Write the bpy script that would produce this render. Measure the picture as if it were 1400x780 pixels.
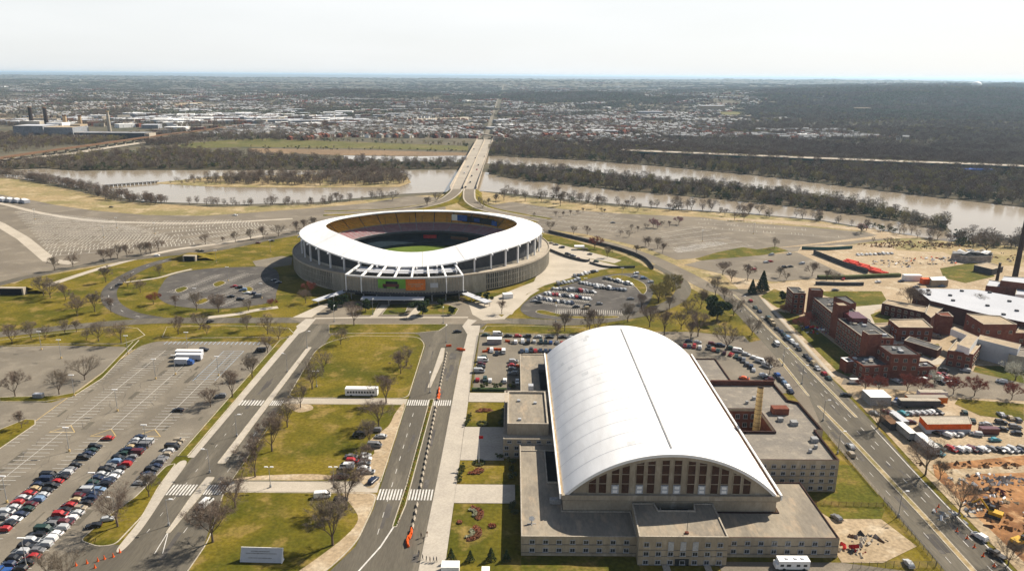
import bpy, bmesh, math, random
from mathutils import Vector, Matrix
from mathutils.geometry import tessellate_polygon
from mathutils import noise as mnoise
for o in list(bpy.data.objects): bpy.data.objects.remove(o)
R = math.radians
rnd = random.Random(7)
sc = bpy.context.scene
COL = sc.collection

# ------------------------------------------------------------ camera, sky, sun, exposure
CAM_H, FPX, HZ, ROLL = 135.0, 1010.0, 103.0, 0.0071
_a = math.atan((390 - HZ) / FPX)
cF = Vector((0, math.cos(_a), -math.sin(_a))); _r0 = Vector((1, 0, 0)); _u0 = _r0.cross(cF)
cR = _r0 * math.cos(ROLL) + _u0 * math.sin(ROLL); cU = _u0 * math.cos(ROLL) - _r0 * math.sin(ROLL)
cam = bpy.data.cameras.new("camera"); camo = bpy.data.objects.new("camera", cam); COL.objects.link(camo)
camo.matrix_world = Matrix(((cR.x, cU.x, -cF.x, 0), (cR.y, cU.y, -cF.y, 0), (cR.z, cU.z, -cF.z, CAM_H), (0, 0, 0, 1)))
cam.sensor_width = 36; cam.lens = FPX / 1400 * 36; cam.clip_start = 1; cam.clip_end = 120000
sc.camera = camo
SUN_AZ, SUN_EL = 37.0, 41.0            # azimuth from +X towards +Y
sdir = Vector((math.cos(R(SUN_EL)) * math.cos(R(SUN_AZ)), math.cos(R(SUN_EL)) * math.sin(R(SUN_AZ)), math.sin(R(SUN_EL))))
w = bpy.data.worlds.new("World"); sc.world = w; w.use_nodes = True
nt = w.node_tree; bg = nt.nodes["Background"]
sky = nt.nodes.new("ShaderNodeTexSky"); sky.sky_type = 'NISHITA'; sky.sun_disc = False
sky.sun_elevation = R(SUN_EL); sky.sun_rotation = R(90 - SUN_AZ); sky.altitude = 100
sky.air_density = 1.0; sky.dust_density = 1.2; sky.ozone_density = 1.0
# thin bright veil of high cloud over the whole sky
tcw = nt.nodes.new("ShaderNodeTexCoord"); mpw = nt.nodes.new("ShaderNodeMapping"); mpw.inputs["Scale"].default_value = (1, 1, 6); nt.links.new(tcw.outputs["Generated"], mpw.inputs[0])
nzw = nt.nodes.new("ShaderNodeTexNoise"); nzw.inputs["Scale"].default_value = 1.6; nzw.inputs["Detail"].default_value = 5; nt.links.new(mpw.outputs[0], nzw.inputs["Vector"])
mrw = nt.nodes.new("ShaderNodeMapRange"); mrw.inputs[1].default_value = .3; mrw.inputs[2].default_value = .75; mrw.inputs[3].default_value = .72; mrw.inputs[4].default_value = .97; nt.links.new(nzw.outputs["Fac"], mrw.inputs[0])
sxw = nt.nodes.new("ShaderNodeSeparateXYZ"); nt.links.new(tcw.outputs["Generated"], sxw.inputs[0])
hzw = nt.nodes.new("ShaderNodeMapRange"); hzw.inputs[1].default_value = .10; hzw.inputs[2].default_value = .32; hzw.inputs[3].default_value = 1.0; hzw.inputs[4].default_value = .08; nt.links.new(sxw.outputs[2], hzw.inputs[0])
mlw = nt.nodes.new("ShaderNodeMath"); mlw.operation = 'MULTIPLY'; nt.links.new(mrw.outputs[0], mlw.inputs[0]); nt.links.new(hzw.outputs[0], mlw.inputs[1])
mxw = nt.nodes.new("ShaderNodeMix"); mxw.data_type = 'RGBA'; nt.links.new(mlw.outputs[0], mxw.inputs[0]); nt.links.new(sky.outputs[0], mxw.inputs[6]); mxw.inputs[7].default_value = (11.7, 11.9, 11.95, 1)
nt.links.new(mxw.outputs[2], bg.inputs[0]); bg.inputs[1].default_value = 0.05
sl = bpy.data.lights.new("sun", 'SUN'); sl.energy = 5.0; sl.angle = R(0.5); sl.color = (1, .91, .77)
so = bpy.data.objects.new("sun", sl); COL.objects.link(so); so.rotation_euler = (-sdir).to_track_quat('-Z', 'Y').to_euler()
sc.view_settings.view_transform = 'Standard'; sc.view_settings.look = 'None'; sc.view_settings.gamma = 1
sc.view_settings.exposure = 0.80
sc.render.engine = 'CYCLES'
sc.cycles.max_bounces = 5; sc.cycles.diffuse_bounces = 2; sc.cycles.glossy_bounces = 2; sc.cycles.transparent_max_bounces = 6
sc.cycles.volume_bounces = 1

def gp(u, v, z=0.0):
    """point of the place at height z that the photograph shows at pixel (u, v)"""
    d = cF + cR * ((u - 700) / FPX) - cU * ((v - 390) / FPX)
    t = (z - CAM_H) / d.z
    return Vector((d.x * t, d.y * t, z))
def G2(u, v, z=0.0):
    p = gp(u, v, z); return (p.x, p.y)

# ------------------------------------------------------------ materials
MATS = {}
def mat(name, c1, c2=None, sc1=.05, sc2=1.5, rough=.95, spec=.05, bump=0, c3=None, stretch=None, metal=0, contrast=(.35, .65), fine=.25):
    if name in MATS: return MATS[name]
    if name in ('worn_asphalt', 'old_lot_asphalt', 'road_asphalt', 'dark_asphalt', 'pale_concrete', 'pavement_slabs', 'sandy_ground', 'dry_bank_grass', 'lawn_grass', 'green_lawn_grass', 'gravel_roof', 'grey_roof', 'tan_roof', 'armory_limestone', 'stadium_terrace'):
        c1, c2, c3 = (tuple(x * .87 for x in c) if c else c for c in (c1, c2, c3))
    m = bpy.data.materials.new(name); m.use_nodes = True; n = m.node_tree; L = n.links
    b = n.nodes["Principled BSDF"]; b.inputs["Roughness"].default_value = rough; b.inputs["Specular IOR Level"].default_value = spec; b.inputs["Metallic"].default_value = metal
    if c2 is None:
        c2 = tuple(x * .82 for x in c1)
    tc = n.nodes.new("ShaderNodeTexCoord"); co = tc.outputs["Object"]
    if stretch:
        mp = n.nodes.new("ShaderNodeMapping"); mp.inputs["Scale"].default_value = stretch; L.new(co, mp.inputs[0]); co = mp.outputs[0]
    def noise(s, d=3):
        t = n.nodes.new("ShaderNodeTexNoise"); t.inputs["Scale"].default_value = s; t.inputs["Detail"].default_value = d; t.inputs["Roughness"].default_value = .6; L.new(co, t.inputs["Vector"]); return t.outputs["Fac"]
    def ramp(f, a, bb):
        r = n.nodes.new("ShaderNodeMapRange"); r.inputs[1].default_value = a; r.inputs[2].default_value = bb; r.interpolation_type = 'SMOOTHSTEP'; L.new(f, r.inputs[0]); return r.outputs[0]
    def mix(f, A, B, blend='MIX'):
        x = n.nodes.new("ShaderNodeMix"); x.data_type = 'RGBA'; x.blend_type = blend
        if isinstance(f, float): x.inputs[0].default_value = f
        else: L.new(f, x.inputs[0])
        for i, c in ((6, A), (7, B)):
            if isinstance(c, tuple): x.inputs[i].default_value = (*c, 1)
            else: L.new(c, x.inputs[i])
        return x.outputs[2]
    col = mix(ramp(noise(sc1, 4), *contrast), c1, c2)
    if c3: col = mix(ramp(noise(sc1 * 2.7, 5), .5, .68), col, c3)
    fz = noise(sc2, 4)
    hi = mix(ramp(fz, .3, .7), tuple([1 - fine] * 3), tuple([1 + fine * .6] * 3))
    col = mix(1.0, col, hi, 'MULTIPLY')
    L.new(col, b.inputs["Base Color"])
    if bump:
        bp = n.nodes.new("ShaderNodeBump"); bp.inputs["Strength"].default_value = bump; bp.inputs["Distance"].default_value = .15; L.new(fz, bp.inputs["Height"]); L.new(bp.outputs[0], b.inputs["Normal"])
    MATS[name] = m; return m
M = {}
M['terrain'] = mat('far_terrain', (.10, .09, .062), (.14, .12, .085), .004, .05, c3=(.075, .075, .05))
M['drygrass'] = mat('dry_bank_grass', (.36, .27, .145), (.24, .205, .09), .02, .4, c3=(.46, .36, .22), bump=.3)
M['lawn'] = mat('lawn_grass', (.18, .138, .018), (.086, .084, .010), .035, .8, c3=(.245, .175, .052), bump=.5, fine=.26)
M['lawn2'] = mat('green_lawn_grass', (.135, .12, .018), (.07, .08, .011), .04, .8, c3=(.22, .155, .045), bump=.5, fine=.3)
M['asphalt'] = mat('worn_asphalt', (.222, .194, .153), (.176, .154, .123), .03, 3, c3=(.255, .223, .176), fine=.14)
M['asphalt_lot'] = mat('old_lot_asphalt', (.225, .193, .15), (.178, .152, .12), .02, 2, c3=(.265, .228, .178), fine=.16)
M['asphalt_road'] = mat('road_asphalt', (.145, .129, .102), (.112, .10, .081), .06, 3, c3=(.178, .157, .124), fine=.14, stretch=(1, .12, 1))
M['asphalt_dark'] = mat('dark_asphalt', (.115, .105, .095), (.088, .081, .075), .05, 3, c3=(.15, .137, .122), fine=.14)
M['concrete'] = mat('pale_concrete', (.50, .44, .36), (.42, .37, .30), .06, 2, fine=.1)
M['slab'] = mat('pavement_slabs', (.48, .43, .36), (.43, .385, .325), .15, 1.2, fine=.12)
M['kerb'] = mat('kerb_stone', (.45, .40, .32), None, .3, 2)
M['paint'] = mat('road_paint', (.62, .60, .56), (.48, .46, .43), .4, 3, fine=.2)
M['paint_worn'] = mat('worn_paint', (.56, .52, .46), (.42, .39, .34), .3, 2, fine=.25)
M['paint_y'] = mat('yellow_paint', (.55, .40, .18), None, .4, 3)
M['paint_b'] = mat('blue_paint', (.38, .46, .56), None, .4, 3)
M['dirt'] = mat('orange_dirt', (.33, .17, .075), (.17, .082, .038), .06, .5, c3=(.44, .27, .14), bump=.8)
M['sand'] = mat('sandy_ground', (.44, .34, .225), (.36, .275, .175), .04, .8, c3=(.52, .43, .31), bump=.3)
M['lime'] = mat('armory_limestone', (.42, .355, .265), (.33, .28, .21), .12, 1.5, c3=(.47, .405, .315), stretch=(1, 1, .4), fine=.12)
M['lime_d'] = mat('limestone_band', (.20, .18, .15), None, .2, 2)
M['whiteroof'] = mat('white_membrane_roof', (.84, .835, .825), (.77, .765, .755), .06, .35, rough=.95, spec=.05, fine=.05, stretch=(1, .25, 1), c3=(.76, .75, .735))
M['gravelroof'] = mat('gravel_roof', (.33, .285, .22), (.24, .21, .17), .1, 1.2, c3=(.37, .30, .22), stretch=(1, .35, 1), fine=.14)
M['greyroof'] = mat('grey_roof', (.27, .24, .20), (.21, .19, .165), .1, 1.5, c3=(.31, .275, .225), fine=.14)
M['tanroof'] = mat('tan_roof', (.46, .37, .26), (.38, .30, .21), .1, 1.5, c3=(.33, .27, .20), fine=.15)
M['darkroof'] = mat('dark_roof', (.10, .098, .095), (.08, .08, .08), .1, 2, c3=(.14, .135, .13))
M['silverroof'] = mat('pale_grey_roof', (.46, .47, .50), (.42, .43, .46), .04, 1, fine=.06)
M['brick'] = mat('red_brick', (.19, .068, .044), (.145, .052, .036), .3, 4, c3=(.22, .088, .058), fine=.2)
M['brick_d'] = mat('dark_brick', (.095, .04, .03), None, .3, 4)
M['coping'] = mat('pale_coping', (.42, .37, .30), None, .3, 2)
M['darkcoping'] = mat('dark_coping', (.06, .035, .03), None, .3, 2)
M['glass'] = mat('dark_window_glass', (.025, .028, .032), (.04, .045, .05), .5, 3, rough=.15, spec=.5)
M['brownglass'] = mat('brown_window_panel', (.085, .045, .03), (.06, .033, .024), .4, 2, rough=.4)
M['winframe'] = mat('pale_window_frame', (.45, .46, .48), None, .5, 2)
M['white'] = mat('white_paint', (.80, .79, .77), (.74, .73, .71), .2, 2, rough=.5, fine=.05)
M['white_metal'] = mat('white_steel', (.74, .74, .74), (.66, .66, .67), .2, 2, rough=.45, fine=.06)
M['stadconc'] = mat('stadium_concrete', (.34, .315, .26), (.27, .25, .21), .08, 1.2, c3=(.38, .355, .30), stretch=(1, 1, .25), fine=.12)
M['terrace'] = mat('stadium_terrace', (.45, .39, .31), (.38, .33, .265), .1, 1, fine=.1)
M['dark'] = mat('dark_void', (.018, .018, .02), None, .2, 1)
M['steel'] = mat('grey_steel', (.30, .30, .30), None, .3, 2, rough=.5)
M['darksteel'] = mat('dark_steel', (.07, .07, .075), None, .3, 2, rough=.5)
M['seat_y'] = mat('ochre_seats', (.80, .43, .07), (.66, .35, .06), .2, 1.8, stretch=(1, 1, 3), fine=.3)
M['seat_m'] = mat('maroon_seats', (.36, .075, .09), (.28, .06, .075), .2, 1.8, stretch=(1, 1, 3), fine=.3)
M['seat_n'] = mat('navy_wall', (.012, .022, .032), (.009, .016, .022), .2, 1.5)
M['turf'] = mat('playing_field', (.085, .125, .018), (.11, .15, .025), .06, 1)
M['orange'] = mat('orange_plastic', (.70, .11, .02), None, .4, 2, rough=.5)
M['redtarp'] = mat('red_plastic', (.62, .06, .03), (.5, .045, .025), .3, 1, rough=.6)
M['green'] = mat('billboard_green', (.16, .36, .05), None, .3, 2, rough=.5)
M['orangeb'] = mat('billboard_orange', (.62, .17, .03), None, .3, 2, rough=.5)
M['blue'] = mat('blue_print', (.04, .10, .35), None, .3, 2)
M['red'] = mat('red_print', (.45, .03, .03), None, .3, 2)
M['teal'] = mat('teal_awning', (.03, .16, .20), None, .3, 2)
M['yellow'] = mat('digger_yellow', (.55, .32, .03), None, .3, 2, rough=.5)
M['tanbrick'] = mat('tan_brick_chimney', (.50, .35, .16), (.42, .29, .13), .3, 3)
M['tanband'] = mat('chimney_band', (.22, .14, .07), None, .3, 3)
M['stackdark'] = mat('dark_stack', (.05, .035, .03), None, .3, 2)
M['stacktan'] = mat('tan_stack', (.46, .33, .20), None, .1, 1)
M['plant'] = mat('plant_cladding', (.26, .27, .29), (.22, .22, .23), .03, .3)
M['rust'] = mat('rust_brown', (.17, .10, .06), None, .05, 1)
M['bridge'] = mat('bridge_deck', (.47, .40, .31), (.40, .34, .27), .03, .6, fine=.1)
M['girder'] = mat('green_girder', (.05, .11, .10), None, .1, 1)
M['rubble'] = mat('rubble', (.36, .31, .27), (.22, .19, .17), .4, 2, bump=.5)
M['trunk'] = mat('tree_bark', (.14, .105, .08), (.11, .085, .065), .8, 6)
M['twig'] = mat('bare_twigs', (.205, .155, .122), (.17, .13, .102), .3, 3)
M['twig2'] = mat('grey_twigs', (.21, .172, .132), (.175, .143, .11), .3, 3)
M['twig3'] = mat('budding_twigs', (.26, .215, .085), (.20, .17, .07), .3, 3)
M['twigred'] = mat('red_buds', (.26, .085, .06), (.2, .07, .05), .3, 3)
M['twigpink'] = mat('pink_buds', (.34, .19, .19), (.26, .14, .14), .3, 3)
M['blossom'] = mat('white_blossom', (.55, .54, .45), None, .3, 3)
M['ever'] = mat('evergreen_leaves', (.035, .055, .024), (.05, .07, .03), .4, 4)
M['shrub'] = mat('shrub_leaves', (.07, .085, .032), (.09, .10, .045), .4, 4)
M['flower'] = mat('red_flowers', (.28, .085, .05), (.20, .10, .055), .6, 3)
M['flower2'] = mat('pale_flowers', (.36, .36, .24), None, .6, 3)
M['tyre'] = mat('tyre_rubber', (.02, .02, .02), None, .5, 3)
M['skin'] = mat('person_dark_cloth', (.035, .035, .045), (.09, .05, .04), 1.2, 3)
CARC = {'black': (.012, .012, .014), 'dark blue': (.018, .028, .06), 'grey': (.16, .16, .165), 'silver': (.40, .41, .42), 'white': (.72, .72, .71), 'red': (.33, .02, .02), 'dark green': (.02, .045, .035), 'tan': (.30, .25, .18), 'maroon': (.09, .015, .02), 'teal': (.05, .25, .30), 'blue': (.03, .09, .28), 'orange': (.62, .12, .03), 'gold': (.36, .28, .16), 'light blue': (.16, .24, .36)}
for k, c in CARC.items(): M['car_' + k] = mat('car_paint_' + k.replace(' ', '_'), c, tuple(x * .93 for x in c), .5, 3, rough=.25, spec=.5, fine=.04)
# water
def water():
    m = bpy.data.materials.new('river_water'); m.use_nodes = True; n = m.node_tree; b = n.nodes["Principled BSDF"]
    tc = n.nodes.new("ShaderNodeTexCoord"); t = n.nodes.new("ShaderNodeTexNoise"); t.inputs["Scale"].default_value = .006; t.inputs["Detail"].default_value = 5; n.links.new(tc.outputs["Object"], t.inputs["Vector"])
    r = n.nodes.new("ShaderNodeValToRGB"); r.color_ramp.elements[0].position = .35; r.color_ramp.elements[0].color = (.25, .20, .14, 1); r.color_ramp.elements[1].position = .7; r.color_ramp.elements[1].color = (.31, .255, .185, 1)
    n.links.new(t.outputs["Fac"], r.inputs[0]); n.links.new(r.outputs[0], b.inputs["Base Color"]); b.inputs["Roughness"].default_value = .12; b.inputs["IOR"].default_value = 1.33
    t2 = n.nodes.new("ShaderNodeTexNoise"); t2.inputs["Scale"].default_value = .25; t2.inputs["Detail"].default_value = 4; n.links.new(tc.outputs["Object"], t2.inputs["Vector"])
    bp = n.nodes.new("ShaderNodeBump"); bp.inputs["Strength"].default_value = .12; bp.inputs["Distance"].default_value = .3; n.links.new(t2.outputs["Fac"], bp.inputs["Height"]); n.links.new(bp.outputs[0], b.inputs["Normal"])
    return m
M['water'] = water()

# ------------------------------------------------------------ object helpers
def tag(o, label=None, cat=None, group=None, kind=None):
    if label: o['label'] = label
    if cat: o['category'] = cat
    if group: o['group'] = group
    if kind: o['kind'] = kind
    return o
def mesh(name, vs, fs, mats, mi=None, smooth=False):
    me = bpy.data.meshes.new(name); me.from_pydata([tuple(v) for v in vs], [], fs)
    if not isinstance(mats, (list, tuple)): mats = [mats]
    for m in mats: me.materials.append(m)
    if mi: me.polygons.foreach_set("material_index", mi)
    if smooth: me.polygons.foreach_set("use_smooth", [True] * len(me.polygons))
    me.update(); return me
def link(name, me, parent=None, loc=None, rz=None, scale=None):
    o = bpy.data.objects.new(name, me); COL.objects.link(o)
    if parent is not None: o.parent = parent
    if loc is not None: o.location = loc
    if rz is not None: o.rotation_euler = (0, 0, rz)
    if scale is not None: o.scale = (scale,) * 3 if not isinstance(scale, (tuple, list)) else scale
    return o
def empty(name, loc=(0, 0, 0), rz=0, label=None, cat=None, group=None):
    o = link(name, None, None, loc, rz); o.empty_display_size = .5; return tag(o, label, cat, group)
class MB:
    def __init__(s): s.v = []; s.f = []; s.m = []
    def quad(s, a, b, c, d, mi=0):
        i = len(s.v); s.v += [a, b, c, d]; s.f.append((i, i + 1, i + 2, i + 3)); s.m.append(mi)
    def tri(s, a, b, c, mi=0):
        i = len(s.v); s.v += [a, b, c]; s.f.append((i, i + 1, i + 2)); s.m.append(mi)
    def box(s, x0, x1, y0, y1, z0, z1, mi=0, top=None, nobottom=False):
        i = len(s.v); s.v += [(x0, y0, z0), (x1, y0, z0), (x1, y1, z0), (x0, y1, z0), (x0, y0, z1), (x1, y0, z1), (x1, y1, z1), (x0, y1, z1)]
        fs = [(0, 1, 5, 4), (1, 2, 6, 5), (2, 3, 7, 6), (3, 0, 4, 7), (4, 5, 6, 7)] + ([] if nobottom else [(3, 2, 1, 0)])
        for k, f in enumerate(fs): s.f.append(tuple(i + j for j in f)); s.m.append(top if (k == 4 and top is not None) else mi)
    def prism(s, poly, z0, z1, mi=0, top=None):
        i = len(s.v); n = len(poly)
        s.v += [(p[0], p[1], z0) for p in poly] + [(p[0], p[1], z1) for p in poly]
        for k in range(n):
            j = (k + 1) % n; s.f.append((i + k, i + j, i + n + j, i + n + k)); s.m.append(mi)
        for t in tessellate_polygon([[Vector((p[0], p[1], 0)) for p in poly]]):
            s.f.append(tuple(i + n + q for q in t)); s.m.append(mi if top is None else top)
    def tube(s, a, b, r0, r1, n=6, mi=0, cap=True):
        a = Vector(a); b = Vector(b); d = (b - a)
        if d.length < 1e-6: return
        d.normalize(); u = d.orthogonal().normalized(); w_ = d.cross(u); i = len(s.v)
        for c, r in ((a, r0), (b, r1)):
            for k in range(n):
                t = 2 * math.pi * k / n; s.v.append(tuple(c + u * (math.cos(t) * r) + w_ * (math.sin(t) * r)))
        for k in range(n):
            j = (k + 1) % n; s.f.append((i + k, i + j, i + n + j, i + n + k)); s.m.append(mi)
        if cap: s.f.append(tuple(i + n + k for k in range(n))); s.m.append(mi)
    def me(s, name, mats, smooth=False): return mesh(name, s.v, s.f, mats, s.m, smooth)
    def ob(s, name, mats, parent=None, smooth=False, **k): return link(name, s.me(name, mats, smooth), parent, **k)
def ccw(poly):
    a = sum(poly[i][0] * poly[(i + 1) % len(poly)][1] - poly[(i + 1) % len(poly)][0] * poly[i][1] for i in range(len(poly)))
    return list(poly) if a > 0 else list(reversed(poly))
def catmull(P, closed=True, n=6):
    out = []; m = len(P)
    rng = range(m) if closed else range(m - 1)
    for i in rng:
        g = (lambda k: P[k % m]) if closed else (lambda k: P[min(max(k, 0), m - 1)])
        p0, p1, p2, p3 = g(i - 1), g(i), g(i + 1), g(i + 2)
        for k in range(n):
            t = k / n
            out.append(tuple(.5 * (2 * p1[j] + (p2[j] - p0[j]) * t + (2 * p0[j] - 5 * p1[j] + 4 * p2[j] - p3[j]) * t * t + (3 * p1[j] - p0[j] - 3 * p2[j] + p3[j]) * t ** 3) for j in (0, 1)))
    if not closed: out.append(tuple(P[-1][:2]))
    return out
def rounded(poly, r, n=5):
    out = []; m = len(poly)
    for i in range(m):
        p = Vector(poly[i]); a = Vector(poly[i - 1]) - p; b = Vector(poly[(i + 1) % m]) - p
        rr = min(r, a.length * .45, b.length * .45); a = p + a.normalized() * rr; b = p + b.normalized() * rr
        for k in range(n + 1):
            t = k / n; q = a * (1 - t) ** 2 + p * 2 * t * (1 - t) + b * t * t; out.append((q.x, q.y))
    return out
def px(poly): return [G2(*p) for p in poly]
def sheet(name, poly, z, m, parent=None, kind='structure'):
    poly = ccw(poly)
    vs = [(p[0], p[1], z) for p in poly]
    fs = [tuple(t) for t in tessellate_polygon([[Vector(v) for v in vs]])]
    me = mesh(name, vs, fs, m); bm = bmesh.new(); bm.from_mesh(me); bmesh.ops.recalc_face_normals(bm, faces=bm.faces)
    for f in bm.faces:
        if f.normal.z < 0: f.normal_flip()
    bm.to_mesh(me); bm.free()
    o = link(name, me, parent)
    if parent is None and kind: o['kind'] = kind
    return o
def ribbon_mb(mb, P, w0, z, mi=0, closed=False, h=0):
    n = len(P); L = []; Rr = []
    for i in range(n):
        a = Vector(P[i - 1] if (i > 0 or closed) else P[i]); b = Vector(P[(i + 1) % n] if (i < n - 1 or closed) else P[i])
        d = (b - a); d = d.normalized() if d.length > 0 else Vector((0, 1)); nn = Vector((-d.y, d.x)) * (w0 / 2)
        p = Vector(P[i]); L.append(p + nn); Rr.append(p - nn)
    for i in range(n if closed else n - 1):
        j = (i + 1) % n
        mb.quad((Rr[i].x, Rr[i].y, z), (Rr[j].x, Rr[j].y, z), (L[j].x, L[j].y, z), (L[i].x, L[i].y, z), mi)
        if h:
            mb.quad((L[i].x, L[i].y, z - h), (L[i].x, L[i].y, z), (L[j].x, L[j].y, z), (L[j].x, L[j].y, z - h), mi)
            mb.quad((Rr[i].x, Rr[i].y, z), (Rr[i].x, Rr[i].y, z - h), (Rr[j].x, Rr[j].y, z - h), (Rr[j].x, Rr[j].y, z), mi)
def ribbon(name, P, wd, z, m, parent=None, closed=False, h=0, kind='structure'):
    mb = MB(); ribbon_mb(mb, P, wd, z, 0, closed, h); o = mb.ob(name, m, parent)
    if parent is None and kind: o['kind'] = kind
    return o
def island(name, poly, m=None, z=.235, kerb=.35):
    """raised grass or paved island with a real kerb round it"""
    o = sheet(name, poly, z - .02, m or M['lawn'])
    ribbon('kerb', poly, kerb, z, M['kerb'], o, closed=True, h=.2)
    return o
def rect(x0, x1, y0, y1): return [(x0, y0), (x1, y0), (x1, y1), (x0, y1)]
ORD = ['first', 'second', 'third', 'fourth', 'fifth', 'sixth', 'seventh', 'eighth', 'ninth', 'tenth', 'eleventh', 'twelfth', 'thirteenth', 'fourteenth', 'fifteenth', 'sixteenth', 'seventeenth', 'eighteenth', 'nineteenth', 'twentieth']
TEN = {20: 'twenty', 30: 'thirty', 40: 'forty', 50: 'fifty'}
def ordinal(i):
    if i < 20: return ORD[i]
    n = i + 1
    return (TEN[n // 10 * 10][:-1] + 'ieth') if n % 10 == 0 else TEN[n // 10 * 10] + '-' + ORD[n % 10 - 1]
# ------------------------------------------------------------ terrain to the horizon
def hill(x, y):
    z = 0
    for cx, cy, sx, sy, h in ((2400, 4300, 1300, 1300, 62), (4200, 6500, 2400, 1800, 85), (-900, 4650, 420, 330, 34), (350, 4700, 520, 500, 26), (-5200, 9000, 2600, 1600, 45), (900, 9500, 3000, 1500, 55), (-1500, 14000, 6000, 2500, 60), (7000, 14000, 5000, 3000, 80), (-9000, 15000, 4000, 2500, 60)):
        z += h * math.exp(-((x - cx) / sx) ** 2 - ((y - cy) / sy) ** 2)
    k = min(1, max(0, (y - 2300) / 1500)); k = k * k * (3 - 2 * k)
    return k * (z + 18 * mnoise.noise(Vector((x * .0011, y * .0011, 3))) + (15 if x > y * .25 else 6) * mnoise.noise(Vector((x * .003, y * .003, 8))))
M['meadow'] = mat('rough_meadow', (.135, .125, .045), (.10, .10, .035), .01, .2, c3=(.17, .14, .07))
M['mud'] = mat('mud_flat', (.24, .165, .10), (.19, .135, .085), .01, .2)
def terrain():
    ys = [-400, 0, 600, 1200, 1800, 2200] + [2400 + 130 * i for i in range(45)] + [8400 + 400 * i for i in range(30)] + [21000, 26000, 34000, 46000, 60000]
    nx = 90; vs = []; fs = []
    for y in ys:
        hw = 1200 + max(y, 0) * 1.05
        for i in range(nx):
            x = -hw + 2 * hw * i / (nx - 1); vs.append((x, y, hill(x, y) if y < 30000 else (118 + 30 * mnoise.noise(Vector((x * .00009, y * .0001, 1))) if y > 40000 else 60)))
    for j in range(len(ys) - 1):
        for i in range(nx - 1):
            a = j * nx + i; fs.append((a, a + 1, a + nx + 1, a + nx))
    o = link('ground', mesh('ground', vs, fs, M['terrain'], smooth=True)); o['kind'] = 'structure'
terrain()
# ------------------------------------------------------------ the flats this side of the river: bank grass, lawns, asphalt
sheet('river_bank', px([(-150, 232), (0, 240), (110, 262), (160, 275), (290, 283), (420, 280), (540, 270), (600, 266), (660, 262), (700, 268), (840, 282), (1020, 293), (1120, 302), (1220, 320), (1290, 331), (1420, 340), (1500, 345), (1600, 420), (1700, 900), (-400, 900), (-500, 400)]), .03, M['drygrass'])
sheet('parkland', [(-330, 168), (-330, 560)] + px([(45, 380), (180, 356), (280, 344), (410, 319)]) + [(-120, 650), (10, 655)] + px([(760, 322), (840, 345), (900, 372), (960, 402), (1010, 404)]) + [(134, 470), (160, 470), (230, 480), (240, 168)], .06, M['lawn'])
sheet('overflow_car_park', px([(-150, 240), (0, 266), (40, 273), (80, 281), (130, 288), (200, 294), (280, 295), (340, 291), (420, 285), (500, 278), (560, 268), (600, 270), (610, 285), (600, 296), (480, 304), (415, 320), (340, 334), (280, 344), (180, 356), (110, 365), (45, 379), (0, 388), (-150, 430)]), .10, M['asphalt_lot'])
sheet('far_car_park', px([(655, 283), (700, 276), (760, 285), (850, 292), (960, 297), (1000, 303), (1100, 310), (1190, 318), (1215, 327), (1140, 337), (1080, 345), (1040, 341), (950, 353), (925, 355), (880, 338), (800, 320), (730, 311), (690, 300)]), .10, M['asphalt_lot'])
sheet('far_car_park', px([(935, 362), (960, 356), (1085, 345), (1110, 343), (1140, 352), (1180, 372), (1120, 380), (1060, 385), (1010, 380)]), .11, M['asphalt_lot'])
pv = sheet('pale_track', px([(1050, 340), (1090, 337), (1190, 327), (1260, 325), (1330, 330), (1420, 338), (1420, 334), (1330, 326), (1240, 320), (1190, 313), (1100, 303), (1000, 298), (960, 296), (1000, 301), (1100, 308), (1180, 316), (1200, 322), (1120, 332)]), .14, M['sand'])
sheet('grass_bank', px([(950, 354), (980, 345), (1015, 338), (1035, 341), (1060, 337), (1078, 343), (1040, 349), (960, 356)]), .16, M['lawn2'])
# right-hand ground: hospital lawns, sandy yards, building site
sheet('hospital_ground', [(150, 168), (150, 520)] + px([(1050, 388), (1120, 380), (1200, 372), (1500, 345)]) + [(520, 560), (400, 168)], .08, M['sand'])
sheet('site_ground', px([(1095, 337), (1180, 334), (1240, 330), (1300, 335), (1430, 345), (1430, 385), (1300, 385), (1160, 378), (1090, 345)]), .12, M['sand'])
sheet('dirt_mound_ground', px([(1215, 330), (1260, 327), (1330, 332), (1420, 340), (1420, 365), (1340, 362), (1290, 345), (1225, 342)]), .15, M['drygrass'])
sheet('lawn', px([(1058, 395), (1075, 400), (1088, 428), (1062, 420), (1040, 405)]), .14, M['lawn2'])
sheet('lawn', px([(1110, 398), (1205, 398), (1215, 415), (1160, 420), (1150, 412)]), .14, M['lawn2'])
sheet('lawn', px([(1063, 425), (1090, 430), (1180, 500), (1160, 515), (1145, 508)]), .14, M['lawn2'])
sheet('lawn', px([(1190, 430), (1206, 424), (1220, 430), (1215, 440), (1196, 442)]), .14, M['lawn2'])
sheet('lawn', px([(1235, 472), (1283, 470), (1286, 476), (1272, 490), (1245, 478)]), .14, M['lawn2'])
sheet('lawn', px([(1285, 367), (1345, 356), (1360, 378), (1320, 387), (1290, 380)]), .14, M['lawn2'])
sheet('lawn', px([(1334, 500), (1400, 500), (1400, 524), (1330, 508)]), .14, M['lawn2'])
sheet('lawn', px([(1310, 545), (1400, 552), (1400, 575), (1340, 568), (1305, 552)]), .14, M['lawn'])
sheet('yard_road', px([(1290, 498), (1330, 507), (1400, 524), (1430, 540), (1400, 548), (1310, 543), (1250, 535), (1150, 525), (1155, 515), (1240, 518)]), .13, M['asphalt_lot'])
sheet('yard_road', px([(1165, 420), (1200, 408), (1215, 418), (1195, 425), (1200, 445), (1260, 480), (1300, 495), (1270, 500), (1220, 470), (1170, 440)]), .13, M['concrete'])
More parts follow.
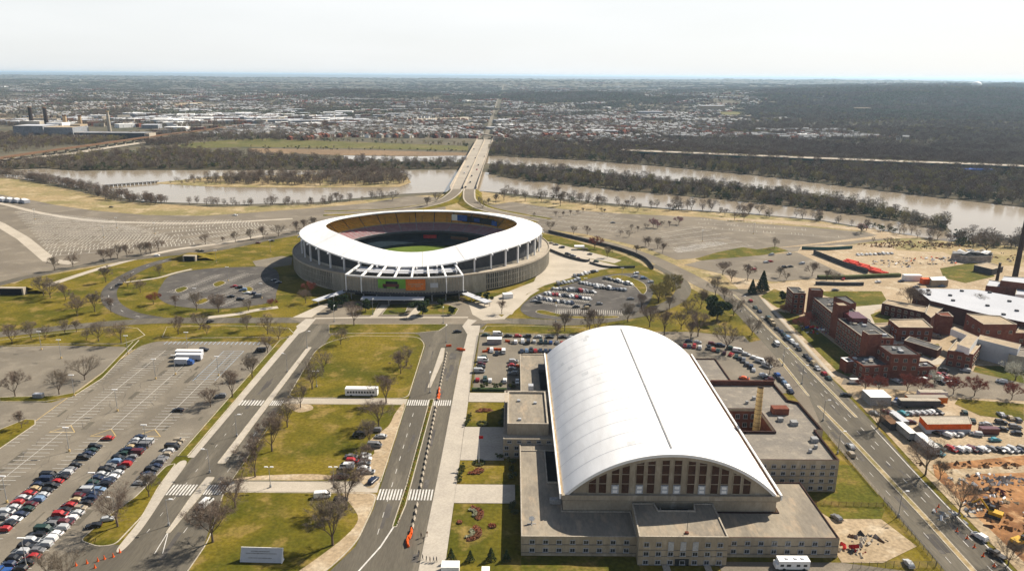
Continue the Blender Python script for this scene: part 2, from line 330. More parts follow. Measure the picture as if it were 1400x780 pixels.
sheet('building_site', px([(1275, 635), (1400, 622), (1500, 620), (1560, 700), (1500, 790), (1400, 790), (1345, 730), (1310, 690), (1280, 660)]), .16, M['dirt'])
sheet('site_track', px([(1290, 642), (1400, 636), (1400, 646), (1330, 648), (1305, 662)]), .19, M['sand'])
# water
def wsheet(poly): sheet('river', px(poly), .35, M['water'])
wsheet([(-120, 236), (60, 231), (105, 234), (200, 233), (330, 233), (460, 233), (560, 233), (632, 233), (668, 236), (700, 245), (803, 256), (840, 260), (940, 269), (1040, 278), (1120, 287), (1220, 301), (1290, 316), (1318, 322), (1300, 331), (1220, 318), (1120, 301), (1020, 292), (920, 286), (840, 279), (760, 271), (690, 264), (650, 261), (600, 263), (540, 266), (430, 277), (320, 280), (200, 276), (160, 270), (115, 258), (40, 246)])
wsheet([(470, 213), (560, 214), (640, 213), (700, 214), (803, 220), (905, 228), (1050, 242), (1120, 251), (1260, 268), (1400, 284), (1600, 306), (1600, 340), (1400, 330), (1310, 328), (1290, 305), (1230, 288), (1120, 268), (1008, 255), (905, 247), (803, 234), (700, 226), (640, 222), (560, 221), (470, 220)])
sheet('mud_bank', px([(340, 203), (480, 205), (640, 209), (640, 213), (560, 213.5), (470, 212.5), (340, 209)]), .4, M['mud'])
sheet('far_meadow', px([(255, 196), (350, 189), (480, 194), (560, 197), (640, 200), (640, 206), (480, 203), (330, 201), (220, 205)]), .4, M['meadow'])
sheet('island_ground', px([(205, 251), (300, 241), (430, 239), (500, 232), (555, 238), (562, 250), (545, 256), (420, 257), (300, 256)]), .5, M['drygrass'])
# ------------------------------------------------------------ main streets: an axis-aligned grid
sheet('car_park', rounded([(-192, 172), (-122, 172), (-118.5, 200), (-122.5, 240), (-122.5, 356), (-128, 363.5), (-186, 363.5), (-191, 356)], 4), .11, M['asphalt'])
sheet('car_park', px([(-150, 470), (0, 474), (80, 472), (170, 474), (182, 478), (140, 515), (98, 541), (0, 545), (-150, 560)]), .11, M['asphalt'])
sheet('car_park_lane', px([(-150, 548), (0, 549), (70, 550), (105, 540), (150, 560), (60, 617), (0, 655), (-150, 700)]), .115, M['asphalt'])
road_w = sheet('road', [(-115, 168), (-115, 210), (-116.5, 240), (-116, 380), (-113, 396), (-90, 396), (-97, 380), (-97, 240), (-94, 205), (-89, 180), (-87, 168)], .125, M['asphalt_road'])
sheet('road', [(-132, 168), (-130, 186), (-124, 190), (-113, 190), (-88, 178), (-86, 168)], .12, M['asphalt_road'])
road_e = sheet('road', [(-60, 168), (-52, 176), (-46, 190), (-44.2, 210), (-44.6, 360), (-50, 376), (-60, 384), (-60, 396), (-30, 402), (-12, 400), (-22, 376), (-25.4, 340), (-25.4, 168)], .12, M['asphalt_road'])
sheet('road', [(-112, 384), (-98, 374), (-90, 378.5), (-52, 378), (-48, 384), (-44, 396), (-60, 387), (-92, 388), (-98, 396)], .122, M['asphalt'])
ringL = catmull(px([(262, 348), (235, 354), (200, 364), (168, 380), (150, 397), (153, 415), (176, 429), (215, 437)]), False, 8)
ring_w = ribbon('ring_road', ringL, 9, .14, M['asphalt_dark'])
cross = catmull(px([(-120, 466), (-20, 459), (60, 451), (130, 444), (215, 438.5), (300, 438), (420, 437.5), (560, 437), (700, 439), (780, 441), (840, 435), (890, 425), (925, 410), (934, 392), (918, 374), (895, 362)]), False, 8)
cross_o = ribbon('ring_road', cross, 10, .145, M['asphalt_road'])
upper = catmull(px([(700, 300), (760, 319), (820, 331), (880, 349), (930, 372), (968, 392), (1000, 402), (1020, 412)]), False, 8)
upper_o = ribbon('overpass_road', upper, 13, .15, M['asphalt_lot'])
lower = catmull(px([(-150, 425), (0, 388), (45, 377), (130, 361), (210, 350), (270, 345), (330, 335), (410, 317), (450, 305)]), False, 6)
lower_o = ribbon('loop_road', lower, 9, .15, M['asphalt_road'])
ribbon('pale_apron', catmull(px([(60, 392), (140, 366), (230, 343), (300, 333), (360, 322)]), False), 6, .13, M['concrete'])
ribbon('pale_apron', px([(-60, 280), (0, 307), (32, 326), (68, 356), (100, 360)]), 9, .13, M['concrete'])
ribbon('pale_apron', catmull(px([(-60, 268), (0, 278), (50, 290), (112, 300), (180, 304), (280, 305), (400, 299)]), False), 6, .13, M['concrete'])
# avenue beside the hospital
ave = sheet('avenue', [(124, 168), (124.4, 268), (131, 300), (133, 360), (133.5, 470), (160, 470), (157, 440), (150, 330), (148, 290), (146.5, 260), (144, 230), (143.5, 168)], .13, M['asphalt_road'])
sheet('pavement', [(150.2, 322), (157.8, 448), (160, 448), (152.2, 322)], .19, M['concrete'])
sheet('pavement', [(144.6, 168), (146.5, 235), (150.3, 300), (152.2, 300), (149.6, 240), (149.2, 168)], .18, M['sand'])
island('median', rounded([(142.2, 279), (143.2, 279), (144.2, 356), (143.6, 457), (142.6, 457), (142.8, 356)], .6), M['drygrass'])
island('median', rounded([(131, 168), (132.8, 170), (133.4, 206), (133.2, 255), (131.8, 290), (130.8, 290), (131.4, 255), (131.6, 206)], .6), M['drygrass'])
island('median', rounded([(130.6, 300), (131.4, 300), (134, 345), (132.6, 345)], .5), M['drygrass'])
sheet('side_street', [(97, 372), (111, 356), (121, 334), (124.5, 300), (124.5, 262), (131.5, 262), (133.5, 372), (126, 368), (118, 378), (100, 384), (20, 384), (-18, 386), (-18, 380), (20, 378)], .125, M['asphalt_lot'])
sheet('pavement', [(-26, 168), (-25.4, 240), (-25.2, 330), (-23.6, 392), (-17.6, 392), (-18.4, 330), (-18.6, 168)], .2, M['slab'])
sheet('pavement', rect(-18.6, 1.5, 213.5, 225), .2, M['slab'])
sheet('pavement', rect(-18.6, -2.5, 241.5, 268), .2, M['slab'])
sheet('pavement', rect(-18.6, -1.5, 291.5, 301), .2, M['slab'])
sheet('pavement', [(-118, 242), (-115.6, 242), (-114.9, 378), (-117, 390), (-118.4, 390)], .2, M['slab'])
sheet('pavement', catmull([(-113.6, 188), (-113.4, 200), (-115.4, 222), (-116.6, 238), (-119.8, 238), (-119, 222), (-116.4, 204), (-115.8, 188)], True, 5), .2, M['slab'])
sheet('footpath', rect(-96, -44.8, 219.5, 226), .17, M['concrete'])
sheet('footpath', rect(-97, -44.8, 288.5, 294), .17, M['concrete'])
sheet('forecourt', px([(395, 435), (428, 433), (445, 420), (470, 412), (640, 412), (665, 432), (690, 436), (700, 441), (640, 443), (420, 443)]), .155, M['asphalt_lot'])
for P_ in ([(506, 433), (516, 433), (532, 416), (522, 416)], [(556, 433), (567, 433), (584, 416), (572, 416)], [(400, 434), (426, 434), (446, 420), (468, 413), (458, 412), (436, 418)], [(640, 414), (664, 412), (672, 424), (690, 436), (660, 438), (646, 430)], [(430, 434.5), (500, 433), (640, 433), (640, 434.8), (500, 435), (430, 436)]):
    sheet('sidewalk', px(P_), .185, M['concrete'])
sheet('plaza', px([(745, 352), (756, 338), (800, 345), (850, 350), (860, 362), (815, 370), (745, 390), (720, 402), (700, 430), (672, 430), (660, 412), (730, 385)]), .15, M['concrete'])
sheet('plaza', px([(345, 357), (385, 350), (400, 352), (398, 362), (372, 366), (350, 364)]), .15, M['asphalt'])
# kerbed islands and lawns inside the street grid
lawn_s = island('central_lawn', rounded([(-91, 170), (-90.5, 192), (-95.5, 216), (-96, 219), (-44.8, 219), (-44.6, 210), (-46, 192), (-52, 178), (-60, 170)], 5), M['lawn'])
lawn_m = island('central_lawn', rect(-96.2, -44.8, 226.4, 288), M['lawn'])
lawn_n = island('central_lawn', rounded([(-97, 294.5), (-44.8, 294.5), (-45.2, 362), (-50, 373), (-86, 374), (-97, 362), (-99.5, 350)], 5), M['lawn'])
island('verge', px([(450, 444), (485, 443), (600, 443), (612, 444), (600, 452), (570, 455), (450, 456)]), M['lawn'])
island('verge', px([(665, 446), (700, 445), (800, 448), (800, 457), (690, 456), (660, 454)]), M['lawn'])
island('verge', px([(228, 447), (300, 445), (360, 446), (395, 449), (402, 456), (395, 462), (360, 461), (250, 462), (222, 461)]), M['lawn'])
island('verge', px([(-150, 482), (0, 465), (80, 455), (170, 447), (188, 449), (198, 458), (185, 464), (168, 470), (80, 470), (0, 473), (-150, 474)]), M['lawn'])
island('verge', px([(182, 467), (190, 465), (140, 517), (98, 543), (60, 549), (0, 549), (0, 543), (80, 541), (105, 536), (140, 510)]), M['lawn'])
island('verge', px([(0, 587), (35, 573), (48, 574), (48, 580), (0, 613), (-60, 640), (-60, 600)]), M['lawn'])
island('verge', [(-122, 243), (-118.5, 243), (-118.5, 374), (-122, 366)], M['lawn2'])
island('verge', rounded([(-129, 192), (-122, 189), (-117.5, 190), (-116.6, 205), (-119.4, 222), (-120.4, 238), (-123, 236), (-124, 216), (-127, 206)], 2), M['lawn'])
for nm, poly in (('verge', [(482, 428), (512, 414), (518, 414), (510, 431), (495, 431)]), ('verge', [(522, 430), (533, 416), (559, 416), (553, 430)]), ('verge', [(590, 430), (570, 430), (585, 416), (612, 416), (627, 422), (622, 430)])):
    island(nm, px(poly), M['lawn2'])
med = island('planted_median', rounded([(-36.6, 200), (-35.4, 200), (-34.2, 212), (-33.4, 294), (-35.2, 294), (-35.6, 225)], .4), M['lawn2'])
island('concrete_median', rounded([(-105, 196), (-104, 196), (-103, 215), (-102.9, 228.5), (-105.5, 228.5), (-105.8, 215)], .6), M['slab'])
island('concrete_median', rounded([(-102.9, 238), (-102.8, 356), (-104.8, 356), (-105.5, 238)], .6), M['slab'])
for P_ in ([(-45.2, 226.6), (-52, 226.6), (-55, 236), (-50.5, 246), (-54, 256), (-49, 268), (-48, 280), (-45.2, 287)], [(-45.2, 218.6), (-56, 218.8), (-52, 212), (-48, 204), (-50, 195), (-56, 184), (-62, 174), (-58, 172), (-51, 180), (-46.4, 192), (-45, 210)], [(-95.8, 288), (-86, 287.8), (-83, 283), (-88, 280), (-93, 284)], [(-95.8, 226.8), (-80, 227), (-66, 227.2), (-60, 229), (-70, 231), (-88, 229.5)]):
    sheet('worn_ground', catmull(P_, True, 4), .232, M['sand'])
island('concrete_median', rounded([(-37.4, 306), (-36.4, 306), (-33.8, 340), (-34.4, 356), (-36, 356)], .5), M['slab'])
# armory gardens
for y0, y1 in ((168, 213), (225.5, 241), (268.5, 291)):
    sheet('garden_lawn', rect(-18.4, 2.5, y0, y1), .17, M['lawn'])
sheet('garden_lawn', rect(3.2, 37, 168, 185.8), .17, M['lawn2'])
sheet('service_yard', [(60, 168), (124, 168), (124, 178), (96, 184), (60, 184)], .16, M['asphalt_lot'])
sheet('service_yard', [(96, 184), (108, 184), (122, 192), (118, 206), (102, 206), (97, 216)], .17, M['sand'])
sheet('side_lawn', [(102, 206), (118, 206), (123.5, 214), (123.5, 240), (112, 240), (111, 221), (98, 221), (98, 214)], .15, M['lawn2'])
sheet('car_park', rect(-17.2, 126, 303, 378), .115, M['asphalt'])
# ring car parks
lotL = catmull(px([(222, 388), (235, 376), (275, 368), (330, 365), (372, 366), (382, 380), (378, 400), (372, 412), (330, 420), (280, 422), (235, 417), (216, 405)]), True, 5)
sheet('ring_car_park', lotL, .13, M['asphalt_dark'])
lotR = catmull(px([(712, 420), (735, 402), (780, 388), (830, 376), (870, 374), (893, 386), (892, 404), (880, 422), (850, 434), (800, 437), (750, 436), (722, 432)]), True, 5)
sheet('ring_car_park', lotR, .13, M['asphalt_dark'])
for poly in ([(240, 396), (252, 392), (256, 395), (244, 400)], [(292, 388), (302, 384), (308, 387), (296, 392)], [(330, 396), (340, 392), (346, 396), (334, 400)], [(268, 412), (280, 408), (285, 411), (272, 416)],
             [(828, 380), (850, 376), (878, 386), (884, 396), (878, 402), (866, 390), (848, 383)], [(735, 428), (742, 424), (780, 432), (840, 432), (838, 435), (780, 435)]):
    island('planted_island', catmull(px(poly), True, 4), M['lawn'])
ribbon('sidewalk', catmull(px([(170, 386), (215, 380), (240, 373), (262, 368)]), False), 3, .17, M['concrete'])
ribbon('sidewalk', catmull(px([(284, 434), (320, 430), (350, 424), (380, 420)]), False), 5, .17, M['concrete'])
ribbon('sidewalk', px([(686, 436), (706, 420), (722, 404), (735, 396)]), 3, .17, M['concrete'])
# sunken road behind the right-hand ring with dark walls
sheet('grass_bank', px([(752, 322), (800, 334), (850, 348), (880, 362), (855, 366), (800, 352), (756, 334)]), .16, M['lawn2'])
def wall(name, P, h, t, m, label, cat, z0=0):
    mb = MB(); ribbon_mb(mb, P, t, h, 0, False, h - z0); return tag(mb.ob(name, m), label, cat)
wall('retaining_wall', catmull(px([(750, 318), (800, 330), (850, 343), (880, 355), (893, 368)]), False), 2.6, .5, M['darksteel'], 'dark curved retaining wall below the overpass road beside the stadium', 'wall')
wall('retaining_wall', catmull(px([(752, 343), (775, 352), (800, 358), (806, 357)]), False), 2.0, .5, M['darksteel'], 'dark low wall closing off the stadium ramp car park', 'wall')
wall('retaining_wall', catmull(px([(806, 360), (830, 366), (868, 366)]), False), 1.6, .4, M['darksteel'], 'dark low wall along the grass bank by the overpass', 'wall')
sheet('ramp_yard', px([(748, 330), (800, 343), (850, 356), (840, 360), (800, 352), (752, 344)]), .17, M['concrete'])
# ------------------------------------------------------------ painted markings
def marks(name, quads, m, parent, z=.175):
    mb = MB()
    for x0, x1, y0, y1 in quads: mb.quad((x0, y0, z), (x1, y0, z), (x1, y1, z), (x0, y1, z))
    o = mb.ob(name, m, parent); o['kind'] = 'stuff'; return o
lot = [o for o in bpy.data.objects if o.name == 'car_park'][0]
Q = []
def stall_row(X, y0, y1, double=True, L=5.0, st=2.75):
    y = y0
    while y <= y1:
        Q.append((X - (L if double else 0), X + L, y - .09, y + .09)); y += st
    if double: Q.append((X - .09, X + .09, y0, y1))
stall_row(-190.5, 250, 352, False, 4.4); stall_row(-175, 176, 262, True); stall_row(-175, 266, 350, True); stall_row(-157.4, 176, 258, True); stall_row(-157.4, 264, 344, True); stall_row(-140.2, 176, 258); stall_row(-140.2, 264, 312); stall_row(-128.8, 222, 262, False)
marks('stall_lines', Q, M['paint'], lot)
Q = []
y = 314
while y < 350: Q.append((-145.2, -135.4, y - .09, y + .09)); y += 2.75
Q += [(-145.4, -145.2, 312, 350), (-135.4, -135.2, 312, 350), (-140.3, -140.1, 312, 350)]
x = -180
while x < -131: Q.append((x, x + .35, 359, 363)); x += 2.3
marks('disabled_stall_lines', Q, M['paint_b'], lot)
mb = MB()
for cx, cy in ((-175, 264), (-157.4, 261), (-140.2, 261)):
    for a, b in (((cx - 5, cy - 3), (cx, cy + 3)), ((cx, cy + 3), (cx + 5, cy - 3)), ((cx - 5, cy - 3), (cx + 5, cy - 3))): ribbon_mb(mb, [a, b], .3, .18)
for p in ((-190.8, 240), ):
    ribbon_mb(mb, [(-191.2, 244), (-191.2, 352)], .3, .18)
mb.ob('yellow_lines', M['paint_y'], lot)['kind'] = 'stuff'
mb = MB(); r2 = random.Random(5)
for i in range(46):
    x, y = r2.uniform(-186, -126), r2.uniform(176, 356); w_, l_ = r2.uniform(.6, 2.6), r2.uniform(1.5, 9); mb.prism([(x, y), (x + w_, y), (x + w_, y + l_), (x, y + l_)], .1, .1195 + .0002 * i)
mb.ob('asphalt_patch', M['asphalt_road'], lot)['kind'] = 'stuff'
mb = MB()
for i in range(60):
    x, y = r2.choice((-182, -166, -149, -132)) + r2.uniform(-4, 4), r2.uniform(176, 355); P_ = [(x, y)]
    for k in range(r2.randrange(3, 8)): P_.append((P_[-1][0] + r2.uniform(-2.2, 2.2), P_[-1][1] + r2.uniform(1, 4)))
    ribbon_mb(mb, P_, r2.uniform(.1, .22), .135 + .0001 * i)
mb.ob('tar_crack', M['asphalt_dark'], lot)['kind'] = 'stuff'
mb = MB()
for i in range(60):
    x0 = r2.choice((-110, -100, -40, -30, 128, 138, 148)); y = r2.uniform(176, 350); x = x0 + r2.uniform(-2, 2); w_, l_ = r2.uniform(.5, 1.8), r2.uniform(2, 14)
    if x0 > 140 and y < 290: continue
    mb.prism([(x, y), (x + w_, y), (x + w_, y + l_), (x, y + l_)], .1, .1505 + .0002 * i)
mb.ob('asphalt_patch', M['asphalt_dark'], road_e)['kind'] = 'stuff'
def crosswalk(parent, x0, x1, y0, y1, n, alongx=True, z=.18):
    q = []
    for i in range(n):
        if alongx: a = x0 + (x1 - x0) * i / n; q.append((a, a + (x1 - x0) / n * .52, y0, y1))
        else: a = y0 + (y1 - y0) * i / n; q.append((x0, x1, a, a + (y1 - y0) / n * .52))
    marks('crosswalk', q, M['paint'], parent, z)
crosswalk(road_w, -114.8, -106, 217, 223.6, 8); crosswalk(road_w, -102.6, -96.2, 217.5, 223.6, 7)
crosswalk(road_w, -115.5, -105.2, 286.5, 291.5, 8); crosswalk(road_w, -102.4, -97, 286.5, 291.5, 6)
crosswalk(road_e, -44.2, -36, 215, 221.6, 8); crosswalk(road_e, -33.8, -25.6, 215, 221.6, 8)
crosswalk(road_e, -44.4, -25.4, 287.5, 293, 20)
mb = MB()
for P in (px([(432, 436), (418, 436), (405, 446), (409, 456), (418, 452)]), px([(640, 436), (632, 446), (642, 462), (650, 460), (642, 446), (652, 438)])):
    P = ccw(P); mb.prism(P, .17, .18)
mb.ob('pale_crossing', M['slab'], cross_o)['kind'] = 'stuff'
q = []
y = 196
while y < 285:
    q.append((-40.6, -40.4, y, y + 3)); q.append((-99.8, -99.65, y, y + 3)); q.append((-111.0, -110.85, y, y + 2)); y += 9
marks('lane_dashes', q, M['paint'], road_e)
q = []
y = 180
while y < 450:
    q.append((137.4, 137.6, y, y + 3)); q.append((140.3, 140.5, y + 3, y + 6))
    if y < 270: q.append((127.6, 127.75, y + 4, y + 7))
    if y > 280: q.append((147.0, 147.15, y, y + 3))
    y += 12
marks('lane_dashes', q, M['paint'], ave)
mb = MB()
ribbon_mb(mb, [(143.0, 168), (143.2, 214), (144, 240), (145.4, 272)], .35, .185)
ribbon_mb(mb, [(-43, 178), (-38.5, 190), (-36.2, 200)], .5, .18)
ribbon_mb(mb, [(-101.5, 186), (-104.4, 196)], .25, .18); ribbon_mb(mb, [(-103.8, 186), (-104.6, 196)], .25, .18)
mb.ob('edge_line', M['paint'], ave)['kind'] = 'stuff'
mb = MB()
for i in range(0, len(ringL) - 3, 5): ribbon_mb(mb, ringL[i:i + 2], .3, .165)
mb.ob('lane_dashes', M['paint'], ring_w)['kind'] = 'stuff'
# stall rows of the big overflow lots
def lotrows(parent, A, B, n, per, L, m, wd=.22, skip=0.0):
    """n rows between lines A (near) and B (far); each a list of two world points"""
    mb = MB()
    for i in range(n):
        t = i / (n - 1)
        a = Vector(A[0]).lerp(Vector(B[0]), t); b = Vector(A[1]).lerp(Vector(B[1]), t); d = b - a; ln = d.length; d.normalize(); pp = Vector((-d.y, d.x))
        k = 0
        while k < ln:
            if rnd.random() > skip:
                c = a + d * k; e = c + pp * L
                mb.quad((c.x - d.x * wd, c.y - d.y * wd, .15), (c.x + d.x * wd, c.y + d.y * wd, .15), (e.x + d.x * wd, e.y + d.y * wd, .15), (e.x - d.x * wd, e.y - d.y * wd, .15))
            k += per
        ribbon_mb(mb, [tuple(a), tuple(b)], .5, .15)
    mb.ob('stall_lines', m, parent)['kind'] = 'stuff'
ofl = bpy.data.objects['overflow_car_park']
lotrows(ofl, (G2(70, 350), G2(270, 334)), (G2(20, 290), G2(150, 303)), 17, 2.8, 9, M['paint_worn'], .24, .1)
lotrows(ofl, (G2(280, 334), G2(400, 314)), (G2(170, 305), G2(330, 303)), 7, 2.8, 9, M['paint_worn'], .24, .1)
flo = bpy.data.objects['far_car_park']
lotrows(flo, (G2(925, 345), G2(1030, 336)), (G2(900, 320), G2(960, 310)), 6, 3, 8, M['paint_worn'], .12, .3)
lotrows(flo, (G2(960, 312), G2(1150, 325)), (G2(950, 300), G2(1060, 306)), 3, 3, 8, M['paint_worn'], .12, .4)
lotrows(flo, (G2(930, 345), G2(995, 333)), (G2(925, 341), G2(985, 331)), 3, 2.8, 6, M['paint'], .3, .1)
lotrows(flo, (G2(720, 305), G2(860, 318)), (G2(720, 283), G2(840, 295)), 5, 3, 8, M['paint_worn'], .12, .4)
# ------------------------------------------------------------ generic building pieces
def window_mesh(wd, h, kind='pale'):
    mb = MB(); f = .13
    mb.box(-wd / 2, wd / 2, -.07, 0, 0, h, 1)
    for a in ((-wd / 2 - f, -wd / 2, 0, h), (wd / 2, wd / 2 + f, 0, h)): mb.box(a[0], a[1], -.16, 0, a[2], a[3], 0)
    mb.box(-wd / 2 - f - .1, wd / 2 + f + .1, -.28, 0, -.16, 0, 0); mb.box(-wd / 2 - f, wd / 2 + f, -.16, 0, h, h + .14, 0)
    mb.box(-.04, .04, -.1, -.07, 0, h, 0)
    return mb.me('window', [M['winframe'] if kind == 'pale' else (M['coping'] if kind == 'stone' else M['brick_d']), M['glass']])
WIN = {}
def windows_on(parent, p0, p1, zs, spacing, wd=1.3, h=1.5, kind='stone', inset=2.0, skip=()):
    """rows of windows on the wall from p0 to p1 (outside is to the right of p0->p1)"""
    key = (wd, h, kind)
    if key not in WIN: WIN[key] = window_mesh(*key)
    a = Vector(p0); b = Vector(p1); d = b - a; ln = d.length; d.normalize(); n = max(1, int((ln - 2 * inset) / spacing) + 1)
    off = (ln - (n - 1) * spacing) / 2; rz = math.atan2(d.y, d.x)
    for z in zs:
        for i in range(n):
            if (i, z) in skip: continue
            c = a + d * (off + i * spacing); o = link('window', WIN[key], parent, (c.x, c.y, z), rz)
def flat_block(parent, name, poly, z0, z1, wm, rm, parapet=.7, pw=.35, pm=None):
    """walls, roof slab and raised parapet coping as parts"""
    poly = ccw(poly)
    mb = MB(); n = len(poly)
    for i in range(n):
        a, b = poly[i], poly[(i + 1) % n]; mb.quad((*a, z0), (*b, z0), (*b, z1), (*a, z1))
    wl = mb.ob('wall', wm, parent)
    rf = sheet('roof', poly, z1 - .02 if parapet == 0 else z1 - parapet, rm, parent)
    if parapet:
        mb = MB()
        ins = inset_poly(poly, pw)
        for i in range(n):
            j = (i + 1) % n
            a, b, c, d = poly[i], poly[j], ins[j], ins[i]
            mb.quad((*a, z1), (*b, z1), (*c, z1), (*d, z1)); mb.quad((*d, z1 - parapet), (*d, z1), (*c, z1), (*c, z1 - parapet))
        mb.ob('parapet', pm or M['coping'], rf)
    return wl, rf
def inset_poly(P, d):
    out = []; n = len(P)
    for i in range(n):
        a = Vector(P[i - 1]); p = Vector(P[i]); b = Vector(P[(i + 1) % n])
        e1 = (p - a).normalized(); e2 = (b - p).normalized(); n1 = Vector((-e1.y, e1.x)); n2 = Vector((-e2.y, e2.x))
        k = (n1 + n2); q = max(.3, k.dot(n1)); out.append(tuple(p + k * (d / q)))
    return out
def part_box(parent, name, x0, x1, y0, y1, z0, z1, m, **k):
    mb = MB(); mb.box(x0, x1, y0, y1, z0, z1); return mb.ob(name, m, parent, **k)
def rectz(p0, p1, p3, z):
    """rectangle on the roof plane z: edge p0-p1 in pixels, depth to p3"""
    a = Vector(G2(*p0, z)); b = Vector(G2(*p1, z)); c = Vector(G2(*p3, z)); d = (b - a).normalized(); n = Vector((-d.y, d.x)); k = n * (c - a).dot(n)
    return [tuple(a), tuple(b), tuple(b + k), tuple(a + k)]
# ------------------------------------------------------------ the armory
AX0, AX1, AY0, AY1, AE, ARISE = 16.2, 81.6, 200.0, 317.0, 12.0, 14.2
arm = empty('armory', (0, 0, 0), 0, 'limestone armory with a huge white barrel roof and tall brown gable windows', 'armory')
acx = (AX0 + AX1) / 2; ahw = (AX1 - AX0) / 2; aR = (ahw ** 2 + ARISE ** 2) / (2 * ARISE); acz = AE + ARISE - aR; ath = math.asin(ahw / aR)
def arch(t, r=0): a = -ath + 2 * ath * t; return acx + (aR + r) * math.sin(a), acz + (aR + r) * math.cos(a)
NP = 56
roof_root = None
strips = 14
M['roofpatch'] = mat('roof_patch', (.69, .69, .685), (.64, .64, .635), .4, 1, rough=.95, spec=.05, fine=.05)
mbr = MB(); mbe = MB()
for k in range(strips):                     # membrane roof laid in bays across the vault
    y0 = AY0 - .8 + (AY1 - AY0 + 1.6) * k / strips; y1 = AY0 - .8 + (AY1 - AY0 + 1.6) * (k + 1) / strips
    mb = MB()
    for i in range(NP):
        (xa, za), (xb, zb) = arch(i / NP), arch((i + 1) / NP)
        mb.quad((xa, y0, za), (xb, y0, zb), (xb, y1 - .02, zb), (xa, y1 - .02, za))
        if k == 0:
            (xc, zc), (xd, zd) = arch(i / NP, -.9), arch((i + 1) / NP, -.9); mbe.quad((xc, y0, zc), (xd, y0, zd), (xb, y0, zb), (xa, y0, za))
        mbr.quad((xa, y0, za - .12), (xb, y0, zb - .12), (xb, y1, zb - .12), (xa, y1, za - .12))
    o = mb.ob('roof_panel', M['whiteroof'], arm, smooth=True); bm = bmesh.new(); bm.from_mesh(o.data); bmesh.ops.remove_doubles(bm, verts=bm.verts, dist=.001); bm.to_mesh(o.data); bm.free()
mbe.ob('roof_edge', M['white'], arm)
mbr.ob('roof_deck', M['silverroof'], arm)
xr, zr = arch(.5)
part_box(arm, 'ridge_vent', xr - .26, xr + .26, AY0 + 3, AY1 - 4, zr - .3, zr + .2, M['steel'])
for k in range(1, strips):
    ys = AY0 - .8 + (AY1 - AY0 + 1.6) * k / strips; mb = MB()
    for i in range(NP):
        (xa, za), (xb, zb) = arch(i / NP, .03), arch((i + 1) / NP, .03); mb.quad((xa, ys - .09, za), (xb, ys - .09, zb), (xb, ys + .09, zb), (xa, ys + .09, za))
    mb.ob('roof_seam', M['silverroof'], arm)
r3 = random.Random(3)
for k in range(16):
    t = r3.uniform(.08, .9); y0 = r3.uniform(AY0 + 4, AY1 - 8); dt = r3.uniform(.012, .04); mb = MB()
    for i in range(3):
        (xa, za), (xb, zb) = arch(t + dt * i / 3, .02), arch(t + dt * (i + 1) / 3, .02); mb.quad((xa, y0, za), (xb, y0, zb), (xb, y0 + 3, zb), (xa, y0 + 3, za))
    mb.ob('roof_patch', M['roofpatch'], arm)
# gables
for yy, sgn in ((AY0, 1), (AY1, -1)):
    mb = MB()
    for i in range(NP):
        (xa, za), (xb, zb) = arch(i / NP, -.15), arch((i + 1) / NP, -.15)
        mb.quad((xa, yy, AE - .5), (xb, yy, AE - .5), (xb, yy, zb), (xa, yy, za))
    mb.ob('gable_wall', M['lime'], arm)
mb = MB(); mb.box(AX0, AX1, AY0, AY1, 0, AE - .02, 0); mb.ob('hall_wall', M['lime'], arm)
part_box(arm, 'ledge', AX0 - .5, AX1 + .5, AY0 - 1.2, AY0 - .01, AE - 1.3, AE + .35, M['lime'])
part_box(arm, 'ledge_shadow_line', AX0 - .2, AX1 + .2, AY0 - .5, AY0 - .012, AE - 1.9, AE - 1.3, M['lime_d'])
for s, x in ((-1, AX0), (1, AX1)):
    part_box(arm, 'gutter_coping', x + s * .1 - .25 + s * .9, x + s * .1 + .25 + s * .9, AY0 - 1, AY1 + .6, AE - 1, AE + .75, M['white'])
    part_box(arm, 'gutter', min(x, x + s * .75), max(x, x + s * .75), AY0 - .9, AY1 + .5, AE - 1.2, AE + .12, M['rust'] if s > 0 else M['sand'])
WX = [24.9, 28.0, 31.8, 34.9, 39.2, 42.6, 46.9, 50.6, 54.8, 58.2, 62.0, 65.0, 68.8, 71.9]
for i, x in enumerate(WX):
    t = (math.asin((x - acx) / aR) + ath) / (2 * ath); hw = 1.12
    def ztop(xx): return acz + math.sqrt(max(0, aR ** 2 - (xx - acx) ** 2)) - 2.4
    zb = AE + .6
    grp = link('gable_window', None, arm)
    me = mesh('pane', [(x - hw, AY0 - .06, zb), (x + hw, AY0 - .06, zb), (x + hw, AY0 - .06, ztop(x + hw)), (x - hw, AY0 - .06, ztop(x - hw))], [(0, 1, 2, 3)], M['brownglass'])
    bpy.data.objects.remove(grp)
    w_ = link('gable_window', me, arm)
    mb = MB(); zt = max(ztop(x - hw), ztop(x + hw))
    k = zb + 3.2
    while k < zt - .5: mb.box(x - hw, x + hw, AY0 - .14, AY0 - .06, k - .1, k + .1); k += 3.2
    for xx in (x - hw - .12, x + hw): mb.box(xx, xx + .12, AY0 - .35, AY0 - .005, zb, ztop(xx) + .1)
    mb.ob('mullion', M['lime'], w_)
    if i in (2, 4, 6, 7, 9, 11):
        mb = MB(); mb.box(x - hw + .02, x + hw - .02, AY0 - .5, AY0 - .15, zb, zb + 2.9); mb.ob('ventilation_panel', M['winframe'], w_)
        mb = MB()
        for q in (.4, 1.7): mb.box(x - .7, x + .7, AY0 - .58, AY0 - .5, zb + q, zb + q + .85)
        mb.ob('louvre', M['white'], w_)
# piers between the gable windows
for i in range(len(WX) + 1):
    pass
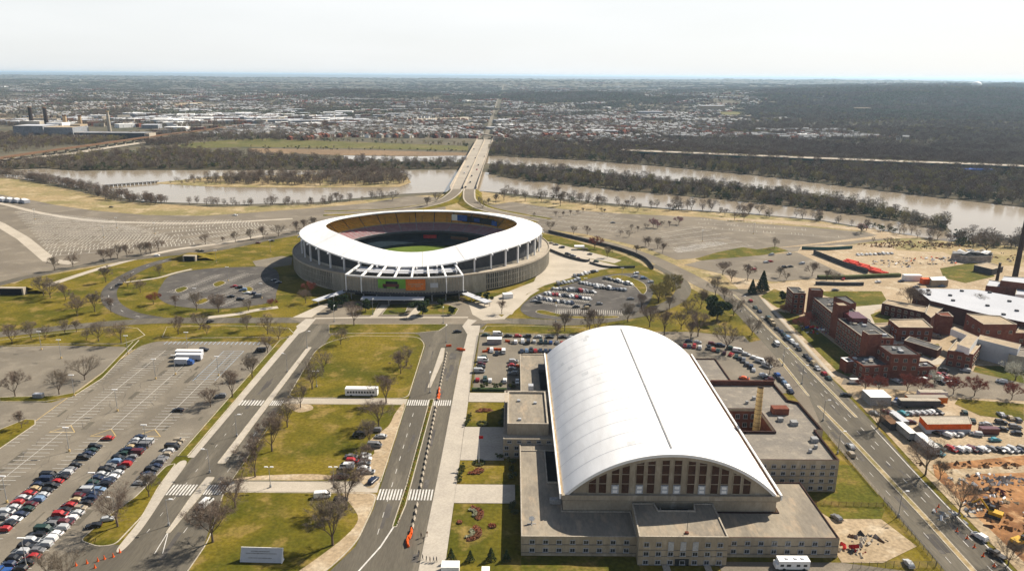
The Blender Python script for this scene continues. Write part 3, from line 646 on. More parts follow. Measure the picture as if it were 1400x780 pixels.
# low front wings
LZ = 6.6
for poly, nm in (([(3.2, 186.3), (37, 186.3), (37, 199.6), (16, 199.6), (16, 237.5), (3.2, 237.5)], 'west wing'), ([(62, 186.3), (95.6, 186.3), (95.6, 217), (82.2, 217), (82.2, 199.6), (62, 199.6)], 'east wing')):
    flat_block(arm, nm, poly, 0, LZ, M['lime'], M['gravelroof'], .35, .35, M['coping'] if nm == 'west wing' else M['darkcoping'])
windows_on(arm, (3.2, 186.28), (37, 186.28), (1.5, 4.2), 3.92, 1.3, 1.15, 'pale', 1.8)
windows_on(arm, (62, 186.28), (95.6, 186.28), (1.5, 4.2), 3.92, 1.3, 1.15, 'pale', 1.8)
for x0, x1 in ((3.2, 36.9), (62.1, 95.6)):
    for z in (1.05, 3.75): part_box(arm, 'belt_course', x0, x1, 186.16, 186.29, z, z + .22, M['lime_d'])
flat_block(arm, 'centre', [(36.6, 182.2), (62, 182.2), (62, 199.5), (56, 199.5), (55.4, 195.6), (44.6, 195.6), (44, 199.5), (37.2, 199.5)], 0, 9.6, M['lime'], M['gravelroof'], .4, .4)
windows_on(arm, (36.6, 182.18), (62, 182.18), (.6, 3.4, 6.4), 3.5, 1.3, 1.2, 'pale', 1.6, skip=((2, 6.4), (3, 6.4), (4, 6.4)))
for x in (45.8, 49.3, 52.8):
    mb = MB(); mb.box(x - .8, x + .8, 182.05, 182.19, 5.1, 7.9); mb.ob('tall_window_panel', M['winframe'], arm)
for z in (.1, 2.95, 5.0): part_box(arm, 'belt_course', 36.6, 62, 182.08, 182.19, z + .1, z + .28, M['lime_d'])
part_box(arm, 'entrance_door', 47.2, 51.2, 182.02, 182.19, .1, 2.3, M['glass'])
for x0, x1 in ((43.6, 45.6), (55.6, 57.4)): part_box(arm, 'entrance_stair', x0, x1, 175, 182, .18, .5, M['coping'])
# courtyard pits beside the hall
for x0, x1, y0, y1, z in ((13.9, 15.9, 203.5, 205.2, LZ), ): part_box(arm, 'roof_unit', x0 - 1.6, x1, y0, y1, LZ - .35, LZ + 1.2, M['steel'])
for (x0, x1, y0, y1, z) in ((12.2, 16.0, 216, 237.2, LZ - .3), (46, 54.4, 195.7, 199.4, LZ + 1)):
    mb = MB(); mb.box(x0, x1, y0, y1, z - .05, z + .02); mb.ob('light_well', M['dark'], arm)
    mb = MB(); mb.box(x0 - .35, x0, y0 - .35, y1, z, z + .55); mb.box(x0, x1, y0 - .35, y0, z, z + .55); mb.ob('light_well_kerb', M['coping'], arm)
# left entrance tower and its lower block
flat_block(arm, 'tower', [(-1.4, 247), (13.8, 247), (13.8, 276), (-1.4, 276)], 0, 12.2, M['lime'], M['gravelroof'], .8, .6, M['coping'])
flat_block(arm, 'block', [(-2.8, 243.2), (16, 243.2), (16, 250), (16, 286), (-2.8, 286)], 0, 8.0, M['lime'], M['terrace'], .5, .4)
flat_block(arm, 'link', [(3.2, 237.6), (16, 237.6), (16, 243.1), (3.2, 243.1)], 0, 6.2, M['lime'], M['gravelroof'], .3, .3)
windows_on(arm, (-2.8, 243.18), (16, 243.18), (6.4,), 3.6, 1.3, .8, 'pale', 2.0)
windows_on(arm, (-2.8, 243.16), (3.2, 243.16), (1.2, 3.8), 3.6, 1.3, 1.2, 'pale', 1.0)
flat_block(arm, 'rear wing', [(4, 286.1), (16, 286.1), (16, 332), (4, 332)], 0, LZ, M['lime'], M['gravelroof'], .4, .35, M['coping'])
part_box(arm, 'roof_unit', 12.4, 15.6, 291, 309, LZ - .4, LZ + .1, M['dark'])
part_box(arm, 'roof_unit', 12.2, 15.4, 309.2, 316, LZ - .4, LZ + 1.4, M['darksteel'])
part_box(arm, 'roof_unit', 7, 9, 278, 280.5, 11.4, 13.6, M['winframe'])
for x, y in ((3, 268), (9.4, 266), (3.2, 251.5)): part_box(arm, 'roof_vent', x - .6, x + .6, y - .5, y + .5, 11.4, 12.1, M['winframe'])
# right-hand three-storey range with a chimney court
RZ = 12.0
flat_block(arm, 'range', [(83, 222), (110, 222), (110.6, 244), (113.4, 244), (113.4, 268), (110, 270), (110, 288.5), (83, 288.5), (83, 261.5), (95.4, 261.5), (95.4, 243), (83, 243)], 0, RZ, M['lime'], M['greyroof'], .9, .5, M['darkcoping'])
mb = MB(); mb.quad((82.6, 261.4, 0), (95.3, 261.4, 0), (95.3, 261.4, RZ - 1), (82.6, 261.4, RZ - 1)); mb.quad((95.3, 261.4, 0), (95.3, 243.1, 0), (95.3, 243.1, RZ - 1), (95.3, 261.4, RZ - 1)); mb.ob('court_wall', M['brick'], arm)
windows_on(arm, (83, 261.38), (95.3, 261.38), (4.5, 8), 3, 1.4, 1.6, 'pale', 1.5)
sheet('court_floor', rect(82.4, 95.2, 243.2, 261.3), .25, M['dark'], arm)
windows_on(arm, (83, 221.98), (110, 221.98), (1.0, 3.7, 6.4, 9.0), 3.3, 1.35, 1.15, 'pale', 1.4)
for z in (.5, 3.2, 5.9, 8.5): part_box(arm, 'belt_course', 83, 110, 221.86, 221.99, z, z + .2, M['lime_d'])
part_box(arm, 'roof_parapet_wall', 83.4, 109.6, 285.6, 286.6, RZ - .9, RZ + 1.2, M['brick_d'])
part_box(arm, 'roof_hut', 100, 106, 258, 261.5, RZ - .9, RZ + 1.6, M['brick'])
for x, y, s in ((101, 253, .9), (105, 250, 1.2), (107.5, 237, 1.1), (103, 229, .5), (106, 232, .5), (93, 268, .5), (97, 272, .6)): part_box(arm, 'roof_vent', x - s, x + s, y - s, y + s, RZ - .9, RZ + s * .5, M['steel'])
flat_block(arm, 'rear shed', [(83, 288.6), (98, 288.6), (98, 332), (86, 332), (83, 318)], 0, 5.0, M['brick_d'], M['greyroof'], .5, .5, M['darkcoping'])
# tapering tan chimney
ch = empty('chimney', (91.6, 251, 0), 0, 'tall tan brick chimney with darker bands in the armory courtyard', 'chimney')
mb = MB()
H_ = 25.5; nb = 15
for i in range(nb):
    r0 = 1.5 - .45 * i / nb; r1 = 1.5 - .45 * (i + 1) / nb
    mb.tube((0, 0, H_ * i / nb), (0, 0, H_ * (i + 1) / nb), r0, r1, 18, 0, i == nb - 1)
mb.ob('shaft', M['tanbrick'], ch)
for i in range(1, nb + 1):
    mb = MB(); r = 1.5 - .45 * i / nb + .1; mb.tube((0, 0, H_ * i / nb - .2), (0, 0, H_ * i / nb), r, r, 18); mb.ob('band', M['tanband'], ch)
mb = MB(); mb.tube((0, 0, H_), (0, 0, H_ + .06), .8, .8, 16); mb.ob('flue', M['dark'], ch)
# roof mast and dish
m_ = empty('antenna_mast', (50.6, 184.4, 9.2), 0, 'thin dark antenna mast on the roof of the armory entrance block', 'mast')
mb = MB(); mb.tube((0, 0, 0), (0, 0, 7), .09, .05, 6); mb.ob('pole', M['darksteel'], m_); mb = MB(); mb.box(-.5, .5, -.4, .4, 0, .5); mb.ob('base', M['brick'], m_)
d_ = empty('satellite_dish', (6.4, 193, LZ - .35), 0, 'white satellite dish on the low armory wing roof', 'dish')
mb = MB(); mb.tube((0, 0, 0), (0, 0, 1.1), .12, .1, 8); mb.box(-1.3, 1.3, -.12, .12, 0, .12); mb.box(-.12, .12, -1, 1, 0, .12); mb.ob('stand', M['steel'], d_)
mb = MB()
for i in range(12):
    a, b = 2 * math.pi * i / 12, 2 * math.pi * (i + 1) / 12
    mb.tri((0, 0, 1.0), (math.cos(a) * .9, .35, 1.5 + math.sin(a) * .9), (math.cos(b) * .9, .35, 1.5 + math.sin(b) * .9))
mb.ob('reflector', M['white'], d_)

# ------------------------------------------------------------ the stadium
SX, SY = -66.5, 540.0
st = empty('stadium', (SX, SY, 0), 0, 'round concrete stadium with a white ring roof and billboards over its entrance', 'stadium')
def pol(a, r, z): return (math.cos(a) * r, math.sin(a) * r, z)
def interp(T, a):
    d = abs((math.degrees(a) + 90 + 180) % 360 - 180)          # degrees away from the entrance front
    for (d0, z0), (d1, z1) in zip(T[:-1], T[1:]):
        if d <= d1: t = (d - d0) / (d1 - d0); return z0 + (z1 - z0) * t * t * (3 - 2 * t) if False else z0 + (z1 - z0) * t
    return T[-1][1]
def smooth(T, a): return sum(interp(T, a + R(k * 2.5)) * w_ for k, w_ in ((-3, .08), (-2, .12), (-1, .19), (0, .22), (1, .19), (2, .12), (3, .08)))
def zout(a): return smooth(((0, 18.4), (10, 18.9), (18, 20.0), (28, 22.0), (38, 24.0), (50, 25.5), (70, 26.0), (90, 25.2), (130, 23.8), (180, 23.2)), a)
def zin(a): return smooth(((0, 23.3), (12, 24.1), (20, 25.8), (30, 28.2), (48, 31.2), (70, 30.8), (90, 29.2), (130, 26.6), (180, 25.6)), a)
NB = 56
def ring_part(name, a0, a1, prof, m, n=4, parent=st, close=False):
    """sweep a profile [(r,z)...] from angle a0 to a1"""
    mb = MB(); P = list(prof) + ([prof[0]] if close else [])
    for k in range(n):
        b0 = a0 + (a1 - a0) * k / n; b1 = a0 + (a1 - a0) * (k + 1) / n
        for (r0, z0), (r1, z1) in zip(P[:-1], P[1:]): mb.quad(pol(b0, r0, z0), pol(b0, r1, z1), pol(b1, r1, z1), pol(b1, r0, z0))
    return mb.ob(name, m, parent)
TW = 2 * math.pi
FR = -math.pi / 2                       # the entrance faces the camera
for k in range(NB):
    a0 = TW * k / NB; a1 = TW * (k + 1) / NB; am = (a0 + a1) / 2
    da = (am - FR + math.pi) % TW - math.pi
    plain = .34 < abs(da) < .52
    lattice = not plain
    if lattice:
        ring_part('wall_panel', a0, a1, [(93.3, 0), (93.3, 12.2)], M['glass'] if da > 0 and abs(da) < 1.3 else M['stadconc'], 2)
        mb = MB()
        nf = 6
        for j in range(nf):
            b = a0 + (a1 - a0) * (j + .5) / nf; p, q = Vector(pol(b, 93.2, 0)), Vector(pol(b, 94.1, 0)); t = Vector((-math.sin(b), math.cos(b), 0)) * (.32 if j % 2 else .22)
            for A, B in ((p - t, q - t), (q - t, q + t), (q + t, p + t)): mb.quad((A.x, A.y, 1.5), (B.x, B.y, 1.5), (B.x, B.y, 12.2), (A.x, A.y, 12.2))
        mb.ob('wall_fin', M['stadconc'], st)['kind'] = 'stuff'
        for z in (1.2, 4.6, 8.2): ring_part('wall_rail', a0, a1, [(93.3, z), (93.85, z), (93.85, z + .5), (93.3, z + .5)], M['stadconc'], 2)
    else:
        ring_part('wall_panel', a0 + .001, a1 - .001, [(94, 0), (94, 12.2)], M['stadconc'], 2)
    ring_part('terrace_slab', a0 + .0006, a1 - .0006, [(94.3, 11.9), (94.3, 13.1), (93.7, 13.1), (93.7, 12.5), (85, 12.7)], M['terrace'], 2)
for k in range(36): ring_part('upper_stand_back', TW * k / 36, TW * (k + 1) / 36, [(84.8, 12), (84.7, zout(TW * (k + .5) / 36) - .3)], M['darksteel'], 2)
ring_part('stand_wall', 0, TW, [(86.2, 12.3), (86.2, 14.2)], M['stadconc'], 72)
NR = 20
for k in range(NR):
    a0 = TW * (k + .35) / NR + .0015; a1 = TW * (k + 1.35) / NR - .0015; n = 6; mb = MB()
    for j in range(n):
        b0 = a0 + (a1 - a0) * j / n; b1 = a0 + (a1 - a0) * (j + 1) / n
        A0, B0 = pol(b0, 70, zin(b0)), pol(b0, 88.6, zout(b0)); A1, B1 = pol(b1, 70, zin(b1)), pol(b1, 88.6, zout(b1))
        mb.quad(A0, B0, B1, A1)
        dn = lambda p, h: (p[0], p[1], p[2] - h)
        mb.quad(dn(B0, .9), dn(B1, .9), B1, B0); mb.quad(A0, A1, dn(A1, .8), dn(A0, .8)); mb.quad(dn(A0, .8), dn(A1, .8), dn(B1, .9), dn(B0, .9))
    mb.ob('roof_panel', M['whiteroof'], st)
NC = 44
colm = None
for k in range(NC):
    a = TW * (k + .5) / NC; z1 = zout(a) - .9
    mb = MB(); rad = Vector((math.cos(a), math.sin(a), 0)); tan = Vector((-math.sin(a), math.cos(a), 0))
    c0 = rad * 87.8; t = tan * .42
    A = [c0 - t - rad * .5, c0 + t - rad * .5, c0 + t + rad * .5, c0 - t + rad * .5]
    i = len(mb.v); mb.prism([(p.x, p.y) for p in A], 12.6, z1)
    mb.ob('column', M['white_metal'], st)
    mb = MB(); t = tan * .4; zt = zout(a)
    P = [(86.5, zt + .55), (90.0, zt - .7), (90.0, zt - 1.6), (86.5, zt - .9)]
    for s in (-1, 1): mb.quad(*[tuple(rad * r + t * s + Vector((0, 0, z))) for r, z in (P if s > 0 else P[::-1])])
    for q in range(4):
        (r0, z0), (r1, z1_) = P[q], P[(q + 1) % 4]; mb.quad(*(tuple(rad * r0 - t + Vector((0, 0, z0))), tuple(rad * r1 - t + Vector((0, 0, z1_))), tuple(rad * r1 + t + Vector((0, 0, z1_))), tuple(rad * r0 + t + Vector((0, 0, z0)))))
    mb.ob('roof_bracket', M['white_metal'], st)
# seating bowl
NS = 32
for k in range(NS):
    a0 = TW * k / NS + .004; a1 = TW * (k + 1) / NS - .004
    def steps(r0, z0, r1, z1, n):
        P = []
        for i in range(n):
            P += [(r0 + (r1 - r0) * i / n, z0 + (z1 - z0) * i / n), (r0 + (r1 - r0) * (i + 1) / n, z0 + (z1 - z0) * i / n)]
        return P + [(r1, z1)]
    ring_part('upper_seating', a0, a1, steps(75.4, 15.0, 84.5, min(22.2, zout((a0 + a1) / 2) - .3), 7), M['seat_y'], 2)
    ring_part('middle_seating', a0, a1, steps(65.5, 9.7, 75, 14.6, 7), M['seat_m'], 2)
ring_part('aisle_base', 0, TW, [(65.5, 9.4), (75.2, 14.3), (75.4, 14.7), (84.6, 17.2)], M['steel'], 64)
ring_part('upper_front', 0, TW, [(75.35, 14.4), (75.35, 15.3)], M['stadconc'], 64)
ring_part('deck_front', 0, TW, [(65.4, 8.2), (65.4, 10.0)], M['darksteel'], 64)
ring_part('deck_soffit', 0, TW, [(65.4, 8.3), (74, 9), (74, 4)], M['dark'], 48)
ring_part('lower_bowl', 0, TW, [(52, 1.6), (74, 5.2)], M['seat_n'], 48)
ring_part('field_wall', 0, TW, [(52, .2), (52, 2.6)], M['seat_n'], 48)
sheet('playing_field', [pol(TW * i / 48, 52, 0)[:2] for i in range(48)], .3, M['turf'], st)
for az, r, z0, z1, hw, m in ((1.60, 60, 4.6, 7.4, 5.4, 'red'), (1.30, 74.2, 17.5, 22.5, 4.6, 'white'), (1.235, 74.0, 17.6, 22.4, 4.4, 'blue'), (1.12, 74.2, 16.8, 21.6, 9, 'dark'), (1.05, 74, 18, 20.5, 2.6, 'blue'), (.93, 74.2, 16.6, 21.4, 9, 'dark'), (.80, 74, 16.8, 20.6, 3, 'blue'), (1.18, 60, 4.4, 7, 8, 'maroon')):
    c, s = math.cos(az), math.sin(az); mm = M['car_maroon'] if m == 'maroon' else M[m]
    mb = MB(); p = Vector((c * r, s * r, 0)); t = Vector((-s, c, 0)) * hw; q = p + Vector((c, s, 0)) * .4
    for A, B in ((p - t, p + t), (p + t, q + t), (q + t, q - t), (q - t, p - t)): mb.quad((B.x, B.y, z0), (A.x, A.y, z0), (A.x, A.y, z1), (B.x, B.y, z1))
    mb.quad(*[(v.x, v.y, z1) for v in (p - t, p + t, q + t, q - t)])
    mb.ob('scoreboard', mm, st)
for i in range(9):
    a = 1.0 + i * .14; mb = MB(); x, y, _ = pol(a, 75, 0); mb.tube((x, y, 15), (x, y, 20.8), .16, .16, 5); mb.ob('stand_post', M['darksteel'], st)
for i in range(8):
    mb = MB(); x = -30 + i * 9; mb.tube((x, -42, .3), (x, -42, 6.5), .14, .14, 5); mb.ob('net_post', M['white'], st)
# entrance canopy of slanting white beams with billboards
FA = math.atan2(36.5, 106)
NBm = 8
for k in range(NBm):
    a = FR + (-.348 + .696 * k / (NBm - 1)) ; rad = Vector((math.cos(a), math.sin(a), 0)); tan = Vector((-math.sin(a), math.cos(a), 0)) * .55
    mb = MB(); p, q = rad * 88, rad * 106.2
    def V(b, s, z): return tuple(b + tan * s + Vector((0, 0, z)))
    za, zb = 19.2, 16.3
    mb.quad(V(p, -1, za), V(q, -1, zb), V(q, 1, zb), V(p, 1, za)); mb.quad(V(p, -1, za - 1), V(p, 1, za - 1), V(q, 1, zb - 1), V(q, -1, zb - 1))
    for s in (-1, 1): mb.quad(V(p, s, za), V(p, s, za - 1), V(q, s, zb - 1), V(q, s, zb))
    mb.quad(V(q, -1, zb), V(q, -1, zb - 1), V(q, 1, zb - 1), V(q, 1, zb))
    mb.ob('canopy_beam', M['white'], st)
    if k in (0, 1, 6, 7):
        mb = MB(); x, y, _ = pol(a, 106.3, 0); mb.tube((x, y, 5.6), (x, y, 15.6), .35, .35, 8); mb.ob('canopy_post', M['white'], st)
ring_part('canopy_edge', FR - .352, FR + .352, [(105.8, 15.5), (106.4, 15.5), (106.4, 16.4), (105.8, 16.4)], M['white'], 20, close=True)
ring_part('canopy_tie', FR - .35, FR + .35, [(97, 17.4), (97.5, 17.4), (97.5, 17.9), (97, 17.9)], M['white'], 20, close=True)
ring_part('canopy_roof', FR - .345, FR + .345, [(88.6, 17.2), (95, 15.8)], M['silverroof'], 20)
ring_part('canopy_deck', FR - .35, FR + .35, [(94, 13.2), (100, 12)], M['terrace'], 20)
NL = 40
for k in range(NL):
    a0 = FR - .35 + .70 * k / NL; ring_part('screen_slat', a0 + .002, a0 + .0095, [(106.0, 6.2), (106.0, 15.4)], M['stadconc'], 1)
ring_part('screen_back', FR - .35, FR + .35, [(104.9, 6.0), (104.9, 15.3)], M['terrace'], 20)
for z in (8.3, 10.8, 13.2): ring_part('screen_rail', FR - .35, FR + .35, [(105.9, z), (105.9, z + .3)], M['stadconc'], 20)
ring_part('entrance_fascia', FR - .37, FR + .37, [(106.6, 5.0), (106.6, 6.2), (104, 6.3)], M['darksteel'], 20)
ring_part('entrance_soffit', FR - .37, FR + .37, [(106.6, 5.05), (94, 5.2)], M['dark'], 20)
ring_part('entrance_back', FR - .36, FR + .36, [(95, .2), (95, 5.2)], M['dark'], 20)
gb = ring_part('billboard', FR - .145, FR + .015, [(106.7, 9.4), (106.7, 15.2)], M['green'], 8)
ob_ = ring_part('billboard', FR + .0155, FR + .128, [(106.7, 8.2), (106.7, 15.2)], M['orangeb'], 6)
for nm, a0, a1, z0, z1, m in (('car_picture', -.118, -.022, 10.2, 12.2, 'car_maroon'), ('car_picture', -.10, -.03, 12.2, 13.8, 'dark'), ('car_picture', -.112, -.094, 9.5, 10.9, 'dark'), ('car_picture', -.044, -.026, 9.5, 10.9, 'dark')):
    ring_part(nm, FR + a0, FR + a1, [(106.78, z0), (106.78, z1)], M[m], 3, gb)
for a0, a1, z0 in ((.03, .115, 11.9), (.045, .06, 10.6), (.07, .10, 10.6)):
    ring_part('lettering', FR + a0, FR + a1, [(106.78, z0), (106.78, z0 + .5)], M['tanroof'], 3, ob_)
ring_part('sign_board', FR + .155, FR + .20, [(106.7, 9.6), (106.7, 12.6)], M['silverroof'], 3)
for k in range(9):
    a = FR - .33 + .66 * k / 8; x, y, _ = pol(a, 104, 0); mb = MB(); mb.tube((x, y, .15), (x, y, 5.1), .35, .35, 8); mb.ob('entrance_column', M['steel'], st)
part_box(st, 'porch_roof', -25, 13, -113.5, -107, 3.9, 4.5, M['silverroof'])
for x in (-24, -8, 11): part_box(st, 'porch_post', x - .3, x + .3, -113, -112.4, .2, 3.9, M['steel'])
for i, (p, q) in enumerate((((430, 411), (474, 397)), ((629, 398), (668, 413)))):
    a = Vector(G2(*p, 3.3)) - Vector((SX, SY)); b = Vector(G2(*q, 3.3)) - Vector((SX, SY)); mb = MB(); d = (b - a).normalized(); n = Vector((-d.y, d.x)) * 2.6
    mb.prism(ccw([tuple(a - n), tuple(b - n), tuple(b + n), tuple(a + n)]), 3.1, 3.5); wk = mb.ob('walkway_roof', M['silverroof'], st)
    for t in (.05, .5, .95):
        c = a.lerp(b, t)
        for s in (-.8, .8): mb = MB(); mb.tube((c.x + n.x * s, c.y + n.y * s, .2), (c.x + n.x * s, c.y + n.y * s, 3.1), .2, .2, 6); mb.ob('walkway_post', M['steel'], wk)
# ------------------------------------------------------------ hospital range and other buildings on the avenue side
def bld(name, label, cat='building', group=None): return empty(name, (0, 0, 0), 0, label, cat, group)
hs = bld('brick_hospital', 'long dark red brick hospital range with stair towers along the avenue', 'hospital')
bk = (M['brick'], M['darkroof'])
H1 = rectz((1084.5, 400), (1102, 400.5), (1074.5, 391.5), 13); flat_block(hs, 'north', H1, 0, 13, *bk, .5, .4, M['coping'])
T1 = rectz((1109.5, 396.5), (1126, 397), (1106, 393), 17); flat_block(hs, 'tower', T1, 0, 17, *bk, .4, .4, M['brick_d'])
A_ = Vector(G2(1112, 406, 13)); B_ = Vector(G2(1137.5, 427, 13)); d_ = (B_ - A_).normalized(); n_ = Vector((-d_.y, d_.x))
if n_.x < 0: n_ = -n_
L1_ = [tuple(A_), tuple(B_), tuple(B_ + n_ * 14), tuple(A_ + n_ * 14)]; flat_block(hs, 'long wing', L1_, 0, 13, *bk, .5, .4, M['coping'])
T2 = rectz((1147, 417.5), (1162, 417.5), (1141.5, 412.5), 19); flat_block(hs, 'tower', T2, 0, 19, M['brick'], M['tanroof'], .4, .4, M['brick_d'])
T2b = rectz((1163, 413), (1171, 414), (1133, 404), 17); T2b = [G2(1140, 405, 16), G2(1157, 404, 16), G2(1171, 414, 16), G2(1163, 415, 16)]; flat_block(hs, 'stair block', T2b, 0, 16, *bk, .4, .4, M['darkcoping'])
A2 = Vector(G2(1145, 434.5, 13)); B2 = Vector(G2(1180, 460.5, 13)); L2_ = [tuple(A2), tuple(B2), tuple(B2 + n_ * 15), tuple(A2 + n_ * 15)]
flat_block(hs, 'long wing', L2_, 0, 13, *bk, .5, .4, M['coping'])
T3 = rectz((1188, 457), (1206.5, 456.5), (1181.5, 451.5), 17.5); flat_block(hs, 'tower', T3, 0, 17.5, *bk, .4, .4, M['coping'])
A3 = Vector(G2(1199, 470, 12)); B3 = Vector(G2(1219.5, 484, 12)); L3_ = [tuple(A3), tuple(B3), tuple(B3 + n_ * 13), tuple(A3 + n_ * 13)]; flat_block(hs, 'south wing', L3_, 0, 12, *bk, .4, .4, M['brick_d'])
F1 = rectz((1181, 500), (1217, 498.5), (1166, 486), 6.8); flat_block(hs, 'front block', F1, 0, 6.8, *bk, .5, .5, M['brick'])
F2 = rectz((1158, 494), (1170, 493.5), (1155, 488), 6.0); flat_block(hs, 'porch', F2, 0, 6.0, *bk, .5, .9, M['white'])
F3 = rectz((1239, 502), (1281, 501), (1240, 494), 5.0); flat_block(hs, 'low annexe', F3, 0, 5.0, *bk, .4, .5, M['brick_d'])
def out_edge(P, q=(0, 0)):
    """edges of a footprint that face the camera"""
    P = ccw(P); r = []
    for i in range(len(P)):
        a, b = Vector(P[i]), Vector(P[(i + 1) % len(P)]); m = (a + b) / 2; n = Vector((b.y - a.y, a.x - b.x))
        if n.dot(-m) > 0: r.append((tuple(a + n.normalized() * .02), tuple(b + n.normalized() * .02)))
    return r
for P, zs, sp in ((H1, (1, 4, 7, 10), 3.4), (L1_, (1, 4, 7, 10), 3.2), (L2_, (1, 4, 7, 10), 3.2), (F1, (1, 4), 4.6), (F3, (1.5,), 3.4), (L3_, (4.5, 8.3), 4.2)):
    for a, b in out_edge(P): windows_on(hs, a, b, zs, sp, 1.5, 1.6, 'stone', 1.5)
p_ = G2(1222, 512); part_box(hs, 'entrance_awning', p_[0] - 3.5, p_[0] + 3.5, p_[1] - 1.5, p_[1] + 2, 2.2, 3.2, M['teal'])
q_ = G2(1168, 436, 13); part_box(hs, 'roof_hut', q_[0] - 4, q_[0] + 4, q_[1] - 6, q_[1] + 5, 12.4, 15.5, M['car_maroon'])
for P, z, n in ((L1_, 12.5, 5), (L2_, 12.5, 8), (L3_, 11.6, 5), (F1, 6.3, 6), (H1, 12.5, 4), (F3, 4.6, 4)):
    for i in range(n):
        a, b, c = Vector(P[0]), Vector(P[1]) - Vector(P[0]), Vector(P[3]) - Vector(P[0]); q = a + b * rnd.uniform(.1, .9) + c * rnd.uniform(.2, .8); s = rnd.uniform(.4, 1.1)
        part_box(hs, 'roof_plant', q.x - s, q.x + s, q.y - s * .8, q.y + s * .8, z, z + s, rnd.choice((M['steel'], M['winframe'], M['coping'])))
def simple(name, label, P, h, wm, rm, par=.5, zs=(), sp=3.6, cop=None, cat='building', wk='stone', z0=0, wd=1.5, wh=1.5):
    b = bld(name, label, cat); flat_block(b, 'main', P, z0, h, wm, rm, par, .45, cop)
    for e in out_edge(P):
        if zs: windows_on(b, e[0], e[1], zs, sp, wd, wh, wk, 1.5)
    return b
quad = lambda z, *p: [G2(u, v, z) for u, v in p]
simple('brick_ward', 'long low brick ward with pale roof strip behind the hospital lawn', quad(7, (1206, 414), (1265, 427), (1268, 419), (1213, 409)), 7, M['brick_d'], M['tanroof'], .5, (1, 4), 3.5)
simple('brick_ward', 'tan roofed brick hall joining the long ward to the grey roofed shed', quad(8, (1265, 428), (1273, 434), (1296, 416), (1272, 411)), 8, M['brick_d'], M['tanroof'], .5)
simple('brick_pavilion', 'square brick pavilion with tan flat roof and pale corner piers', quad(8, (1229, 447), (1276, 447.5), (1262, 435), (1215, 436)), 8, M['brick'], M['tanroof'], .5, (1, 4.2), 4, M['coping'], wk='pale')
simple('link_block', 'small grey rendered link block between hospital range and tan roofed pavilion', quad(5, (1192, 447), (1221, 446), (1220, 441), (1190, 442)), 5, M['stadconc'], M['tanroof'], .3)
simple('brick_hut', 'small brick hut with red roof among the tan hospital roofs', quad(11, (1287, 431), (1304, 432.5), (1297, 426), (1279, 427)), 11, M['brick'], M['brick'], .3)
sh = bld('grey_roof_shed', 'huge shed with pale grey sloping roof beside the hospital wards', 'shed')
SP = quad(10, (1250, 393.5), (1272, 410.5), (1338, 427), (1400, 440), (1500, 458), (1470, 420), (1335, 395.5)); flat_block(sh, 'shed', SP, 0, 10, M['brick_d'], M['silverroof'], .05, .3, M['silverroof'])
for u, v in ((1269, 397), (1270, 403), (1299, 404), (1303, 411), (1315, 398), (1353, 400), (1380, 412), (1350, 418), (1390, 425), (1372, 430)):
    a = G2(u, v, 10); part_box(sh, 'roof_vent', a[0] - .8, a[0] + .8, a[1] - .8, a[1] + .8, 9.9, 10.8, M['darksteel'])
simple('brick_theatre', 'tall brick block with square tan roof next to the grey roofed shed', quad(13, (1345, 443), (1391, 443), (1368, 431), (1321, 428)), 13, M['brick'], M['tanroof'], .4, (8,), 6)
simple('brick_wing', 'lower brick wing with tan roof edge below the tall brick block', quad(7, (1350, 454), (1420, 455), (1420, 446), (1393, 446), (1390, 451)), 7, M['brick'], M['tanroof'], .4, (2,), 5)
simple('white_topped_wing', 'brick wing with white upper storey and tan roof facing the yard', quad(8, (1296, 478), (1331, 484), (1342, 470), (1314, 456)), 8, M['brick'], M['tanroof'], .5, (1, 4.4), 3.5, M['coping'])
wt = bld('white_attic_storey', 'white attic storey with round dark openings on the yard wing', 'building')
flat_block(wt, 'attic', quad(11, (1309, 470), (1326, 476), (1338, 460), (1305, 446), (1300, 449), (1322, 458)), 7.6, 11, M['white'], M['tanroof'], .1, .3)
w2 = bld('white_long_attic', 'long white rendered wing with tan roof running to the picture edge', 'building')
flat_block(w2, 'attic', quad(10, (1337, 463), (1392, 477), (1396, 470), (1340, 457)), 0, 10, M['silverroof'], M['tanroof'], .1, .3)
simple('brick_ward', 'dark brick ward under the long white attic wing', quad(6, (1342, 474), (1382, 483), (1420, 490), (1420, 478), (1342, 466)), 6, M['brick_d'], M['greyroof'], .3, (1, 3.4), 3.2)
simple('grey_block', 'plain grey rendered block at the end of the dark ward', quad(7, (1379, 484), (1430, 492), (1430, 480), (1382, 476)), 7, M['stadconc'], M['greyroof'], .3)
simple('brick_corner_block', 'low brick block with dark roof terrace facing the corner lawn', quad(9, (1238, 453.5), (1284, 467), (1290, 462), (1245, 448)), 4.5, M['brick_d'], M['darkroof'], .3)
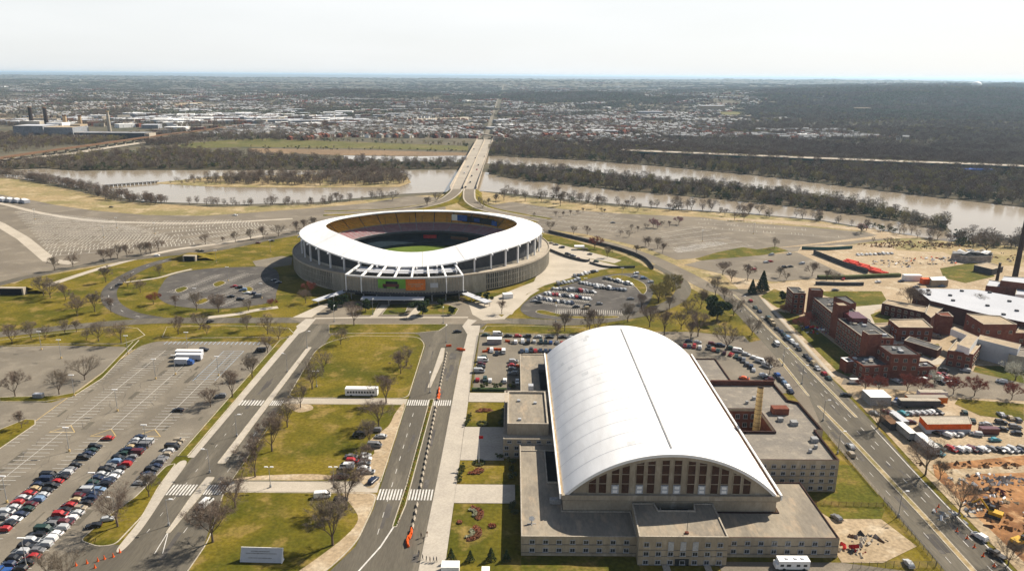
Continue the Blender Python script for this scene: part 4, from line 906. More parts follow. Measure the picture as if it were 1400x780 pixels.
# boiler house and its stack
bo = bld('boiler_house', 'stepped brick boiler house with white roofs at the river side', 'boiler house')
flat_block(bo, 'hall', quad(9, (1348, 390), (1376, 393), (1385, 387), (1352, 382)), 0, 9, M['brick'], M['silverroof'], .4, .4)
flat_block(bo, 'hall', quad(13, (1368, 383), (1410, 388), (1420, 380), (1372, 377)), 0, 13, M['brick'], M['silverroof'], .4, .4)
flat_block(bo, 'hall', quad(9, (1388, 402), (1430, 405), (1430, 396), (1390, 394)), 0, 9, M['white'], M['silverroof'], .4, .4)
for u, v, h, r, lb in ((1386, 386, 46, 1.5, 'tall dark boiler stack rising beside the brick boiler house'), (1361, 393, 17, .9, 'short dark flue on the white boiler house roof')):
    x, y = G2(u, v); c = empty('smokestack', (x, y, 0), 0, lb, 'smokestack'); mb = MB(); mb.tube((0, 0, 0), (0, 0, h), r * 1.25, r * .8, 14); mb.ob('shaft', M['stackdark'], c); mb = MB(); mb.tube((0, 0, h - .6), (0, 0, h + .1), r * .95, r * .95, 14); mb.ob('rim', M['darksteel'], c)
# half demolished sheds on the river site
rn = bld('ruined_shed', 'half demolished tan shed with broken white roof sheets on the site', 'ruin')
flat_block(rn, 'walls', quad(5, (1301, 347), (1326, 351), (1356, 350), (1358, 345), (1306, 343)), 0, 5, M['rubble'], M['dark'], .3, .3)
for i in range(16):
    u = 1306 + rnd.random() * 50; x, y = G2(u, 344 + rnd.random() * 5, 5); mb = MB(); mb.box(-3, 3, -1.6, 1.6, 0, .25); o = mb.ob('roof_sheet', M['white'] if i % 3 else M['steel'], rn, loc=(x, y, 5 + rnd.random() * 1.5)); o.rotation_euler = (rnd.uniform(-.4, .4), rnd.uniform(-.4, .4), rnd.uniform(0, 3))
simple('flat_hut', 'low hut with a broad tan flat roof beside the ruined shed', quad(4.5, (1332, 362), (1357, 368), (1372, 364), (1350, 358)), 4.5, M['darksteel'], M['tanroof'], .3)
simple('site_cabin', 'tan metal cabin with a pale roof by the site road', quad(4.5, (1274, 383), (1297, 383), (1292, 377), (1270, 378)), 4.5, M['tanroof'], M['white'], .2)
# yard beside the avenue: long orange clubhouse, trailers, containers
oc = bld('orange_clubhouse', 'long orange walled building with pale roof and white base in the car yard', 'building')
P = quad(4.2, (1268, 579.5), (1329, 579), (1325, 568), (1257.5, 568)); flat_block(oc, 'house', P, 1.8, 4.2, M['orange'], M['coping'], .2, .3, M['coping'])
flat_block(oc, 'base', P, 0, 1.8, M['silverroof'], M['steel'], 0, .3)
def box_thing(name, label, cat, u, v, L, W, H, rz, m, rm=None, z0=.0, group=None, wheels=False, zb=0):
    x, y = G2(u, v, 0); e = empty(name, (x, y, zb), rz, label, cat, group)
    mb = MB(); mb.box(-L / 2, L / 2, -W / 2, W / 2, z0, H - .08); mb.ob('body', m, e)
    mb = MB(); mb.box(-L / 2 - .04, L / 2 + .04, -W / 2 - .04, W / 2 + .04, H - .08, H); mb.ob('roof', rm or m, e)
    if wheels:
        for sx in (-.32, .32):
            for sy in (-1, 1): mb = MB(); mb.tube((sx * L, sy * W * .38, .48), (sx * L, sy * W * .5, .48), .48, .48, 10); mb.ob('wheel', M['tyre'], e)
    return e
box_thing('site_office', 'grey site office with white roof by the avenue hedge', 'cabin', 1197, 549, 9, 8, 4, 0, M['steel'], M['white'])
box_thing('trailer', 'white box trailer with maroon cab side in the car yard', 'trailer', 1273, 545, 12, 3, 3.8, 0, M['silverroof'], M['coping'], .9, wheels=True)
box_thing('trailer', 'long orange red trailer between two pale trailers in the car yard', 'trailer', 1265, 551.5, 17, 3, 3.6, 0, M['orangeb'], M['car_tan'], .9, wheels=True)
box_thing('trailer', 'long dark trailer with pale roof above a row of parked cars', 'trailer', 1255, 556, 17, 3, 3.6, 0, M['darksteel'], M['coping'], .9, wheels=True)
box_thing('container', 'dark brown container with rusty roof at the avenue edge of the car yard', 'container', 1215, 582, 3.5, 8, 3, .05, M['darksteel'], M['rust'])
box_thing('container', 'pale container with grey roof behind the rusty container', 'container', 1228, 578, 3, 9, 3, .08, M['steel'], M['silverroof'])
box_thing('trailer', 'pale box trailer parked beside the avenue hedge', 'trailer', 1237, 595, 2.8, 10, 3.6, .05, M['steel'], M['white'], .8, wheels=True)
box_thing('trailer', 'clean white box trailer next to the teal car', 'trailer', 1266, 613, 2.9, 12, 3.8, .04, M['silverroof'], M['white'], .8, wheels=True)
box_thing('container', 'short dark maroon container at the middle of the car yard', 'container', 1351, 592, 7, 2.6, 2.6, 0, M['car_maroon'])
box_thing('container', 'white tank trailer on the site road', 'tank', 1246, 383, 12, 4, 4, 0, M['white'])
box_thing('container', 'orange container beside the tan cabin', 'container', 1266, 388, 7, 4, 4, 0, M['orange'])
box_thing('site_cabin', 'white topped cabin in the armory car park corner', 'cabin', 676, 469, 7.5, 4, 3, 0, M['steel'], M['white'])
box_thing('bus', 'long white bus with dark windows on the central lawn path', 'bus', 495, 540, 14, 2.9, 3.7, 0, M['white'], M['white'], .5, wheels=True)
o = [x for x in bpy.data.objects if x.name.startswith('bus')][0]
for i in range(10): mb = MB(); mb.box(-6.2 + i * 1.22, -5.3 + i * 1.22, -1.5, -1.455, 1.6, 2.6); mb.ob('window', M['glass'], o)
box_thing('box_truck', 'white box truck parked farther from the blue cabbed truck in the empty lot', 'truck', 259, 492, 12.5, 2.6, 3.4, 0, M['silverroof'], M['white'], .7, wheels=True)
box_thing('box_truck', 'long white truck at the stadium side of the parked trucks', 'truck', 259.5, 487, 13, 2.6, 3.4, 0, M['silverroof'], M['white'], .7, wheels=True)
t_ = box_thing('box_truck', 'white box truck with a blue cab in the empty lot', 'truck', 249, 498, 6, 2.5, 3.2, 0, M['silverroof'], M['white'], .7, wheels=True)
mb = MB(); mb.box(3.1, 5.6, -1.1, 1.1, .5, 2.1); mb.box(3.1, 4.6, -1.05, 1.05, 2.1, 2.7); mb.ob('cab', M['car_blue'], t_)
rv = box_thing('motorhome', 'white motorhome parked in the yard in front of the armory', 'motorhome', 1083, 776, 8.8, 2.7, 3.2, 0, M['white'], M['white'], .6, wheels=True)
mb = MB(); mb.box(-5.2, -4.4, -1.15, 1.15, .6, 2.0); mb.ob('cab', M['white'], rv)
for x0, x1 in ((-4.0, -3.0), (-2.2, -1.0), (.6, 1.6), (2.6, 3.6)): mb = MB(); mb.box(x0, x1, -1.4, -1.355, 1.5, 2.2); mb.ob('window', M['glass'], rv)
for x in (-2, .5, 2.5): mb = MB(); mb.box(x - .4, x + .4, -.5, .3, 3.2, 3.4); mb.ob('roof_vent', M['silverroof'], rv)
# sign trailer on the lawn
x, y = G2(358, 767); sg = empty('sign_trailer', (x, y, 0), -.03, 'long white sign trailer standing on the near end of the central lawn', 'sign')
mb = MB(); mb.quad((-6, -1.0, .4), (6, -1.0, .4), (6, .9, 4.0), (-6, .9, 4.0)); mb.quad((6, 1.0, .4), (-6, 1.0, .4), (-6, .98, 4.0), (6, .98, 4.0)); mb.ob('panel', M['silverroof'], sg)  # panel's grey-blue puts the shade on the white sign face into its colour
mb = MB(); mb.prism([(6.0, -1.0), (6.25, -1.0), (6.25, 1), (6.0, 1)], .3, .5); mb.quad((6.02, -1.05, .3), (6.3, -1.05, .3), (6.3, .9, 4.1), (6.02, .9, 4.1)); mb.tri((6.02, -1, .4), (6.02, 1, .4), (6.02, .95, 4.0)); mb.box(-6, 6.2, .85, 1.0, 3.95, 4.1); mb.ob('frame', M['white'], sg)
for z, x0, x1 in ((3.0, -3.0, 2.4), (2.5, -4.5, 4.5), (1.4, -3.6, 3.2)): mb = MB(); y_ = -1.0 + 1.9 * (z - .4) / 3.6; mb.quad((x0, y_ - .03, z), (x1, y_ - .03, z), (x1, y_ + .09, z + .22), (x0, y_ + .09, z + .22)); mb.ob('lettering', M['steel'], sg)
for sx in (-4, 4): mb = MB(); mb.tube((sx, -.8, .42), (sx, .8, .42), .42, .42, 10); mb.ob('wheel', M['tyre'], sg)
# small white event cabins at the bottom edge and in the park
for u, v, L, W, H, lb in ((616, 781, 5, 3, 2.6, 'small white cabin at the near end of the armory garden'), (664, 784, 2.2, 2, 1.8, 'little white cabinet beside the conical shrubs')):
    box_thing('cabin', lb, 'cabin', u, v, L, W, H, 0, M['white'])
box_thing('generator', 'grey generator box on the grass strip between the car parks', 'generator', 53, 543, 4, 2, 1.9, 0, M['steel'], M['silverroof'])
for i in range(5): box_thing('storage_trailer', 'white trailer in the row parked on the far lot, %s from the lot edge' % ORD[i], 'trailer', -6 + i * 10, 274.5 + i * .7, 5.5, 15, 4, .9, M['silverroof'], M['white'], .6, 'trailers on the far lot')
box_thing('marquee', 'white gazebo on the stadium ramp yard', 'gazebo', 792, 341, 8, 5, 3.2, 0, M['white'], M['white'], 2)
box_thing('ticket_hut', 'white ticket hut on the plaza lawn beside the stadium', 'hut', 694, 407, 6, 4, 3, .3, M['white'], M['white'])
# underpass mouths
for u0, u1, v, h, lb in ((0, 31, 403, 4.6, 'dark underpass mouth under the loop road beside the park'), (252, 266, 357, 4.2, 'dark tunnel mouth where the ring road dives under the loop')):
    a = Vector(G2(u0, v)); b = Vector(G2(u1, v)); e = empty('underpass', (a.x, a.y, 0), 0, lb, 'underpass'); ln = b.x - a.x
    mb = MB(); mb.box(0, ln, .2, 3, 0, h - .6); mb.ob('opening', M['dark'], e); mb = MB(); mb.box(-1, ln + 1, 0, 3.4, h - .6, h - .1); mb.box(-1, 0, 0, 3.4, 0, h - .6); mb.box(ln, ln + 1, 0, 3.4, 0, h - .6); mb.ob('portal', M['terrace'], e); mb = MB(); mb.quad((-14, 3.4, .1), (-1, 3.4, h - .1), (-1, 12, h - .4), (-14, 14, .1)); mb.quad((-1, 3.4, h - .1), (ln + 1, 3.4, h - .1), (ln + 1, 12, h - .4), (-1, 12, h - .4)); mb.quad((ln + 1, 3.4, h - .1), (ln + 14, 3.4, .1), (ln + 14, 14, .1), (ln + 1, 12, h - .4)); mb.quad((-1, 12, h - .4), (ln + 1, 12, h - .4), (ln + 6, 24, .1), (-6, 24, .1)); mb.quad((-14, 3.4, .1), (-1, 3.4, .1), (-1, 3.4, h - .1), (-1, 3.4, h - .1)); mb.ob('embankment', M['lawn'], e)
# red barrier stacks, site hoarding
for i in range(9):
    t = i / 8; x, y = G2(1159 + 40 * t, 360 + 14 * t); e = empty('barrier_stack', (x, y, 0), .5, 'bright red plastic barrier stack beside the dark hoarding, %s from the river end' % ORD[i], 'barriers', 'red barrier stacks')
    mb = MB(); 
    for k in range(3): mb.box(-1 + 2.4 * k, 1 + 2.4 * k, -5, 5, 0, 1.1 + .5 * ((i + k) % 3))
    mb.ob('panels', M['redtarp'], e)['kind'] = 'stuff'
wall('hoarding', px([(1112, 347), (1135, 356), (1160, 366), (1186, 374)]), 3.4, .4, M['darksteel'], 'long dark hoarding beside the bright red barrier stacks', 'hoarding')
wall('hoarding', px([(1096, 341), (1132, 342), (1165, 340)]), 2.6, .4, M['girder'], 'green dark hoarding along the river side of the site', 'hoarding')
wall('hedge', px([(1118, 381), (1160, 381), (1200, 379), (1230, 378)]), 2.4, 3, M['shrub'], 'dark hedge between the hospital lawn and the site', 'hedge')
wall('hoarding', px([(1115, 389), (1150, 390), (1180, 390)]), 2.2, 1.5, M['darksteel'], 'dark fence screen along the hospital lawn path', 'fence')
def wall_fence(P, h, m, label):
    e = empty('fence', (P[0][0], P[0][1], 0), 0, label, 'fence'); o0 = Vector(P[0]); mbp = MB(); mbr = MB()
    for a_, b_ in zip(P[:-1], P[1:]):
        a_, b_ = Vector(a_) - o0, Vector(b_) - o0; n = max(1, int((b_ - a_).length / 2.4))
        for i in range(n + 1): c = a_.lerp(b_, i / n); mbp.tube((c.x, c.y, 0), (c.x, c.y, h), .06, .06, 5)
        for z in [h * k / 6 for k in range(1, 7)]: mbr.tube((a_.x, a_.y, z), (b_.x, b_.y, z), .035, .035, 4, 0, False)
    mbp.ob('posts', m, e)['kind'] = 'stuff'; mbr.ob('rails', m, e)['kind'] = 'stuff'
wall_fence([(122.6, 178), (123.2, 200), (123.6, 216)], 1.9, M['darksteel'], 'dark mesh fence between the service yard and the avenue')
wall_fence([(98, 181.5), (110, 182), (122, 182)], 2.2, M['darksteel'], 'dark screen fence at the near side of the service yard')
wall_fence([(98, 214), (110, 213.4), (122, 213)], 1.6, M['rust'], 'rusty railing between the side lawn and the armory yard')
wall_fence([(123.8, 220), (124, 245), (124.2, 262)], 1.4, M['coping'], 'pale railing along the avenue pavement beside the armory')
wall('hedge', px([(1240, 700), (1270, 730), (1300, 770)]), 1.2, 1, M['drygrass'], 'dry strip of scrub along the bottom of the avenue', 'hedge') if False else None
wall('hedge', [(-17.6, 303.4), (-2, 303.4)], 1.3, 1.6, M['ever'], 'dark clipped hedge on the garden side of the armory car park', 'hedge')
wall_fence([(-17.6, 305), (-17.8, 340), (-17.4, 376)], 1.6, M['darksteel'], 'dark fence between the wide pavement and the armory car park')
# building site machines and debris
def digger(u, v, rz, lb):
    x, y = G2(u, v); e = empty('excavator', (x, y, 0), rz, lb, 'excavator')
    for s in (-1, 1): mb = MB(); mb.box(-2.2, 2.2, s * 1.3 - .35, s * 1.3 + .35, .1, 1); mb.ob('track', M['darksteel'], e)
    mb = MB(); mb.box(-2.4, 1.4, -1.3, 1.3, 1.1, 2.2); mb.ob('body', M['yellow'], e); mb = MB(); mb.box(.1, 1.5, -1.3, -.1, 2.2, 3.4); mb.ob('cab', M['glass'], e)
    mb = MB(); mb.tube((1.2, .4, 1.8), (4.2, .4, 5), .35, .28, 6); mb.tube((4.2, .4, 5), (6.4, .4, 2.6), .28, .2, 6); mb.ob('boom', M['yellow'], e)
    mb = MB(); mb.box(6, 7, -.1, .9, 1.6, 2.6); mb.ob('bucket', M['darksteel'], e)
digger(1358, 706, 2.4, 'yellow excavator working by the debris at the middle of the dirt site')
digger(1392, 744, .4, 'yellow excavator at the near edge of the dirt site')
digger(1196, 733, 3.6, 'orange yellow machine among the rubbish in the armory yard') if False else None
def rubble(name, lb, u, v, rx, ry, n, h, mats, cat='rubble'):
    x, y = G2(u, v); e = empty(name, (x, y, 0), 0, lb, cat); mbs = [MB() for _ in mats]
    for i in range(n):
        a = rnd.random() * TW; r = math.sqrt(rnd.random()); px_, py_ = math.cos(a) * rx * r, math.sin(a) * ry * r; s = rnd.uniform(.25, .85); z = h * (1 - r) * rnd.random()
        mb = rnd.choice(mbs); c = Vector((px_, py_, z)); u1 = Vector((rnd.uniform(-1, 1), rnd.uniform(-1, 1), rnd.uniform(-.3, .6))).normalized(); v1 = u1.orthogonal().normalized(); w1 = u1.cross(v1)
        A, B, C = u1 * s * rnd.uniform(.6, 2), v1 * s * .7, w1 * s * .5; i0 = len(mb.v)
        mb.v += [tuple(c + A * p + B * q + C * t) for p in (-1, 1) for q in (-1, 1) for t in (0, 1.6)]
        for f in ((0, 1, 3, 2), (4, 6, 7, 5), (0, 4, 5, 1), (2, 3, 7, 6), (1, 5, 7, 3), (0, 2, 6, 4)): mb.f.append(tuple(i0 + k for k in f)); mb.m.append(0)
    for mb, m in zip(mbs, mats):
        if mb.v: mb.ob('debris', m, e)['kind'] = 'stuff'
rubble('rubble_heap', 'grey white debris heap in the middle of the dirt site', 1345, 656, 9, 5, 34, 1.6, [M['rubble'], M['white'], M['steel']])
rubble('rubble_heap', 'heap of grey round bundles at the edge of the dirt site', 1386, 658, 6, 3, 26, 3, [M['steel'], M['rubble']])
rubble('rubble_heap', 'pale broken slabs spilling beside the avenue kerb', 1300, 706, 6, 3, 22, .5, [M['white'], M['rubble'], M['steel']])
rubble('rubble_heap', 'white tangled scrap under the bare tree on the dirt site', 1326, 694, 4, 3, 18, 2, [M['white'], M['steel']])
rubble('rubble_heap', 'small white stack on bare earth near the avenue', 1310, 657, 3, 2, 14, 1.2, [M['white'], M['coping']])
rubble('rubble_heap', 'red and dark scrap pile beyond the debris heap', 1362, 672, 6, 3, 26, 1.5, [M['rust'], M['car_maroon'], M['darksteel']])
rubble('rubble_heap', 'dark wreckage beside the excavator', 1350, 690, 7, 3, 28, 2.5, [M['rust'], M['darksteel'], M['white']])
rubble('rubble_heap', 'orange brown scrap metal heap in the armory service yard', 1188, 738, 6, 3.5, 24, 1.6, [M['rust'], M['coping'], M['darksteel'], M['rubble']])
rubble('rubble_heap', 'dark and red machinery cluster beside the armory end wall', 1160, 752, 5, 3, 22, 1.6, [M['darksteel'], M['red'], M['coping']])
rubble('rubble_heap', 'scattered pale debris on the sandy river site', 1222, 361, 16, 12, 40, 1.6, [M['white'], M['rust'], M['steel']])
rubble('rubble_heap', 'rusty debris scattered between site road and ruined shed', 1280, 357, 30, 14, 70, 1.6, [M['rubble'], M['orange'], M['darksteel'], M['white']])
rubble('rubble_heap', 'playground clutter beside the hospital lawn path', 1112, 451, 9, 7, 34, 1.8, [M['yellow'], M['red'], M['white'], M['blue']])
rubble('earth_mound', 'long brown earth mound with scrub by the river track', 1250, 336, 48, 12, 200, 5, [M['dirt'], M['rust']], 'mound')
rubble('earth_mound', 'low rust brown spoil mound along the yard edge of the dirt site', 1330, 636, 22, 2.5, 50, .8, [M['dirt'], M['rust']], 'mound')
rubble('earth_mound', 'dark spoil mound at the bottom corner of the dirt site', 1385, 715, 10, 5, 40, 1.2, [M['dirt'], M['rust']], 'mound')
rubble('rubble_heap', 'small scatter of pale timber on the dirt site', 1370, 690, 10, 6, 40, .6, [M['coping'], M['sand'], M['white']])
rubble('rubble_heap', 'dark pile at the river side edge of the site', 1383, 352, 30, 16, 60, 2, [M['dirt'], M['rubble'], M['dirt']])
# ------------------------------------------------------------ bridge over the river and road beyond
M['bridge_road'] = mat('bridge_roadway', (.36, .32, .265), (.31, .275, .23), .03, .6, fine=.1)
br = bld('river_bridge', 'long pale road bridge crossing the brown river behind the stadium', 'bridge')
def deck(x0, x1, y0, y1, z0, z1, m, mb):
    mb.quad((x0[0], y0, z0), (x1[0], y0, z0), (x1[1], y1, z1), (x0[1], y1, z1)); 
    for a, b in ((x0[0], x0[1]), (x1[0], x1[1])): mb.quad((a, y0, z0 - 1.5), (a, y0, z0), (b, y1, z1), (b, y1, z1 - 1.5))
mb = MB(); deck((-74, -75), (-42.5, -43), 872, 1190, 5.3, 8, None, mb); deck((-75, -76), (-43, -42), 1190, 1560, 8, 6, None, mb); mb.ob('deck', M['bridge'], br)
mb = MB(); deck((-71.6, -72.6), (-59.6, -59.8), 871, 1190, 5.45, 8.15, None, mb); deck((-57.2, -57.4), (-45, -45.6), 871, 1190, 5.45, 8.15, None, mb); deck((-72.6, -73.6), (-59.8, -59.8), 1190, 1559, 8.15, 6.15, None, mb); deck((-57.4, -57.4), (-45.6, -44.6), 1190, 1559, 8.15, 6.15, None, mb); mb.ob('roadway', M['bridge_road'], br)
mb = MB()
for x in (-74.4, -58.6, -42.8): mb.box(x - .25, x + .25, 872, 1560, 6.2, 8.8)
mb.ob('parapet', M['coping'], br)['kind'] = 'stuff'
for y in range(900, 1540, 62): mb = MB(); mb.box(-72, -43, y - 1.2, y + 1.2, -.5, 5.6); mb.ob('pier', M['stadconc'], br)
def ramp3(P, wd, name, m, mk):
    """curved approach road climbing to the bridge, with pale kerbs and grass side slopes"""
    Q = []; n = 5
    for i in range(len(P) - 1):
        g = lambda k: P[min(max(k, 0), len(P) - 1)]; p0, p1, p2, p3 = g(i - 1), g(i), g(i + 1), g(i + 2)
        for k in range(n):
            t = k / n; Q.append(Vector([.5 * (2 * p1[j] + (p2[j] - p0[j]) * t + (2 * p0[j] - 5 * p1[j] + 4 * p2[j] - p3[j]) * t * t + (3 * p1[j] - p0[j] - 3 * p2[j] + p3[j]) * t ** 3) for j in range(3)]))
    Q.append(Vector(P[-1])); rows = []
    for i, q in enumerate(Q):
        d = Q[min(i + 1, len(Q) - 1)] - Q[max(i - 1, 0)]; d.z = 0; d.normalize(); rows.append((q, Vector((-d.y, d.x, 0))))
    for nm, o0, o1, dz0, dz1, mm in (('roadway', -wd / 2, wd / 2, 0, 0, m), ('kerb', wd / 2, wd / 2 + 1.6, .12, .12, mk), ('kerb', -wd / 2 - 1.6, -wd / 2, .12, .12, mk), ('slope', wd / 2 + 1.6, wd / 2 + 9, 0, None, M['lawn']), ('slope', -wd / 2 - 9, -wd / 2 - 1.6, None, 0, M['lawn'])):
        mb = MB()
        for (p, u), (q, v) in zip(rows[:-1], rows[1:]):
            z = lambda b, d: (.12 if d is None else b.z + d)
            a_, b_ = p + u * o0, p + u * o1; c_, e_ = q + v * o1, q + v * o0
            mb.quad((a_.x, a_.y, z(p, dz0)), (b_.x, b_.y, z(p, dz1)), (c_.x, c_.y, z(q, dz1)), (e_.x, e_.y, z(q, dz0)))
        mb.ob('approach_' + nm, mm, br)
ramp3([(-65.5, 876, 5.45), (-67, 845, 4.6), (-76, 805, 2.6), (-98, 772, 1.0), (-132, 748, .35), (-190, 735, .3)], 11, 'approach', M['asphalt_lot'], M['concrete'])
ramp3([(-51, 876, 5.45), (-50, 845, 4.6), (-46, 805, 2.6), (-32, 768, 1.0), (-6, 738, .35), (30, 705, .3)], 11, 'approach', M['asphalt_lot'], M['concrete'])
ribbon('far_road', [(-58, 1560), (-62, 1750), (-66, 2100), (-72, 2600), (-80, 3300), (-85, 4200), (-90, 5200), (-100, 6500), (-110, 8600)], 10, .0, M['asphalt']).location.z = .3
fr = bpy.data.objects['far_road']
for v in fr.data.vertices: v.co.z = hill(v.co.x, v.co.y) + 1.2 if v.co.y > 1600 else 6
vb = bld('overpass', 'pale highway overpass crossing the far road beyond the bridge', 'bridge')
mb = MB(); p0, p1, p2 = G2(620, 181, 7), G2(660, 183, 7), G2(700, 190, 7)
for a, b in ((p0, p1), (p1, p2)): mb.quad((a[0], a[1] - 9, 7), (b[0], b[1] - 9, 7), (b[0], b[1] + 9, 7), (a[0], a[1] + 9, 7)); mb.quad((a[0], a[1] - 9, 5.5), (b[0], b[1] - 9, 5.5), (b[0], b[1] - 9, 8), (a[0], a[1] - 9, 8))
mb.ob('deck', M['coping'], vb)
for i in range(5): x = p0[0] + (p2[0] - p0[0]) * (i + .5) / 5; y = p0[1] + (p2[1] - p0[1]) * (i + .5) / 5; mb = MB(); mb.box(x - 1, x + 1, y - 8, y + 8, 0, 5.6); mb.ob('pier', M['stadconc'], vb)
# elevated highway through the wood
hw = bld('elevated_highway', 'white elevated highway on green girders running through the far wood', 'bridge')
HP = catmull([G2(u, v, 11) for u, v in ((850, 205), (895, 207), (1000, 211.5), (1100, 215.5), (1200, 219.5), (1300, 223), (1400, 227), (1520, 232))], False, 4)
mb = MB(); ribbon_mb(mb, HP, 34, 11.05, 0); mb.ob('deck', M['concrete'], hw)
mb = MB(); ribbon_mb(mb, HP, 32, 10.9, 0, False, 2.4); mb.ob('girder', M['girder'], hw)
mb = MB(); 
for s in (-1, 1): ribbon_mb(mb, [(p[0], p[1] + 17 * s) for p in HP], .6, 11.9, 0, False, .9)
mb.ob('parapet', M['coping'], hw)['kind'] = 'stuff'
for i in range(1, len(HP), 2): x, y = HP[i]; mb = MB(); mb.box(x - 1.2, x + 1.2, y - 6, y + 6, 0, 8.2); mb.ob('pier', M['stadconc'], hw)
# railway viaduct and power station
rl = bld('railway_viaduct', 'rust brown railway viaduct curving past the power station', 'viaduct')
RP = catmull([G2(u, v, 8) for u, v in ((-60, 226), (0, 215), (60, 206), (120, 198), (170, 191), (220, 184), (280, 177), (330, 170))], False, 4)
mb = MB(); ribbon_mb(mb, RP, 11, 8, 0, False, 2.2); mb.ob('deck', M['rust'], rl)
for i in range(0, len(RP), 1): x, y = RP[i]; mb = MB(); mb.box(x - 1.5, x + 1.5, y - 3, y + 3, 0, 5.9); mb.ob('pier', M['coping'], rl)
ribbon('pale_embankment', catmull(px([(-40, 222), (40, 216), (88, 212), (140, 204), (200, 195)]), False), 22, 1.2, M['coping'])
pp = bld('power_station', 'grey power station with long dark hall beyond the railway', 'power station')
def pbox(u0, u1, v, h, dep, m, rm, z0=0):
    a = G2(u0, v); b = G2(u1, v); y = (a[1] + b[1]) / 2
    flat_block(pp, 'hall', [(a[0], y), (b[0], y), (b[0], y + dep), (a[0], y + dep)], z0, h, m, rm, .3, 1)
pbox(19, 62, 190, 27, 60, M['plant'], M['silverroof']); pbox(62, 102, 190, 24, 60, M['plant'], M['tanroof']); pbox(100, 200, 191, 14, 40, M['darksteel'], M['plant']); pbox(199, 205, 192, 14, 30, M['coping'], M['coping'])
pbox(30, 58, 187, 33, 30, M['coping'], M['white']); pbox(66, 88, 187, 30, 30, M['white'], M['white']); pbox(98, 112, 188, 27, 30, M['tanroof'], M['tanroof'])
for i in range(26): a = G2(101 + i * 3.75, 191); part_box(pp, 'window_bay', a[0], a[0] + 3.2, a[1] - .5, a[1] + .5, 6, 10, M['silverroof'])
for u, vt, m, r, lb in ((46.5, 146, 'stackdark', 4.2, 'dark power station stack nearest the picture edge'), (66.5, 147, 'stackdark', 4.2, 'second dark stack on the power station roof'), (92, 157.5, 'stacktan', 4.6, 'tan stack beside the second dark stack'), (112.5, 158, 'stacktan', 4.0, 'tan stack above the end of the tall plant hall'), (151, 152, 'coping', 3.4, 'tall pale stack rising behind the long dark hall')):
    a = G2(u, 186); lo = 0; hi = 120
    for _ in range(40):
        m_ = (lo + hi) / 2; q = Vector((a[0], a[1], m_)) - Vector((0, 0, CAM_H)); v = 390 - FPX * q.dot(cU) / q.dot(cF)
        if v > vt: lo = m_
        else: hi = m_
    c = empty('smokestack', (a[0], a[1], 0), 0, lb, 'smokestack'); mb = MB(); mb.tube((0, 0, 0), (0, 0, lo), r * 1.35, r * .8, 12); mb.ob('shaft', M[m], c); mb = MB(); mb.tube((0, 0, lo - 2), (0, 0, lo + .4), r * .95, r * .95, 12); mb.ob('rim', M['rust'] if m != 'coping' else M['stacktan'], c)
# low trestle bridge over the lake
tb = bld('trestle_bridge', 'low footbridge of short pale piers across the lake', 'bridge')
a = Vector(G2(143, 253, 2.5)); b = Vector(G2(217, 247.5, 2.5)); mb = MB(); ribbon_mb(mb, [tuple(a), tuple(b)], 4, 3, 0, False, .8); mb.ob('deck', M['steel'], tb)
for i in range(13): c = a.lerp(b, (i + .5) / 13); mb = MB(); mb.box(c.x - .9, c.x + .9, c.y - 2, c.y + 2, 0, 2.2); mb.ob('pier', M['coping'], tb)
# ------------------------------------------------------------ trees
def bare_tree(seed, H=12.0, spread=.55, nl=6, twigs=1500, tr=.27, droop=0, bushy=False):
    """trunk with limbs, and a crown of fine branching twigs"""
    r = random.Random(seed); T = MB(); C = MB(); tips = []
    th = H * (.22 if not bushy else .06)
    T.tube((0, 0, -.2), (0, 0, th), tr * 1.25, tr * .9, 7, 0, False)
    def grow(p, d, L, rad, depth):
        n = 2; q = p; dd = d.copy()
        for i in range(n):
            dd = (dd + Vector((r.uniform(-.18, .18), r.uniform(-.18, .18), r.uniform(-.02, .16 - droop)))).normalized(); e = q + dd * (L / n); r1 = rad * (1 - .3 * (i + 1) / n)
            (T if depth < 2 else C).tube(q, e, rad * (1 - .3 * i / n), r1, 5 if depth < 1 else (4 if depth < 2 else 3), 0, False); q = e
        if depth >= 3: tips.append((q, dd, L)); return
        for k in range(3 if depth < 2 else 3):
            az = r.uniform(0, TW); tl = r.uniform(.35, .85) if k else r.uniform(.05, .3); o = dd.orthogonal().normalized(); o = (Matrix.Rotation(az, 3, dd) @ o)
            nd = (dd * math.cos(tl) + o * math.sin(tl)).normalized(); nd.z = max(nd.z, -.12)
            grow(q, nd, L * r.uniform(.6, .8), rad * .58, depth + 1)
        if depth > 0: tips.append((p + (q - p) * r.random(), dd, L * .8))
    for k in range(nl):
        az = TW * k / nl + r.uniform(-.4, .4); tl = r.uniform(.15, 1.0) * spread * 1.7
        d = Vector((math.cos(az) * math.sin(tl), math.sin(az) * math.sin(tl), math.cos(tl)))
        grow(Vector((0, 0, th * r.uniform(.75, 1.0))), d, H * .29 * r.uniform(.85, 1.15), tr * .5, 0)
    per = max(1, twigs // max(1, len(tips)))
    for p, d, L in tips:
        for _ in range(per):
            dd = (d + Vector((r.gauss(0, .75), r.gauss(0, .75), r.gauss(.12, .55)))).normalized(); l = L * r.uniform(.5, 1.25); a = p + Vector((r.gauss(0, .2), r.gauss(0, .2), r.gauss(0, .2))); b = a + dd * l
            s = dd.orthogonal().normalized() * (.019 + .014 * r.random()); s = Matrix.Rotation(r.uniform(0, TW), 3, dd) @ s
            C.tri(tuple(a - s), tuple(a + s), tuple(b))
            m = a + dd * l * .45; d2 = (dd + Vector((r.gauss(0, .6), r.gauss(0, .6), r.gauss(.1, .5)))).normalized(); C.tri(tuple(m - s * .7), tuple(m + s * .7), tuple(m + d2 * l * .6))
    zm = max(v[2] for v in C.v)
    return T, C, zm
